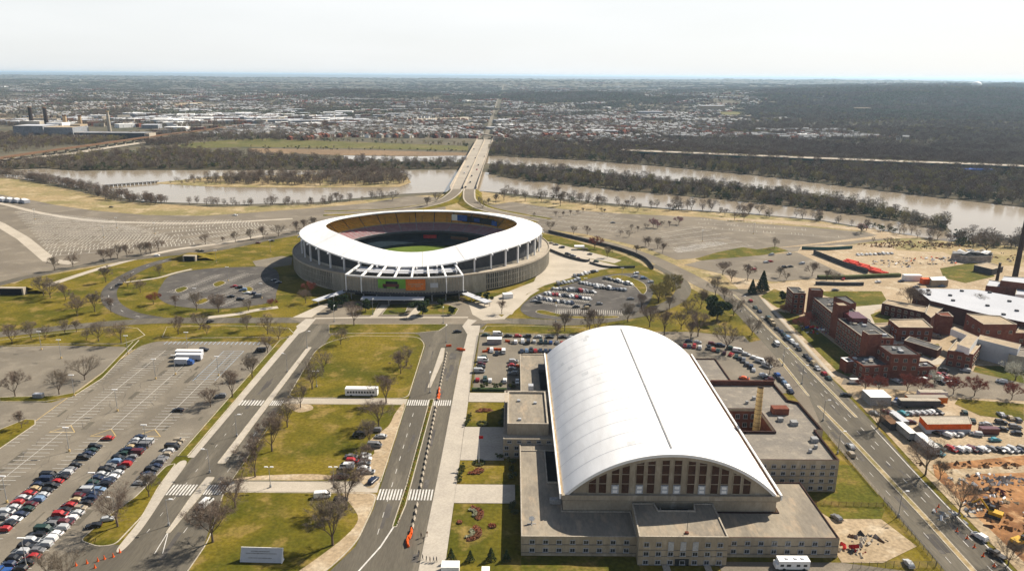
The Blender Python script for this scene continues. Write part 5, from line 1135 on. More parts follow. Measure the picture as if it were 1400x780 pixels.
def leafy(seed, H, W, n, cone=False, base=.12, ls=.45):
    r = random.Random(seed); C = MB()
    lobes = [(Vector((r.gauss(0, W * .22), r.gauss(0, W * .22), H * r.uniform(base + .15, .85))), r.uniform(.5, 1.0)) for _ in range(9)]
    for i in range(n):
        if cone:
            t = r.random() ** .7; z = H * (base + (1 - base) * (1 - t)); rr = W * .5 * (t * .95 + .05) * math.sqrt(r.uniform(.35, 1)) * (1 + .18 * math.sin(z * 5)); a = r.uniform(0, TW); c = Vector((math.cos(a) * rr, math.sin(a) * rr, z))
        else:
            L, s = r.choice(lobes); v = Vector((r.gauss(0, 1), r.gauss(0, 1), r.gauss(0, 1))).normalized() * (r.uniform(.55, 1)) ; c = L + Vector((v.x * W * .3 * s, v.y * W * .3 * s, v.z * H * .2 * s))
            if c.z < .1: c.z = abs(c.z)
        d = Vector((r.gauss(0, 1), r.gauss(0, 1), r.gauss(.3, 1))).normalized(); u = d.orthogonal().normalized() * ls * r.uniform(.5, 1.1); v = d.cross(u)
        C.tri(tuple(c - u * .6 - v * .4), tuple(c + u * .6 - v * .4), tuple(c + v * .9))
    return C
PROTO = {}
def protos():
    for i in range(10):
        T, C, zm = bare_tree(10 + i, 12, (.42, .5, .58, .66, .5)[i % 5], 5 + i % 4, (2600, 3400, 4000)[i % 3], .26)
        PROTO['bare%d' % i] = (T.me('trunk', M['trunk']), [C.me('crown', M['twig']), C.me('crown', M['twig2'])][i % 2], zm)
    T, C, zm = bare_tree(31, 9, .62, 7, 5000, .2); PROTO['red0'] = (T.me('trunk', M['trunk']), C.me('crown', M['twigred']), zm); PROTO['pink0'] = (PROTO['red0'][0], C.me('crown', M['twigpink']), zm)
    T, C, zm = bare_tree(33, 11, .55, 7, 5500, .26); PROTO['green0'] = (T.me('trunk', M['trunk']), C.me('crown', M['twig3']), zm)
    T, C, zm = bare_tree(35, 9, .6, 7, 1500, .25); L = leafy(36, 9, 9, 1400, ls=.3); C.v += [] ; n = len(C.v); C.v += L.v; C.f += [tuple(q + n for q in f) for f in L.f]; C.m += L.m; PROTO['blossom0'] = (T.me('trunk', M['trunk']), C.me('crown', M['blossom']), zm)
    mb = MB(); mb.tube((0, 0, -.2), (0, 0, 7), .3, .1, 7); PROTO['fir0'] = (mb.me('trunk', M['trunk']), leafy(41, 12, 7.5, 2600, True, .06, .6).me('crown', M['ever']), 12)
    mb = MB(); mb.tube((0, 0, -.2), (0, 0, 6), .3, .1, 7); PROTO['ever0'] = (mb.me('trunk', M['trunk']), leafy(42, 10, 9, 3000, False, .1, .6).me('crown', M['ever']), 10)
    mb = MB(); mb.tube((0, 0, -.1), (0, 0, 1.2), .12, .06, 5); PROTO['shrub0'] = (mb.me('stem', M['trunk']), leafy(43, 2.4, 2.8, 500, False, .05, .3).me('leaves', M['shrub']), 2.4)
    mb = MB(); mb.tube((0, 0, -.1), (0, 0, 1.2), .12, .06, 5); PROTO['cone0'] = (mb.me('stem', M['trunk']), leafy(44, 3.6, 2.6, 700, True, .02, .25).me('leaves', M['ever']), 3.6)
protos()
def plant(kind, x, y, h, label, group=None, z=.1, cat='tree', name=None, wide=1.0):
    key = kind if kind in PROTO else kind + str(rnd.randrange(10))
    t, c, zm = PROTO[key]; s = h / zm
    nm = name or {'bare': 'bare_tree', 'red': 'budding_tree', 'pink': 'budding_tree', 'green0': 'budding_tree', 'blossom0': 'blossom_tree', 'fir0': 'fir_tree', 'ever0': 'evergreen_tree', 'shrub0': 'shrub', 'cone0': 'conical_shrub', 'red0': 'budding_tree', 'pink0': 'budding_tree'}[kind]
    e = empty(nm, (x, y, z), rnd.uniform(0, TW), label, cat, group); e.scale = (s * wide, s * wide, s)
    link(t.name.split('.')[0], t, e); link(c.name.split('.')[0], c, e); return e
def tree_row(desc, adj, pts, h, kind='bare', group=None, end='', wide=1.0):
    for i, p in enumerate(pts):
        x, y = G2(p[0], p[1]); hh = (p[2] if len(p) > 2 else h) * rnd.uniform(.9, 1.1)
        lb = '%s, %s%s%s' % (adj, (ordinal(i) + (' from ' + end if end else '') + ' ') if len(pts) > 1 else '', '' if len(pts) > 1 else '', desc)
        plant(kind, x, y, hh, lb, group, wide=wide)
tree_row('along the loop road', 'bare brown tree', [(75, 370), (100, 365), (142, 358), (152, 356), (161, 353), (174, 352), (193, 348), (200, 348), (206, 347), (217, 344), (281, 334), (305, 332, 6), (322, 331), (343, 328), (360, 326), (381, 323), (406, 318), (416, 315), (429, 311)], 11, group='trees along the loop road', end='the underpass')
tree_row('in the park inside the loop road', 'spreading bare tree', [(60, 404, 13), (69, 407, 13), (90, 410, 12), (106, 432, 12), (130, 426, 13), (145, 386, 12), (152, 427, 10), (103, 420, 10)], 12, group='park trees', end='the picture edge')
tree_row('on the upper car park verge', 'bare street tree', [(17, 470), (43, 464), (62, 464, 8), (89, 456, 8), (105, 454, 8), (135, 467, 13), (166, 469, 13), (119, 466, 8)], 10.5, group='verge trees', end='the picture edge')
tree_row('beside the small upper car park', 'wide bare tree', [(21, 542), (81, 539), (116, 519)], 13, end='the picture edge')
tree_row('on the small kerbed corner of the car park', 'thin bare sapling', [(30, 585)], 8)
tree_row('between lot and ring road', 'bare verge tree', [(244, 457), (274, 449, 9), (283, 458, 8), (299, 426, 12), (338, 451), (366, 457, 12), (381, 464, 8)], 10, group='ring verge trees', end='the lot entrance')
tree_row('between lot and dual road', 'bare roadside tree', [(366, 482, 11), (345, 516, 13), (318, 543, 13), (288, 556, 9)], 12, end='the stadium')
tree_row('lining the dual road', 'large bare lawn tree', [(466, 471, 10), (442, 508, 11), (427, 532, 14), (411, 557, 13), (393, 584, 14), (372, 617, 16), (349, 652, 16), (322, 694, 14), (291, 741, 15)], 13, group='lawn edge trees', end='the stadium')
tree_row('lining the two-lane road', 'large bare lawn tree', [(556, 500, 11), (548, 511, 13), (528, 551, 14), (518, 584, 13), (505, 608, 12), (498, 640, 10), (474, 696, 17), (455, 745, 17)], 13, group='lawn road trees', end='the stadium', wide=1.1)
tree_row('at the car park corner by the near crossing', 'broad bare tree', [(161, 720, 15), (204, 679, 11), (66, 788, 9), (90, 792, 9)], 13, end='the crossing')
tree_row('in front of the stadium entrance', 'bare tree', [(484, 445, 15), (418, 414, 9), (686, 429, 10), (633, 415, 5)], 12, end='the ring road')
tree_row('below the stadium entrance lawn', 'dark evergreen tree', [(457, 426, 8), (468, 419, 8), (500, 426, 9), (604, 419, 6), (619, 430, 6)], 8, 'ever0', end='the covered walkway')
tree_row('beside the entrance flower lawn', 'big dark evergreen clump', [(578, 430, 10)], 10, 'ever0', wide=1.25)
tree_row('on the plaza by the stadium wall', 'small dark evergreen tree', [(665, 413, 7), (655, 410, 6)], 7, 'ever0', end='the car park')
tree_row('near the stadium wall beside the covered walkway', 'red budding tree', [(424, 402, 10)], 10, 'red0')
tree_row('at the rim of the ring car park', 'red budding tree', [(210, 416, 9), (372, 420, 6)], 8, 'red0', end='the picture edge')
tree_row('around the dark ring car park', 'bare tree', [(269, 424, 12), (299, 427, 10), (240, 420, 9), (175, 392, 9), (218, 377, 10), (192, 400, 8), (340, 425, 9)], 10, group='ring lot trees', end='the underpass')
tree_row('on the verge behind the armory', 'bare tree', [(762, 465, 12), (772, 453, 12), (806, 453, 15), (815, 455, 13)], 12, end='the pavement')
tree_row('on the green by the avenue', 'bare vase-shaped tree', [(858, 440, 12), (877, 424, 11), (888, 447, 13), (908, 458, 15), (915, 423, 11), (931, 450, 14), (954, 460, 17), (958, 422, 13), (944, 467, 12), (994, 479, 15), (1003, 431, 12), (1028, 458, 10), (1052, 511, 10), (978, 404, 13), (990, 410, 10), (940, 430, 10)], 13, group='green trees', end='the ring car park')
tree_row('beside the ring road bend', 'yellow green budding tree', [(900, 414, 14), (910, 408, 13), (920, 398, 12)], 13, 'green0', end='the car park', wide=1.2)
tree_row('standing among bare trees on the green', 'broad dark evergreen tree', [(980, 439, 15)], 14, 'ever0')
tree_row('at the top of the avenue', 'dark fir tree', [(1028, 401, 9), (1042, 399, 13)], 13, 'fir0', end='the avenue')
tree_row('along the overpass road', 'bare tree', [(752, 315), (784, 320), (803, 321), (830, 352), (870, 347), (882, 337, 10), (887, 337, 10), (899, 340, 10), (906, 346, 9), (988, 376, 12), (1000, 385, 9), (1022, 383, 12)], 9, group='overpass trees', end='the stadium')
tree_row('in the middle of the ramp yard grass', 'bright red budding tree', [(813, 340, 12)], 12, 'red0')
tree_row('between rows of the far car park', 'pink budding tree', [(893, 311, 9), (899, 312, 7), (928, 307, 8)], 8, 'pink0', end='the stadium')
tree_row('between rows of the far car park', 'small bare tree', [(863, 315), (872, 317), (884, 313), (905, 309), (915, 310), (730, 297), (760, 296), (770, 296), (780, 294), (790, 293), (797, 291), (822, 290), (826, 292), (848, 322), (860, 324)], 6, group='far lot trees', end='the strip')
tree_row('along the river', 'bare riverside tree', [(656, 279, 10), (678, 278, 13), (689, 274, 16), (718, 275, 13), (740, 276, 15), (760, 275, 18), (766, 282, 16), (771, 277, 15), (816, 285, 15), (852, 288, 10), (858, 284, 10), (872, 289, 9), (890, 286, 10), (915, 288, 9), (925, 284, 13), (945, 288, 14), (972, 288, 13), (991, 295, 9), (1004, 301, 9), (1011, 293, 13), (1024, 294, 15), (1017, 301, 8), (1038, 292, 10)], 13, group='riverside trees', end='the bridge')
tree_row('on the bank by the bridge', 'bare tree', [(584, 283, 12), (597, 277, 12), (537, 274, 13), (460, 277, 13), (372, 281, 12), (425, 279, 8), (660, 285, 10), (668, 280, 9)], 12, group='bridge bank trees', end='the bridge')
tree_row('around the lower far car park', 'bare tree', [(1059, 339, 11), (1066, 379, 8), (1110, 378, 12), (1130, 383, 9), (1140, 385, 8), (1075, 383, 6)], 10, end='the grass bank')
tree_row('on the dirt strip beside the avenue', 'dark bare tree', [(1265, 649, 15), (1311, 702, 14), (1200, 585, 12), (1378, 772, 9), (1285, 655, 8)], 13, end='the yard')
tree_row('along the hospital yard road', 'reddish budding tree', [(1182, 535), (1201, 535), (1240, 535), (1259, 537), (1303, 539), (1332, 541), (1383, 546)], 9, 'red0', end='the avenue')
tree_row('by the dark brick ward at the picture edge', 'white blossoming tree', [(1388, 520, 9)], 9, 'blossom0')
tree_row('among the cars in the hospital yard', 'small white blossoming tree', [(1277, 525, 6)], 6, 'blossom0')
tree_row('among the hospital roofs', 'bare grey tree', [(1242, 425, 16), (1252, 420, 14), (1335, 428, 14), (1106, 440, 8)], 13, end='the avenue')
tree_row('on the hospital front lawn', 'orange red shrubby tree', [(1074, 430, 7), (1104, 446, 9), (1096, 452, 8)], 8, 'red0', end='the avenue')
tree_row('on the hospital front wall', 'ivy green climber', [(1122, 432, 10), (1072, 412, 7)], 9, 'ever0', end='the avenue')
tree_row('by the river site', 'dark leaning bare tree', [(1348, 346, 18), (1330, 340, 12), (1300, 334, 10), (1270, 336, 9), (1216, 336, 8), (1177, 320, 10)], 12, end='the boiler stack')
tree_row('near the pale track by the river', 'pink budding tree', [(1177, 318, 10)], 9, 'pink0')
# garden planting
def shrubs(desc, adj, pts, kind, h, group, cat='shrub'):
    for i, (x, y) in enumerate(pts): plant(kind, x, y, h * rnd.uniform(.85, 1.15), '%s, %s %s' % (adj, ordinal(i), desc), group, .17, cat)
shrubs('in the row closing the armory garden', 'conical dark shrub', [(-17, 183.5), (-11.5, 183.5), (-5.5, 184), (-1, 184)], 'cone0', 4.2, 'conical shrubs')
shrubs('on the car park hedge line', 'dark rounded shrub', [(-12, 305.5), (-6, 305.5), (0, 306)], 'shrub0', 3.6, 'hedge shrubs')
shrubs('against the armory side wall from the entrance', 'dark shrub', [(1.2, 207), (1.0, 211), (.8, 229), (.6, 234), (.4, 239.5), (-4, 242.8), (-3.6, 270), (-3.4, 276), (-3.2, 282)], 'shrub0', 2.6, 'armory wall shrubs')
shrubs('along the pavement edge of the middle garden', 'brown dry shrub', [(-17.8, 227), (-17.6, 230), (-17.5, 233), (-17.4, 236), (-17.6, 270), (-17.4, 273), (-17.2, 277)], 'shrub0', 1.8, 'pavement shrubs')
def bed(cx, cy, r0, r1, a0, a1, m, label, n=70, h=.5):
    e = empty('flower_bed', (cx, cy, .17), 0, label, 'flower bed'); mb = MB(); P = []; k = 14
    for i in range(k + 1): a = a0 + (a1 - a0) * i / k; P.append((math.cos(a) * r1, math.sin(a) * r1))
    for i in range(k + 1): a = a1 + (a0 - a1) * i / k; P.append((math.cos(a) * r0, math.sin(a) * r0))
    mb.prism(ccw(P), 0, .15); mb.ob('soil', M['rust'], e)
    L = MB()
    for i in range(n * 6):
        a = rnd.uniform(a0, a1); r = rnd.uniform(r0, r1); c = Vector((math.cos(a) * r, math.sin(a) * r, rnd.uniform(.15, h))); d = Vector((rnd.gauss(0, 1), rnd.gauss(0, 1), 1)).normalized(); u = d.orthogonal().normalized() * .25; v = d.cross(u)
        L.tri(tuple(c - u), tuple(c + u), tuple(c + v * 1.4))
    L.ob('flowers', M[m], e)['kind'] = 'stuff'
bed(-13.0, 207, 2.6, 4.6, -.9, 1.5, 'flower', 'red crescent flower bed farther up the near garden lawn')
bed(-13.2, 207.4, 1.5, 2.6, -.9, 1.7, 'flower2', 'pale crescent flower bed inside the far red crescent')
bed(-13.0, 197, 2.4, 4.4, -1.6, 1.1, 'flower', 'red crescent flower bed nearer the conical shrubs')
bed(-13.2, 196.6, 1.3, 2.4, -1.8, 1.1, 'flower2', 'pale crescent flower bed inside the near red crescent')
bed(-5.6, 200.6, 0.01, 1.2, 0, 6.28, 'flower', 'small round red flower clump near the armory wall')
bed(-15.9, 202.4, 0.01, .8, 0, 6.28, 'flower', 'tiny round red clump near the pavement')
bed(-11.5, 239.4, 1.3, 2.3, 0, 6.28, 'seat_n' if False else 'shrub', 'dark ring of planting round the flagpole')
bed(-11.2, 234, .01, 1.8, 0, 6.28, 'flower', 'rust red round bed in the middle garden')
bed(-13, 231.5, .01, 2.2, 0, 3.1, 'flower', 'low red planting beside the pavement in the middle garden')
bed(-11.5, 270.8, 1.2, 2.2, 0, 6.28, 'shrub', 'dark ring of planting at the far garden')
bed(-11, 281, .8, 4, .4, 3, 'flower', 'red planting strip in the far garden')
bed(-66.5, 418.5, 5, 6.6, 3.4, 6.0, 'shrub', 'curved clipped hedge on the stadium entrance lawn')
fp = empty('flagpole', (-11.5, 239.4, .17), 0, 'pale flagpole with a red flag in the armory garden', 'flagpole')
mb = MB(); mb.tube((0, 0, 0), (0, 0, 11), .12, .06, 8); mb.ob('pole', M['white'], fp); mb = MB(); mb.box(0, 1.6, -.03, .03, 9.8, 10.9); mb.ob('flag', M['red'], fp)
fl = MB()
for i in range(46):
    y = 201 + i * 2.02; x = -35.2 + .9 * (y - 201) / 93
    L = leafy(700 + i % 5, 1.0, 1.4, 40, ls=.25); n = len(fl.v); fl.v += [(v[0] * .55 + x, v[1] + y, v[2] + .2) for v in L.v]; fl.f += [tuple(q + n for q in f) for f in L.f]; fl.m += [i % 2] * len(L.f)
o = fl.ob('median_planting', [M['shrub'], M['flower']]); tag(o, 'low red and green planting along the road median', 'planting', kind='stuff')
# ------------------------------------------------------------ vehicles
def car_mesh(kind):
    spec = {'sedan': (4.7, 1.82, [(-2.35, .35), (-2.35, .75), (-2.2, .92), (-1.55, .98), (-.95, 1.38), (.35, 1.42), (1.0, .98), (2.1, .82), (2.35, .6), (2.35, .35)], .95),
            'hatchback': (4.1, 1.76, [(-2.05, .35), (-2.05, .9), (-1.85, 1.05), (-1.5, 1.45), (.35, 1.48), (1.0, 1.0), (1.85, .85), (2.05, .62), (2.05, .35)], .98),
            'estate car': (4.8, 1.9, [(-2.4, .42), (-2.4, 1.05), (-2.25, 1.15), (-2.0, 1.74), (.3, 1.78), (1.0, 1.15), (2.2, 1.0), (2.4, .75), (2.4, .42)], 1.12),
            'van': (5.4, 2.0, [(-2.7, .42), (-2.7, 1.2), (-2.68, 2.05), (-2.5, 2.15), (1.1, 2.15), (1.9, 1.3), (2.6, 1.05), (2.7, .75), (2.7, .42)], 1.25),
            'pickup': (5.4, 1.95, [(-2.7, .5), (-2.7, 1.1), (-.6, 1.1), (-.45, 1.75), (.7, 1.75), (1.25, 1.15), (2.55, 1.05), (2.7, .8), (2.7, .5)], 1.12)}[kind]
    L, W, P, belt = spec; hw = lambda z: W / 2 if z <= belt + .02 else W / 2 * (.84 if kind not in ('van',) else .92)
    B = MB(); n = len(P)
    for s in (-1, 1):
        i = len(B.v); B.v += [(x, s * hw(z), z) for x, z in P]
        low = [k for k in range(n) if P[k][1] <= belt + .02]; 
        tr = tessellate_polygon([[Vector((x, z, 0)) for x, z in P]])
        for t in tr: B.f.append(tuple(i + q for q in t)); B.m.append(0)
    for k in range(n):
        j = (k + 1) % n; B.f.append((k, j, n + j, n + k)); B.m.append(0)
    me = B.me('body', M['car_black'])
    bm = bmesh.new(); bm.from_mesh(me); bmesh.ops.remove_doubles(bm, verts=bm.verts, dist=.001); bmesh.ops.recalc_face_normals(bm, faces=bm.faces); bm.to_mesh(me); bm.free()
    Gm = MB(); panes = []; cab = [p for p in P if p[1] > belt + .02]; i0 = P.index(cab[0]) - 1; i1 = P.index(cab[-1]) + 1; rear0, front0 = P[i0], P[i1]
    def lerp(a, b, t): return (a[0] + (b[0] - a[0]) * t, a[1] + (b[1] - a[1]) * t)
    for a, b in ((rear0, cab[0]), (front0, cab[-1])):                # rear window and windscreen
        p, q = lerp(a, b, .1), lerp(a, b, .9); nx = -1 if a is rear0 else 1
        Gm.quad(*[(x + nx * .02, y, z + .02) for x, y, z in ((p[0], -hw(belt) * .86, p[1]), (p[0], hw(belt) * .86, p[1]), (q[0], hw(9) * .9, q[1]), (q[0], -hw(9) * .9, q[1]))])
    zt = cab[0][1] - .09; xa, xb = cab[0][0] + .12, cab[-1][0] - .05
    if kind == 'van': xa = .1
    for s in (-1, 1):
        Gm.quad(*[(x, s * (y + .035), z) for x, y, z in ((lerp(rear0, cab[0], .15)[0] + .15 if kind != 'van' else .1, W / 2 * .985, belt + .05), (lerp(front0, cab[-1], .1)[0] - .12, W / 2 * .985, belt + .05), (xb, hw(9), zt), (xa, hw(9), zt))])
    gm = Gm.me('windows', M['glass'])
    for i in range(4): panes.append(mesh(('rear_window', 'windscreen', 'side_window', 'side_window')[i], Gm.v[i * 4:i * 4 + 4], [(0, 1, 2, 3)], M['glass']))
    wh = MB(); r = .33 if kind in ('sedan', 'hatchback') else .38; wh.tube((0, -.11, 0), (0, .11, 0), r, r, 10); i = len(wh.v); wh.tube((0, -.12, 0), (0, .12, 0), r * .55, r * .55, 8, 1)
    wm = wh.me('wheel', [M['tyre'], M['steel']])
    lt = MB()
    lt.box(L / 2 - .05, L / 2 + .015, -.08, .08, .6, .75)
    lm = lt.me('headlight', M['white']); tl = MB(); tl.box(-.02, .04, -.08, .08, .7, .88); tm = tl.me('tail_light', M['red'])
    return dict(L=L, W=W, body=me, glass=gm, panes=panes, wheel=wm, r=r, hl=lm, tl=tm, kind=kind)
CM = {k: car_mesh(k) for k in ('sedan', 'hatchback', 'estate car', 'van', 'pickup')}
BODY = {}
def car(x, y, rz, label, group, color, kind, detail=2, z=.13):
    c = CM[kind]; key = (kind, color)
    if key not in BODY:
        b = c['body'].copy(); b.materials.clear(); b.materials.append(M['car_' + color]); BODY[key] = b
    cat = {'van': 'van', 'pickup': 'pickup'}.get(kind, 'car')
    e = empty('parked_' + {'sedan': 'car', 'hatchback': 'car', 'estate car': 'car', 'van': 'van', 'pickup': 'pickup'}[kind] if 'parked' in label or 'row' in label else cat, (x, y, z), rz, label, cat, group)
    link('body', BODY[key], e)
    if detail > 1:
        for q in c['panes']: link(q.name.split('.')[0], q, e)
    else: link('windows', c['glass'], e)['kind'] = 'stuff'
    if detail > 1:
        for sx in (-1, 1):
            for sy in (-1, 1): link('wheel', c['wheel'], e, (sx * c['L'] * .31, sy * (c['W'] / 2 - .1), c['r']))
    if detail > 2:
        for sy in (-1, 1): link('headlight', c['hl'], e, (0, sy * c['W'] * .36, 0)); link('tail_light', c['tl'], e, (-c['L'] / 2, sy * c['W'] * .38, 0))
    return e
PAL = ['gold', 'light blue'] + ['black'] * 6 + ['dark blue'] * 4 + ['grey'] * 4 + ['silver'] * 5 + ['white'] * 4 + ['red'] * 2 + ['dark green'] * 2 + ['tan'] + ['maroon']
DARK = ['gold', 'light blue', 'tan'] + ['black'] * 9 + ['dark blue'] * 5 + ['grey'] * 4 + ['silver'] * 4 + ['white'] * 2 + ['red'] * 1 + ['dark green'] * 2 + ['maroon']
def pick_kind(): return rnd.choice(['sedan'] * 6 + ['hatchback'] * 3 + ['estate car'] * 4 + ['van'])
def car_row(desc, end, pts, rz, group, pal=PAL, detail=2, z=.13, colors={}, kinds={}, jit=.06):
    for i, p in enumerate(pts):
        col = colors.get(i, rnd.choice(pal)); k = kinds.get(i, pick_kind()); a = p[2] if len(p) > 2 else rz
        if rnd.random() < .5 and len(p) < 3: a += math.pi
        lb = '%s %s, %s %s' % (col, k, (ordinal(i) + ' from ' + end) if len(pts) > 1 else 'alone', desc)
        if len(lb.split()) > 16: lb = lb.replace('estate car', 'estate').replace('dark blue', 'navy').replace('dark green', 'green')
        if len(lb.split()) > 16: lb = lb.replace(' of the ', ' ').replace(' in the ', ', ')
        car(p[0] + rnd.uniform(-.25, .25), p[1] + rnd.uniform(-.15, .15), a + rnd.uniform(-jit, jit) * .5, lb, group if len(pts) > 1 else None, col, k, detail, z)
def pz(pts, z=.7): return [(*G2(p[0], p[1], z), *p[2:]) for p in pts]
def line(x, y0, y1, st=2.75, gaps=()):
    n = int((y1 - y0) / st) + 1; return [(x, y0 + i * st) for i in range(n) if i not in gaps]
def pline(p, q, n, z=.7):
    a = Vector(G2(*p, z)); b = Vector(G2(*q, z)); return [tuple(a.lerp(b, i / (n - 1))) for i in range(n)]
HY = math.pi / 2
car_row('in the first row, lot side', 'the near end', line(-160, 203, 229), 0, 'cars in the first row', DARK, 3, colors={3: 'red', 5: 'red'}, kinds={9: 'van'})
car_row('in the first row, road side', 'the near end', line(-155, 180, 250, gaps=(5, 21)), 0, 'cars in the first row', DARK, 3, colors={5: 'red', 7: 'white', 15: 'red'})
car_row('parked apart beyond the first row', '', [(-154.5, 255.5)], 0, None, ['red'], 3, kinds={0: 'sedan'}, colors={0: 'red'})
car_row('in the second row, lot side', 'the near end', line(-142.4, 177, 257.5), 0, 'cars in the second row', DARK, 3, colors={0: 'blue', 12: 'red'}, kinds={0: 'pickup'})
car_row('in the second row, road side', 'the near end', line(-137.9, 178, 257.5, gaps=(28,)), 0, 'cars in the second row', DARK, 3, colors={2: 'red'})
car_row('in the single parked row', 'the near end', line(-126.4, 224, 259.5, 2.75, (12,)), 0, 'cars by the verge', ['black', 'grey', 'dark blue', 'silver', 'black', 'tan'], 3)
car_row('parked in the empty part of the lot', '', pz([(243, 560)]), 0, None, detail=3, colors={0: 'black'}, kinds={0: 'sedan'})
car_row('parked beside the white trucks', '', pz([(278, 478)]), 0, None, detail=2, colors={0: 'black'}, kinds={0: 'estate car'})
car_row('parked under the broad tree at the lot corner', 'the tree', pz([(128, 718), (146, 709)]), .3, 'cars under the corner tree', detail=3, colors={0: 'black', 1: 'silver'})
car_row('parked under trees on the dual road verge', 'the stadium', pz([(357, 479), (301, 541)]), .1, 'verge cars', detail=2, colors={0: 'black', 1: 'grey'})
car_row('driving up the dual road past the crossing', '', pz([(283, 686, 1.35)], 1), 0, None, detail=3, colors={0: 'white'}, kinds={0: 'van'})
car_row('parked under the lawn trees', 'the stadium', pz([(492, 595), (513, 588), (520, 596), (513, 609), (480, 624), (481, 630), (474, 638), (500, 622), (501, 627), (498, 633), (497, 640), (503, 644), (462, 652), (469, 651)]), 0, 'cars parked on the lawn', ['silver', 'white', 'grey', 'black'], 3, .25, colors={0: 'black', 5: 'red', 12: 'maroon', 6: 'white'})
car_row('parked on the worn lawn edge by the road', '', pz([(511, 656, 1.2)]), 0, None, detail=3, colors={0: 'dark blue'}, kinds={0: 'estate car'})
car_row('parked on the lawn path near the crossing', '', pz([(440, 676, .12)], 1), 0, None, detail=3, colors={0: 'white'}, kinds={0: 'van'})
car_row('parked in the shade of the big lawn tree', '', pz([(466, 683, .1)]), 0, None, detail=3, colors={0: 'black'}, kinds={0: 'estate car'})
car_row('crossing the junction near the stadium', '', pz([(626, 453, .2)]), 0, None, detail=2, colors={0: 'black'}, kinds={0: 'sedan'})
T5 = lambda L, x0=560, y0=402: pz([(x0 + p[0] / 5, y0 + p[1] / 5, *p[2:]) for p in L])
car_row('parked by the fence in the armory car park', 'the stadium', T5([(502, 428), (500, 450), (495, 474), (490, 496), (478, 525)]), 0, 'fence side cars', detail=2, colors={4: 'silver', 3: 'black'}, kinds={4: 'van'})
car_row('parked by the hedge in the armory car park', 'the fence', T5([(467, 582), (515, 582), (548, 586), (655, 590), (735, 596)]), HY, 'hedge side cars', detail=2, colors={0: 'red', 2: 'white', 3: 'white'})
car_row('parked along the low armory wing', 'the stadium', T5([(712, 458), (702, 484), (698, 508), (706, 540)]), 0, 'wing side cars', detail=2, colors={0: 'silver', 3: 'grey'}, kinds={3: 'estate car'})
car_row('on the street behind the armory', 'the pavement', T5([(525, 278), (605, 272), (675, 283), (740, 285), (805, 288), (880, 290), (960, 292), (1045, 293), (1105, 294)]), 0, 'street cars', detail=2, colors={1: 'white', 2: 'black', 4: 'black', 6: 'black'}, kinds={1: 'van'})
car_row('in the far row of the armory car park', 'the pavement', T5([(695, 322), (728, 325), (770, 322), (812, 325), (850, 322), (897, 325), (930, 325), (965, 328), (1010, 330), (1040, 333), (1072, 333)]), HY, 'far row cars', detail=2, colors={1: 'white', 7: 'blue'})
car_row('in the middle row of the armory car park', 'the pavement', T5([(765, 388), (797, 383), (830, 383), (862, 383), (895, 382), (930, 385), (962, 385), (995, 387)]), HY, 'middle row cars', detail=2)
car_row('beside the orange barriers in the armory car park', 'the fence', T5([(563, 385), (592, 405), (640, 390)]), HY, 'cars by the barriers', detail=2, colors={0: 'white', 1: 'black', 2: 'white'})
K5 = lambda L: T5(L, 840, 402)
car_row('along the curved armory street', 'the armory roof', K5([(510, 320, -.1), (570, 327, -.15), (670, 340, -.2), (730, 350, -.3), (795, 370, -.4), (845, 387, -.5), (900, 410, -.6), (955, 433, -.7), (1000, 457, -.8), (1042, 490, -1.0)]), 0, 'curved street cars', detail=2)
car_row('nose-in along the curved lot', 'the armory roof', K5([(480, 350), (513, 355), (548, 357), (588, 362), (645, 367), (678, 375), (712, 384), (750, 400), (797, 410, 1.0), (832, 425), (860, 437), (884, 453), (908, 475), (935, 492), (950, 515)]), 1.25, 'curved lot cars', detail=2, colors={5: 'orange', 8: 'red', 0: 'red'})
car_row('parked behind the brick parapet of the armory', 'the chimney', K5([(885, 570, -.4), (1020, 550), (1040, 568), (1065, 578)]), 0, 'parapet cars', detail=2, colors={0: 'orange', 1: 'white', 2: 'black', 3: 'maroon'}, kinds={0: 'sedan'})
car_row('parked in the service street beside the armory', 'the stadium', K5([(1115, 550), (1140, 580), (1165, 604), (1182, 628), (1207, 660)]), HY, 'service street cars', detail=2, colors={0: 'blue'})
car_row('along the hospital side kerb', 'the fir trees', K5([(935, 45), (962, 90), (990, 115), (1050, 165), (1070, 185), (1087, 205), (1114, 235), (1140, 255), (1160, 275), (1186, 300), (1215, 325), (1240, 345), (1262, 375), (1308, 420), (1336, 446), (1365, 475), (1390, 505), (1432, 540), (1462, 570)]), HY, 'avenue cars', detail=2, jit=.02)
car_row('driving down the avenue past the hospital', '', K5([(1110, 338, HY)]), 0, None, detail=3, colors={0: 'white'}, kinds={0: 'van'})
B5 = lambda L: T5(L, 1120, 402)
car_row('turning out of the hospital yard', '', B5([(180, 686, -.2)]), 0, None, detail=2, colors={0: 'black'}, kinds={0: 'sedan'})
car_row('parked by the hospital yard gate', '', B5([(250, 598, 0)]), 0, None, detail=2, colors={0: 'white'}, kinds={0: 'van'})
car_row('parked outside the hospital entrance', 'the avenue', B5([(430, 590), (530, 592), (670, 580), (715, 580), (740, 560), (765, 556), (815, 548), (820, 570), (830, 600), (850, 520), (860, 552), (880, 580), (905, 605), (925, 600)]), 2.0, 'hospital entrance cars', ['white', 'white', 'silver', 'red', 'black', 'maroon'], 2, .3)
car_row('parked between the hospital wings', 'the brick tower', B5([(332, 178, HY), (570, 360), (668, 412), (620, 305), (800, 290), (1000, 520), (1250, 595)]), -.5, 'hospital wing cars', detail=2, colors={3: 'white', 0: 'black', 2: 'black', 6: 'white'}, kinds={3: 'van'})
C5 = lambda L: T5(L, 1120, 558)
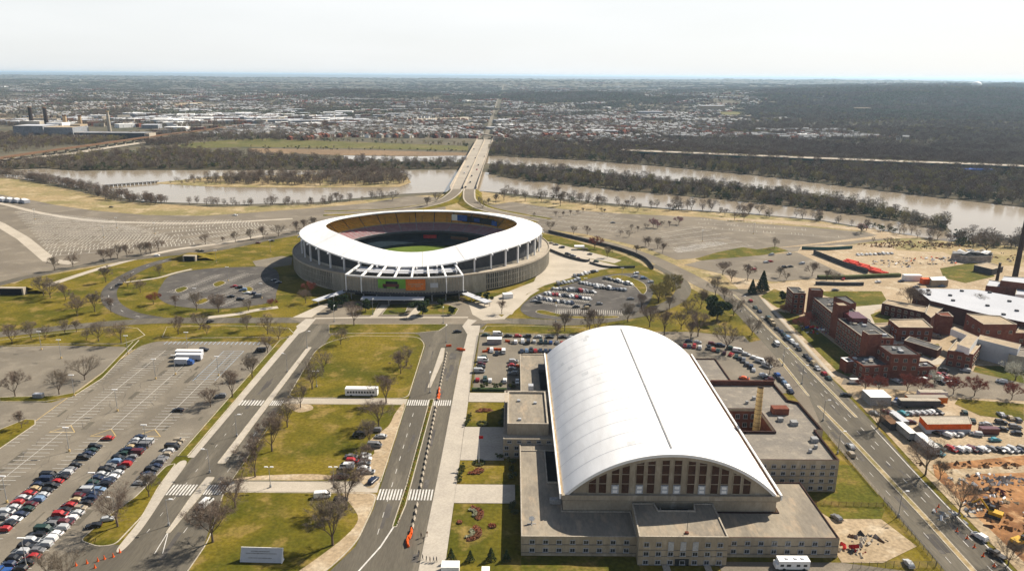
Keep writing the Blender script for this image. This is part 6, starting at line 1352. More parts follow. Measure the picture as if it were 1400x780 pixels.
car_row('in the row below the dark trailer', 'the avenue', C5([(575, 30), (617, 30), (660, 28), (700, 28), (737, 25), (775, 22), (820, 26)]), 2.1, 'trailer row cars', ['white', 'silver'], 3, colors={0: 'teal', 6: 'black'})
car_row('parked by the avenue edge of the car yard', 'the avenue', C5([(375, 30), (450, 22), (500, 25), (530, -25), (555, -45), (625, 90, 0)]), 2.1, 'yard edge cars', detail=3, colors={4: 'blue', 5: 'maroon', 1: 'maroon'})
car_row('in front of the orange clubhouse', 'the avenue', C5([(800, 168), (838, 158), (872, 178), (920, 174), (955, 172)]), 2.2, 'clubhouse cars', ['silver', 'grey', 'black', 'white'], 3)
car_row('scattered at the far side of the car yard', 'the clubhouse', C5([(1075, 175), (1140, 105), (1245, 95), (1340, 125), (1248, 140), (1348, 168), (1248, 40, 1.5), (1303, 62, 1.5), (1355, 76, 1.5), (1205, 212, 0), (995, 30, 1.2), (1048, 82, 1.2)]), -.3, 'yard cars', detail=3, colors={2: 'black', 4: 'black', 9: 'teal', 1: 'silver'})
car_row('in the nearest row of the car yard', 'the white trailer', C5([(822, 268), (816, 300), (905, 278), (945, 275), (990, 275), (1043, 278), (1083, 278), (1125, 275), (1172, 270), (1232, 283), (1282, 280), (1322, 280), (1360, 276), (1396, 275)]), 2.15, 'near yard row cars', detail=3, colors={0: 'dark green', 1: 'teal', 2: 'red', 4: 'white', 5: 'maroon', 7: 'white'})
car_row('driving on the avenue beside the armory', 'the stadium', C5([(215, 256, HY), (213, 312, HY)]), HY, 'avenue traffic', detail=3, colors={0: 'silver', 1: 'tan'})
D5 = lambda L: T5(L, 1120, 624)
car_row('driving at the near end of the avenue', '', D5([(1103, 545, 1.95)]), 0, None, detail=3, colors={0: 'white'}, kinds={0: 'estate car'})
car_row('driving behind the white car on the avenue', '', D5([(1215, 668, 2.0)]), 0, None, detail=3, colors={0: 'black'}, kinds={0: 'pickup'})
car_row('parked on the bare earth of the armory yard', '', D5([(125, 415, 1.9)]), 0, None, detail=3, colors={0: 'grey'}, kinds={0: 'hatchback'})
car_row('parked by the screen fence at the bottom edge', '', D5([(614, 728, HY)]), 0, None, detail=3, colors={0: 'silver'}, kinds={0: 'hatchback'})
mb = MB()
for p, q, n in (((757, 397), (812, 402), 22), ((747, 404), (806, 411), 24), ((734, 410), (800, 420), 26), ((760, 425), (850, 428), 34), ((828, 383), (866, 392), 16), ((236, 400), (300, 376), 20), ((246, 408), (340, 374), 30), ((270, 415), (365, 380), 30), ((300, 418), (372, 392), 22)):
    a, b = Vector(G2(*p)), Vector(G2(*q)); d_ = (b - a).normalized(); n_ = Vector((-d_.y, d_.x)) * 4.6
    for i in range(n): c = a.lerp(b, i / (n - 1)); ribbon_mb(mb, [tuple(c - n_), tuple(c + n_)], .25, .15)
    ribbon_mb(mb, [tuple(a), tuple(b)], .25, .151)
mb.ob('stall_lines', M['paint_worn'], bpy.data.objects['ring_car_park'])['kind'] = 'stuff'
# ring car parks
for d, p, q, n, rz in (('in the top row of the round lot', (786, 377), (815, 370), 7, 1.9), ('in the second row of the round lot', (794, 386), (824, 391), 8, 1.9), ('in the overpass side row, round lot', (828, 380), (862, 388), 10, 2.0), ('in the upper long row of the round lot', (757, 394), (812, 399), 13, 2.0), ('in the lower long row, round lot', (747, 401), (806, 408), 14, 2.0), ('in the bottom row of the round lot', (734, 407), (782, 414), 11, 2.0), ('in the short inner row, round lot', (816, 392), (853, 396), 9, 2.0), ('in the stadium side row, round lot', (763, 388), (790, 382), 7, 1.9)):
    car_row(d, 'the stadium', pline(p, q, n), rz, 'cars in the round lot', ['white', 'silver', 'dark blue', 'black', 'grey', 'silver', 'white'] + (['red'] if 'long' in d else []), 1, jit=.3)
car_row('parked loosely in the round lot', 'the stadium', pz([(730, 411), (737, 413), (788, 419), (803, 417), (801, 421), (820, 415), (862, 408), (870, 373), (880, 380), (890, 385), (868, 378)]), .1, 'loose round lot cars', detail=1)
car_row('in the dark ring car park', 'the underpass', pz([(320, 391), (326, 393), (332, 396), (338, 400), (346, 401), (352, 405), (316, 405), (328, 409), (375, 383), (380, 386)]), .2, 'ring lot cars', detail=1, colors={0: 'red', 3: 'white'}, jit=.3)
car_row('in the stadium ramp yard', 'the stadium', pz([(753, 332), (760, 334), (768, 338), (776, 347), (783, 350), (789, 353), (806, 347), (815, 357), (800, 340)]), -.3, 'ramp yard cars', detail=1, jit=.3)
car_row('parked in the lower far lot', 'the grass bank', pz([(1048, 358), (1054, 357), (1073, 365), (1081, 364), (1079, 347), (1096, 360), (1055, 348), (1030, 368)]), .3, 'far lot cars', detail=1, colors={4: 'silver'})
car_row('in the white row on the river site', 'the hoarding', pline((1173, 348), (1219, 346), 9), 1.6, 'river site cars', ['white', 'silver', 'white', 'dark blue'], 1)
car_row('by the hedge below the river site', 'the hoarding', pz([(1200, 385), (1232, 384), (1253, 392), (1288, 391), (1142, 396)]), 0, 'hedge cars', detail=1)
car_row('on the loop road by the underpass', 'the stadium', pz([(372, 329), (353, 332), (275, 343), (271, 342), (215, 349)]), .2, 'loop road cars', detail=1, colors={1: 'maroon', 4: 'white'})
car_row('on the ring road bends', 'the park', pz([(163, 389), (288, 439), (930, 386), (922, 381), (1153, 381)]), 1, 'ring road cars', detail=1, colors={0: 'black'})
car_row('on the far riverside road', 'the lake', pz([(321, 294), (152, 283), (838, 304)]), 0, 'riverside cars', detail=1, colors={0: 'white', 1: 'black'})
for i, (u, v) in enumerate(((643, 248), (636, 256), (637, 246), (632, 264), (652, 232), (654, 226), (645, 240), (640, 228), (635, 236), (664, 215), (650, 217), (648, 205))):
    x, y = G2(u, v, 7.5); z = 8.15 if y > 1150 else 5.2 + 3 * (y - 790) / 400
    col = rnd.choice(PAL); car(min(max(x, -70), -46), min(max(y, 880), 1540), HY, '%s car on the river bridge, %s from the stadium end' % (col, ordinal(i)), 'bridge traffic', col, 'estate car', 1, z)
# ------------------------------------------------------------ barriers, cones, lamps, people
bar = MB(); bar.prism([(-.3, -1.1), (.3, -1.1), (.3, 1.1), (-.3, 1.1)], 0, .3); bar.prism([(-.13, -1.1), (.13, -1.1), (.13, 1.1), (-.13, 1.1)], .3, .85); bmw = bar.me('concrete_barrier', M['coping']); bmo = bar.me('orange_barrier', M['orange'])
i = 0
y = 200.0
while y < 352:
    if not (214 < y < 223 or 287 < y < 293.5):
        tag(link('concrete_barrier', bmw, None, (-30.2 - 2.4 * (y - 200) / 150, y, .13), rnd.uniform(-.05, .05) + .016), 'white concrete barrier, %s from the near end of the dividing line' % ordinal(i), 'barrier', 'white road barriers'); i += 1
    y += 3.9
for k, (x, y) in enumerate([(-30.6, 191), (-30.9, 193), (-30.4, 195), (-30.3, 197), (-31.6, 294.5), (-31.7, 297.5), (-31.9, 300.5), (-32.0, 303.5)] + T5([(340, 372), (362, 378), (268, 350), (545, 372), (575, 374), (600, 374), (625, 375), (748, 488), (515, 388), (670, 318)], 560, 402)):
    tag(link('orange_barrier', bmo, None, (x, y, .14), rnd.uniform(-.3, .3) + (0 if k < 8 else 1.5), 1.25), 'orange barrier, %s %s' % (ordinal(k if k < 4 else (k - 4 if k < 8 else k - 8)), 'from the near end of the barrier line' if k < 4 else ('beyond the far crossing of the barrier line' if k < 8 else 'around the armory car park entrance')), 'barrier', 'orange barriers')
cn = MB(); cn.box(-.25, .25, -.25, .25, 0, .06); cn.tube((0, 0, .06), (0, 0, .95), .2, .05, 8); cme = cn.me('traffic_cone', M['orange'])
for k, (u, v) in enumerate([(164, 755), (155, 761), (143, 764), (134, 767), (119, 770), (104, 773), (130, 776), (1279, 699), (1283, 693), (1308, 726), (1322, 736), (1332, 748), (1344, 760), (1359, 774)]):
    x, y = G2(u, v); tag(link('traffic_cone', cme, None, (x, y, .14), 0, 1.35), 'orange traffic cone, %s in the line %s' % (ordinal(k if k < 7 else k - 7), 'at the lot entrance' if k < 7 else 'closing an avenue lane'), 'cone', 'traffic cones')
LM = {}
def lamp_parts(h, arms):
    b = MB(); b.tube((0, 0, 0), (0, 0, .9), .38, .34, 10); p = MB(); p.tube((0, 0, .9), (0, 0, h), .13, .08, 8)
    hd = []
    for sx in arms:
        m = MB(); m.tube((0, 0, h - .1), (sx * 1.6, 0, h + .15), .06, .05, 6); m.box(sx * 1.6 - .55, sx * 1.6 + .55, -.22, .22, h + .05, h + .3); hd.append(m.me('lamp_head', M['white_metal']))
    return b.me('base', M['paint_y'] if len(arms) == 2 and h > 9 else M['steel']), p.me('pole', M['steel']), hd
LM['lot'] = lamp_parts(9.5, (-.35, .35)); LM['street'] = lamp_parts(9, (1,)); LM['double'] = lamp_parts(7.5, (-.6, .6))
def lamp(u, v, kind, label, group, rz=0):
    x, y = G2(u, v); b, p, hd = LM[kind]; e = empty('lamp_post', (x, y, .15), rz, label, 'lamp post', group); link('base', b, e); link('pole', p, e)
    for m in hd: link('lamp_head', m, e)
for k, (u, v) in enumerate([(257, 479), (299, 514), (213, 518), (161, 562), (201, 613), (95, 617), (131, 682), (10, 687), (37, 776), (175, 484), (102, 541), (84, 490), (57, 478), (240, 512)]): lamp(u, v, 'lot', 'car park lamp post on a yellow base, %s from the stadium in the lot' % ordinal(k), 'car park lamps')
for k, (u, v) in enumerate([(420, 476), (393, 508), (324, 596), (287, 646), (231, 718), (160, 715)]): lamp(u, v, 'street', 'street lamp on the dual road median, %s from the stadium' % ordinal(k), 'median lamps', math.pi if k % 2 else 0)
for k, (u, v) in enumerate([(370, 666), (457, 666), (433, 529)]): lamp(u, v, 'double', 'pale twin-headed lamp on the lawn path, %s from the dual road' % ordinal(k), 'lawn lamps')
for k, (u, v) in enumerate([(1228, 706), (1145, 620), (1125, 575), (1096, 525), (1070, 500), (1036, 455), (1013, 425), (610, 468), (588, 537), (457, 440), (606, 442), (510, 430), (760, 440)]): lamp(u, v, 'street', 'street lamp, %s %s' % (ordinal(k if k < 7 else k - 7), 'from the near end of the avenue' if k < 7 else 'in the junction before the stadium'), 'street lamps', 0 if k < 7 else 1.5)
for k, (u, v) in enumerate([(296, 360), (312, 384), (268, 415), (358, 408), (370, 345), (800, 400), (850, 385), (760, 415), (160, 312), (142, 325), (212, 320), (48, 300), (960, 330), (1030, 320)]): lamp(u, v, 'lot', 'grey lamp post, %s standing in the lots round the stadium' % ordinal(k), 'stadium lot lamps')
def person_mesh():
    me = bpy.data.meshes.new('person_skeleton'); V = [(0, 0, .95), (0, 0, 1.2), (0, 0, 1.45), (0, .02, 1.56), (0, .03, 1.72), (.19, 0, 1.42), (.25, .05, 1.15), (.23, .14, .92), (-.19, 0, 1.42), (-.25, -.05, 1.15), (-.23, .02, .92), (.1, .04, .88), (.11, .14, .48), (.11, .18, .08), (.11, .3, .04), (-.1, -.04, .88), (-.11, -.1, .48), (-.11, -.2, .08), (-.11, -.08, .04)]
    E = [(0, 1), (1, 2), (2, 3), (3, 4), (2, 5), (5, 6), (6, 7), (2, 8), (8, 9), (9, 10), (0, 11), (11, 12), (12, 13), (13, 14), (0, 15), (15, 16), (16, 17), (17, 18)]
    rad = [.16, .16, .17, .07, .11, .08, .055, .045, .08, .055, .045, .1, .07, .05, .045, .1, .07, .05, .045]
    me.from_pydata(V, E, []); o = bpy.data.objects.new('tmp', me); COL.objects.link(o); md = o.modifiers.new('s', 'SKIN'); o.modifiers.new('d', 'SUBSURF').levels = 1
    for i, r in enumerate(rad): me.skin_vertices[0].data[i].radius = (r, r)
    me.skin_vertices[0].data[0].use_root = True
    dg = bpy.context.evaluated_depsgraph_get(); m2 = bpy.data.meshes.new_from_object(o.evaluated_get(dg)); bpy.data.objects.remove(o); m2.name = 'person'; m2.materials.clear(); return m2
pm = person_mesh(); PM = []
for c in ('skin', 'car_black', 'rust', 'car_dark blue', 'white'): m = pm.copy(); m.materials.append(M[c]); PM.append(m)
for k, (x, y, rz) in enumerate([(*G2(576, 735), 2), (*G2(579, 741), 1), (*G2(584, 733), 4), (*G2(572, 762), 1.5), (*G2(578, 765), 1.6), (*G2(583, 767), 1.4), (*G2(588, 768), 1.6), (*G2(593, 768), 1.7), (*G2(597, 768), 1.5), (*G2(573, 759), 2)]):
    tag(link('person', PM[k % 4], None, (x, y, .2), rz, 1.05), 'person in dark clothes walking on the wide pavement, %s %s' % (ordinal(k if k < 3 else k - 3), 'of the loose trio' if k < 3 else 'in the line of walkers'), 'person', 'people on the pavement')
# ------------------------------------------------------------ woods, suburb and haze to the horizon
def scatter(name, pts, protos, label=None, cat=None):
    """pts: (x, y, z, scale, rotation, index); protos: meshes instanced by a node group"""
    c = bpy.data.collections.new(name + '_kinds')
    for i, me in enumerate(protos): c.objects.link(bpy.data.objects.new('%s_kind_%02d' % (name, i), me))
    me = bpy.data.meshes.new(name); me.from_pydata([p[:3] for p in pts], [], [])
    for nm, ty, k in (('size', 'FLOAT', 3), ('turn', 'FLOAT', 4), ('pick', 'INT', 5)):
        a = me.attributes.new(nm, ty, 'POINT'); a.data.foreach_set('value', [p[k] for p in pts])
    o = link(name, me); tag(o, label, cat, kind='stuff')
    g = bpy.data.node_groups.new(name + '_nodes', 'GeometryNodeTree'); g.interface.new_socket('Geometry', in_out='INPUT', socket_type='NodeSocketGeometry'); g.interface.new_socket('Geometry', in_out='OUTPUT', socket_type='NodeSocketGeometry')
    n = g.nodes; L = g.links; gi = n.new('NodeGroupInput'); go = n.new('NodeGroupOutput'); ip = n.new('GeometryNodeInstanceOnPoints'); ci = n.new('GeometryNodeCollectionInfo')
    ci.inputs['Collection'].default_value = c; ci.inputs['Separate Children'].default_value = True; ci.inputs['Reset Children'].default_value = True
    def attr(nm, ty):
        x = n.new('GeometryNodeInputNamedAttribute'); x.data_type = ty; x.inputs['Name'].default_value = nm; return x.outputs[0]
    cx = n.new('ShaderNodeCombineXYZ'); L.new(attr('turn', 'FLOAT'), cx.inputs[2])
    er = n.new('FunctionNodeEulerToRotation'); L.new(cx.outputs[0], er.inputs[0])
    L.new(gi.outputs[0], ip.inputs['Points']); L.new(ci.outputs[0], ip.inputs['Instance']); ip.inputs['Pick Instance'].default_value = True
    L.new(attr('pick', 'INT'), ip.inputs['Instance Index']); L.new(er.outputs[0], ip.inputs['Rotation']); L.new(attr('size', 'FLOAT'), ip.inputs['Scale']); L.new(ip.outputs[0], go.inputs[0])
    o.modifiers.new('scatter', 'NODES').node_group = g
    return o
def wood_proto(seed, tw, H=11, spread=.5, fat=2.2, n=260):
    T, C, zm = bare_tree(seed, H, spread, 5, 10, .3); r = random.Random(seed + 5)
    n0 = len(T.v); v = list(T.v); f = list(T.f)
    W = MB()
    for i in range(n):
        a = r.uniform(0, TW); t = r.random() ** .8; rr = H * .36 * math.sqrt(r.random()) * (1 - .55 * abs(t - .45)); p = Vector((math.cos(a) * rr, math.sin(a) * rr, H * (.22 + .75 * t))); d = (Vector((math.cos(a) * .8, math.sin(a) * .8, .7)) + Vector((r.gauss(0, .5), r.gauss(0, .5), r.gauss(0, .5)))).normalized(); l = H * r.uniform(.1, .22); s = d.orthogonal().normalized() * .06 * fat; s = Matrix.Rotation(r.uniform(0, TW), 3, d) @ s
        W.tri(tuple(p - s), tuple(p + s), tuple(p + d * l))
    W.v += [tuple(x) for x in []]; k = len(W.v); W.v += v; W.f += [tuple(q + k for q in ff) for ff in f]; W.m += [1] * len(f)
    return W.me('wood_tree', [tw, M['trunk']])
M['wooddark'] = mat('dark_brown_twigs', (.15, .108, .08), (.12, .087, .065), .3, 3)
M['woodpale'] = mat('pale_grey_twigs', (.23, .20, .16), (.195, .17, .135), .3, 3)
WP = [wood_proto(101, M['twig']), wood_proto(102, M['twig2']), wood_proto(103, M['wooddark'], 12, .6), wood_proto(104, M['woodpale'], 9, .6), wood_proto(105, M['twig3'], 10, .6), leafy(61, 7, 8, 260, False, .02, .9).me('bush', M['shrub']), leafy(62, 9, 7, 260, False, .05, .9).me('evergreen', M['ever'])]
M['wood_ground'] = mat('wood_floor', (.075, .06, .04), (.06, .055, .032), .03, .4, c3=(.10, .08, .05))
def inside(poly, x, y):
    c = False; j = len(poly) - 1
    for i in range(len(poly)):
        if (poly[i][1] > y) != (poly[j][1] > y) and x < (poly[j][0] - poly[i][0]) * (y - poly[i][1]) / (poly[j][1] - poly[i][1]) + poly[i][0]: c = not c
        j = i
    return c
def fill(poly_px, dens, hs=(.8, 1.25), mix=(0, 0, 1, 1, 2, 3, 4), ground=True, gname='wood_ground', z=.3):
    P = px(poly_px); xs = [p[0] for p in P]; ys = [p[1] for p in P]; A = abs(sum(P[i][0] * P[(i + 1) % len(P)][1] - P[(i + 1) % len(P)][0] * P[i][1] for i in range(len(P)))) / 2
    if ground: sheet(gname, P, .55, M['wood_ground'])
    out = []; n = int(A * dens); tries = 0
    while len(out) < n and tries < n * 40:
        tries += 1; x = rnd.uniform(min(xs), max(xs)); y = rnd.uniform(min(ys), max(ys))
        if inside(P, x, y): out.append((x, y, z, rnd.uniform(*hs), rnd.uniform(0, TW), rnd.choice(mix)))
    return out
W_isl = fill([(668, 238), (700, 245), (803, 256), (840, 260), (940, 269), (1040, 278), (1120, 287.5), (1220, 302), (1290, 317), (1296, 309), (1240, 294), (1120, 271), (1008, 259), (905, 250), (803, 238), (700, 230), (672, 229)], 1 / 55, (.7, 1.2), (0, 1, 2, 3, 3, 4, 5, 5, 4, 5))
scatter('island_wood', W_isl, WP, 'dark bare wood covering the long river island', 'wood')
W_far = fill([(668, 213), (803, 219.5), (905, 227.5), (1050, 241.5), (1120, 250.5), (1260, 267.5), (1400, 283.5), (1600, 305), (1600, 236), (1400, 229), (1250, 222), (1100, 217), (900, 209), (700, 196), (672, 202)], 1 / 75, (.75, 1.35), (0, 1, 2, 3, 4, 4, 2, 5, 5))
scatter('riverside_wood', W_far, WP, 'bare brown wood along the far river bank', 'wood')
W_belt = fill([(-100, 238), (0, 232.5), (60, 230), (105, 233), (220, 232), (330, 232), (450, 232), (560, 231), (632, 231.5), (636, 223), (560, 222), (470, 221), (350, 212), (220, 205), (100, 215), (0, 226), (-100, 230)], 1 / 80, (.6, 1.2), (0, 1, 2, 3, 4, 5, 5, 3))
W_belt += fill([(270, 249), (330, 243), (430, 241), (500, 234), (555, 239), (560, 249), (540, 254), (480, 255), (420, 254)], 1 / 60, (.6, 1.15), (0, 1, 2, 3, 0, 3), False)
W_belt += fill([(215, 251), (270, 245), (330, 248), (420, 254), (300, 254)], 1 / 90, (.3, .7), (0, 3, 1), False)
W_belt += fill([(-80, 222), (0, 211), (60, 203), (130, 195), (100, 192.5), (20, 192), (-80, 196)], 1 / 130, (.5, .9), (0, 1, 2, 3, 4), False)
W_belt += fill([(230, 204), (350, 190), (480, 195), (640, 201), (640, 199), (480, 192), (350, 187), (250, 195)], 1 / 260, (.5, .95), (0, 1, 3, 4, 5), False)
W_belt += fill([(340, 203), (640, 209), (640, 206), (340, 200)], 1 / 300, (.35, .6), (3, 5, 4, 5), False)
scatter('lake_wood', W_belt, WP, 'brown wooded spits around the lake', 'wood')
W_bank = fill([(-60, 236), (0, 240), (60, 251), (110, 262), (150, 274), (220, 280), (230, 276), (180, 270), (130, 258), (70, 246), (0, 237)], 1 / 28, (.5, .9), (0, 2, 3, 3, 0, 3), False)
W_bank += fill([(225, 280), (330, 283), (430, 281), (530, 272), (530, 268), (430, 277), (330, 279.5), (225, 276.5)], 1 / 70, (.35, .8), (0, 1, 2, 3), False)
W_bank += fill([(690, 268), (840, 282), (920, 288), (1020, 294), (1120, 304), (1220, 321), (1310, 334), (1420, 342), (1420, 332), (1310, 327), (1220, 314), (1120, 299), (1020, 290), (920, 284), (840, 278), (690, 264)], 1 / 110, (.5, 1.0), (0, 1, 2, 3, 5, 3), False)
W_bank += fill([(1290, 333), (1300, 326), (1330, 325), (1430, 334), (1430, 343), (1330, 337)], 1 / 50, (.6, 1.1), (0, 1, 2, 3, 5, 6, 5), False)
W_bank += fill([(1190, 331), (1300, 334), (1300, 341), (1240, 340)], 1 / 120, (.3, .6), (0, 3, 5), False)
scatter('bank_scrub', W_bank, WP, 'brown scrub and bare trees along the near river bank', 'wood')
# ----- suburb and forest: a land-use map of the far side
def n2(x, y, s, k=0): return mnoise.noise(Vector((x * s, y * s, k)))
def hwy(x):
    q = min(HP, key=lambda h: abs(h[0] - x)); return q[1]
OPEN = [px(q) for q in ([(-40, 163), (60, 161), (105, 163), (60, 166), (-40, 167)], [(980, 154), (1012, 153), (1030, 159), (990, 161)], [(235, 143), (275, 141), (280, 144), (240, 146)], [(560, 163), (640, 160), (650, 164), (570, 167)], [(700, 186), (770, 188), (765, 190), (700, 189)], [(1090, 163), (1098, 160), (1104, 162), (1094, 168)])]
for i_, P_ in enumerate(OPEN):
    o = sheet('open_ground', P_, 0, (M['sand'], M['meadow'], M['sand'], M['coping'], M['coping'], M['meadow'])[i_]); o.location.z = max(hill(*q) for q in P_) + 1
def landuse(x, y):
    """0 open, 1 forest, 2 town with trees"""
    d = x / max(y, 1)
    for P_ in OPEN:
        if inside(P_, x, y): return 0
    if -1250 < x < -430 and 2050 < y < 2750: return 4
    if 420 < x < 900 and 1480 < y < 1950 and n2(x, y, .006, 3) > -.08: return 2
    if y < 1560:
        if x > 170 and y > hwy(x) + 22: return 1
        if x < -650 and y > 1440 - .0 * x and not any((x - q[0]) ** 2 + (y - q[1]) ** 2 < 900 for q in RP): return 1
        return 0
    if abs(x + 60 + (y - 1600) * .006) < 14: return 0
    if x > y * .30 + 60 + 330 * n2(x, y, .0022) + 160 * n2(x, y, .009, 6): return 1 if not (y > 7000 and n2(x, y, .0007, 4) > .35) else 2
    if (x + 900) ** 2 / 480 ** 2 + (y - 4650) ** 2 / 420 ** 2 < 1 or (x - 330) ** 2 / 430 ** 2 + (y - 4500) ** 2 / 700 ** 2 < 1: return 1
    if y > 6500 and n2(x, y, .0006, 1) > .02: return 1
    if n2(x, y, .0021, 2) > .34 and y > 2200: return 1
    if x < -700 - (y - 1600) * .05 and y < 2300: return 3
    if -420 < x < -40 and 1560 < y < 1660: return 0
    return 2
def pp_clear(x, y):  # keep the power station and railway free
    if -1560 < x < -840 and 1640 < y < 1930: return False
    for q in RP:
        if (x - q[0]) ** 2 + (y - q[1]) ** 2 < 60 ** 2 * .6: return False
    return True
M['canopy1'] = mat('far_canopy_grey', (.17, .155, .118), (.14, .128, .098), .05, .4)
M['canopy2'] = mat('far_canopy_olive', (.14, .14, .085), (.115, .115, .07), .05, .4)
M['canopy3'] = mat('far_canopy_brown', (.155, .125, .095), (.125, .10, .078), .05, .4)
mwB = leafy(71, 9, 42, 330, False, .02, 2.3)
CAN = [mwB.me('canopy', M['canopy1']), leafy(72, 10, 46, 330, False, .02, 2.3).me('canopy', M['canopy2']), leafy(73, 9, 40, 330, False, .02, 2.2).me('canopy', M['canopy3'])]
def house_mesh(w_, d_, h, wm, rm, flat=False):
    mb = MB(); mb.box(-w_ / 2, w_ / 2, -d_ / 2, d_ / 2, 0, h, 0, 1 if flat else 0)
    if not flat:
        g = h + 2.6; mb.quad((-w_ / 2 - .4, -d_ / 2 - .4, h - .2), (w_ / 2 + .4, -d_ / 2 - .4, h - .2), (w_ / 2 + .4, 0, g), (-w_ / 2 - .4, 0, g), 1); mb.quad((w_ / 2 + .4, d_ / 2 + .4, h - .2), (-w_ / 2 - .4, d_ / 2 + .4, h - .2), (-w_ / 2 - .4, 0, g), (w_ / 2 + .4, 0, g), 1)
        for s in (-1, 1): mb.tri((s * w_ / 2, -d_ / 2, h), (s * w_ / 2, d_ / 2, h), (s * w_ / 2, 0, g), 0)
    mb.box(-.5, .5, -.5, .5, h, h + 3.4, 0)
    for sx in (-.3, .15): 
        for z in (1, 3.6): mb.box(sx * w_, sx * w_ + 1.2, -d_ / 2 - .05, -d_ / 2, z, z + 1.4, 2); 
    return mb.me('house', [wm, rm, M['glass']])
HW = [M['white'], M['coping'], M['tanroof'], M['brick'], M['stacktan'], M['coping'], M['brick'], M['plant']]
HR = [M['darkroof'], M['greyroof'], M['brick'], M['steel'], M['greyroof'], M['silverroof'], M['darkroof'], M['steel']]
HM = [house_mesh(8 + i % 3 * 2, 10 + i % 2 * 3, 5.5 + (i % 3), HW[i], HR[(i * 3) % 8], i % 4 == 3) for i in range(8)]
HM += [house_mesh(26, 14, 9, M['brick'], M['greyroof'], True), house_mesh(40, 22, 8, M['white'], M['white'], True), house_mesh(30, 14, 10, M['coping'], M['darkroof'], True), house_mesh(55, 26, 8, M['plant'], M['silverroof'], True)]
trees = []; cano = []; houses = []
r7 = random.Random(99)
def samp(n, y0, y1, fn, p=1.6):
    """points over the view wedge, denser near"""
    for _ in range(n):
        t = r7.random(); y = (y0 ** (-p) + t * (y1 ** (-p) - y0 ** (-p))) ** (-1 / p); x = r7.uniform(-.86, .86) * y; fn(x, y)
def put_tree(x, y):
    k = landuse(x, y)
    if k == 0 or not pp_clear(x, y): return
    if k == 2 and r7.random() < .52: return
    if k == 4 and r7.random() < .75: return
    if k == 3 and r7.random() < .25: return
    trees.append((x, y, hill(x, y) - .3, r7.uniform(.75, 1.25) * (1 if y < 3000 else 1.15) * (1 + .4 * n2(x, y, .004, 12)), r7.uniform(0, TW), (r7.choice((0, 0, 1, 1, 2, 3, 3, 4, 0, 6)) if k != 1 else r7.choice(((0, 2, 0, 3), (1, 3, 1, 1), (2, 0, 2, 6), (4, 1, 4, 3), (0, 1, 2, 4))[int(abs(n2(x, y, .0028, 11)) * 11) % 5]))))
samp(95000, 1000, 7000, put_tree, .75)
def put_can(x, y):
    k = landuse(x, y)
    if k in (0, 3) or (k == 2 and r7.random() < (.9 if y < 5000 else .6)): return
    cano.append((x, y, hill(x, y) - 3, r7.uniform(.8, 1.4), r7.uniform(0, TW), min(2, max(0, int(1.5 + 2.2 * n2(x, y, .0016, 5) + r7.gauss(0, .35))))))
samp(62000, 2500, 21000, put_can, .55)
street = MB()
def put_block(x, y):
    """one neighbourhood block: rows of houses on a street"""
    k = landuse(x, y)
    if k not in (2, 3, 4) or not pp_clear(x, y): return
    if k in (3, 4) or r7.random() < .09:
        if k == 4:
            for _ in range(2): houses.append((x + r7.uniform(-60, 60), y + r7.uniform(-60, 60), hill(x, y), r7.uniform(.8, 1.3), .3, r7.choice((9, 11, 9, 8))))
        houses.append((x, y, hill(x, y), r7.uniform(.8, 1.3), .3 * r7.randrange(5), r7.randrange(8, 12))); return
    th = round(n2(x, y, .0009, 9) * 5) * .35 + .25; d = Vector((math.cos(th), math.sin(th))); n = Vector((-d.y, d.x)); rows = r7.randrange(1, 4); cnt = r7.randrange(5, 12); kind = r7.choice(((0, 5, 1), (3, 6, 6), (1, 4, 2), (0, 1, 5, 6), (7, 1, 3)))
    for i in range(rows):
        for j in range(cnt):
            if r7.random() < .14: continue
            p = Vector((x, y)) + n * (i * 30 + (9 if i % 2 else -9)) + d * (j - cnt / 2) * 14.5
            if landuse(p.x, p.y) == 2: houses.append((p.x, p.y, hill(p.x, p.y), r7.uniform(.85, 1.15), th, r7.choice(kind)))
    a_ = Vector((x, y)) - d * cnt * 8.5 + n * 15; b_ = Vector((x, y)) + d * cnt * 8.5 + n * 15; m_ = (a_ + b_) / 2
    if rows > 1 and abs(m_.x + 60) > 150:
        w_ = n * 4.5; street.quad(*[(q.x, q.y, hill(q.x, q.y) + .8) for q in (a_ - w_, b_ - w_, b_ + w_, a_ + w_)])
samp(2300, 1680, 9500, put_block, .7)
o = street.ob('distant_streets', M['asphalt']); o['kind'] = 'structure'
# rows of terraced houses beyond the meadow
for i in range(15):
    a = Vector(G2(392 + i * 18, 192 + i * .45)); 
    for j in range(13):
        p = a + Vector((.34, 1)).normalized() * (j * 15 + 12)
        if landuse(p.x, p.y) == 2: houses.append((p.x, p.y, 0, 1.05, -.33 + HY, r7.choice((0, 1, 3, 4, 5, 6, 3, 6, 6))))
for i in range(10):
    a = Vector(G2(720 + i * 24, 197 + i * .8))
    for j in range(9):
        p = a + Vector((-.2, 1)).normalized() * (j * 16 + 60)
        if p.x < p.y * .24: houses.append((p.x, p.y, 0, 1.05, .2 + HY, r7.choice((0, 1, 3, 4, 5, 6, 3))))
houses.sort(key=lambda h: h[0] ** 2 + h[1] ** 2)
inv = [h for h in houses if abs(h[0]) < .70 * h[1]]
near = inv[:300]; ns = set(id(h) for h in near); rest = [h for h in houses if id(h) not in ns]
HN = {0: 'white walled house with a dark roof', 1: 'cream house with grey roof', 2: 'tan house with dark roof', 3: 'flat roofed brick house', 4: 'tan house with grey roof', 5: 'white house with pale roof', 6: 'brick house with brown roof', 7: 'grey flat roofed house', 8: 'long brick apartment block', 9: 'big white warehouse', 10: 'long tan apartment block', 11: 'big pale grey warehouse'}
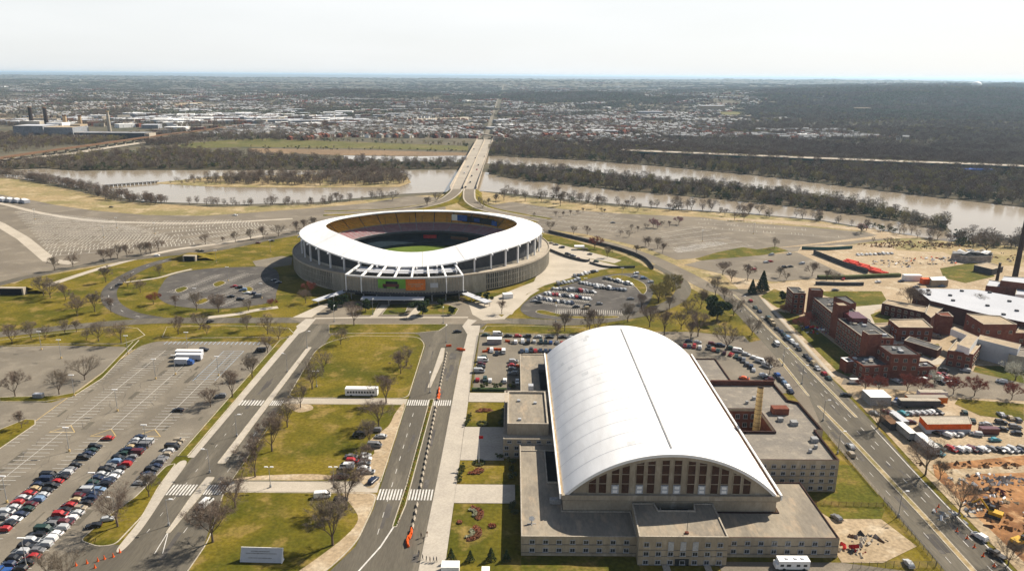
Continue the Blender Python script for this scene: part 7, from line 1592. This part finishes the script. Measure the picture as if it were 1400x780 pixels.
for h in near:
    k = h[5]; side = ('close to the bridge road' if abs(h[0] + 60) < 160 else 'near the meadow edge' if h[1] < 1760 else 'deeper in the town'); zone = ('beyond the meadow, ' if h[0] < -60 else 'beyond the river wood, ') + side.replace('near the meadow edge', 'near the meadow edge' if h[0] < -60 else 'near the river wood edge')
    e = link('house' if k < 8 else ('apartment_block' if k in (8, 10) else 'warehouse'), HM[k], None, h[:3], h[4], h[3]); tag(e, HN[k] + ' ' + zone, 'house' if k < 8 else 'building', 'far side houses')
tag(scatter('distant_houses', rest, HM), 'pale specks of distant houses spread to the horizon', 'houses')
scatter('distant_trees', trees, WP, 'bare trees of the suburb and the wooded hills', 'wood')
scatter('distant_woods', cano, CAN, 'blue grey woods towards the horizon', 'wood')
# landmarks of the far side
for u, v, L, W, H, m, rm, lb in ((222, 170, 60, 40, 12, 'plant', 'white', 'broad white factory roof beside the railway viaduct'), (250, 170, 70, 40, 11, 'white', 'white', 'long white shed in the industrial strip'), (276, 167, 50, 30, 11, 'silverroof', 'white', 'white depot next to the long white shed'), (205, 176, 40, 30, 9, 'plant', 'silverroof', 'pale tank shed near the tall pale stack'), (975, 152, 100, 50, 24, 'tanroof', 'silverroof', 'wide tan block with a pale roof on the far hillside'), (890, 159, 90, 30, 16, 'plant', 'silverroof', 'blue grey school block below the far hillside'), (470, 157, 60, 30, 12, 'white', 'white', 'white warehouse at the foot of the wooded knoll'), (545, 149, 50, 30, 12, 'coping', 'white', 'cream block at the end of the wooded knoll'), (598, 158, 26, 20, 22, 'tanroof', 'tanroof', 'tan tower block near the far road'), (755, 183, 60, 16, 9, 'silverroof', 'silverroof', 'pale long shed near the river wood'), (1340, 240, 40, 16, 8, 'plant', 'blue', 'blue roofed boathouse in the riverside wood'), (1180, 155, 60, 24, 12, 'tanroof', 'tanroof', 'tan house on the wooded hill') ):
    x, y = G2(u, v); e = empty('warehouse', (x, y, hill(x, y)), .1, lb, 'building'); mb = MB(); mb.box(-L / 2, L / 2, 0, W, 0, H); mb.ob('wall', M[m], e); mb = MB(); mb.box(-L / 2 - .5, L / 2 + .5, -.5, W + .5, H, H + .8); mb.ob('roof', M[rm], e)
x, y = 2400 * 1.36, 5400; dm = empty('water_tank', (x, y, hill(x, y)), 0, 'white dome on the crest of the wooded hill', 'tank')
mb = MB()
for j in range(6):
    for i in range(16):
        a, b, c, d = TW * i / 16, TW * (i + 1) / 16, HY * j / 6, HY * (j + 1) / 6; s = 34
        mb.quad(*[(math.cos(p) * math.cos(q) * s, math.sin(p) * math.cos(q) * s, 20 + math.sin(q) * 22) for p, q in ((a, c), (b, c), (b, d), (a, d))])
mb.ob('dome', M['white'], dm); mb = MB(); mb.tube((0, 0, 0), (0, 0, 20), 30, 30, 16); mb.ob('base', M['coping'], dm)
# ------------------------------------------------------------ haze
hz = MB(); hz.box(-48000, 48000, -700, 62500, -60, 165); ho = hz.ob('haze', []); ho['kind'] = 'stuff'; ho['label'] = 'thin pale haze lying over the whole valley'
hm = bpy.data.materials.new('haze_air'); hm.use_nodes = True; n = hm.node_tree; n.nodes.remove(n.nodes['Principled BSDF']); pvn = n.nodes.new('ShaderNodeVolumePrincipled'); pvn.inputs['Density'].default_value = 4.0e-5; pvn.inputs['Color'].default_value = (.56, .77, 1.0, 1); pvn.inputs['Anisotropy'].default_value = .3
n.links.new(pvn.outputs[0], n.nodes['Material Output'].inputs['Volume']); ho.data.materials.append(hm)
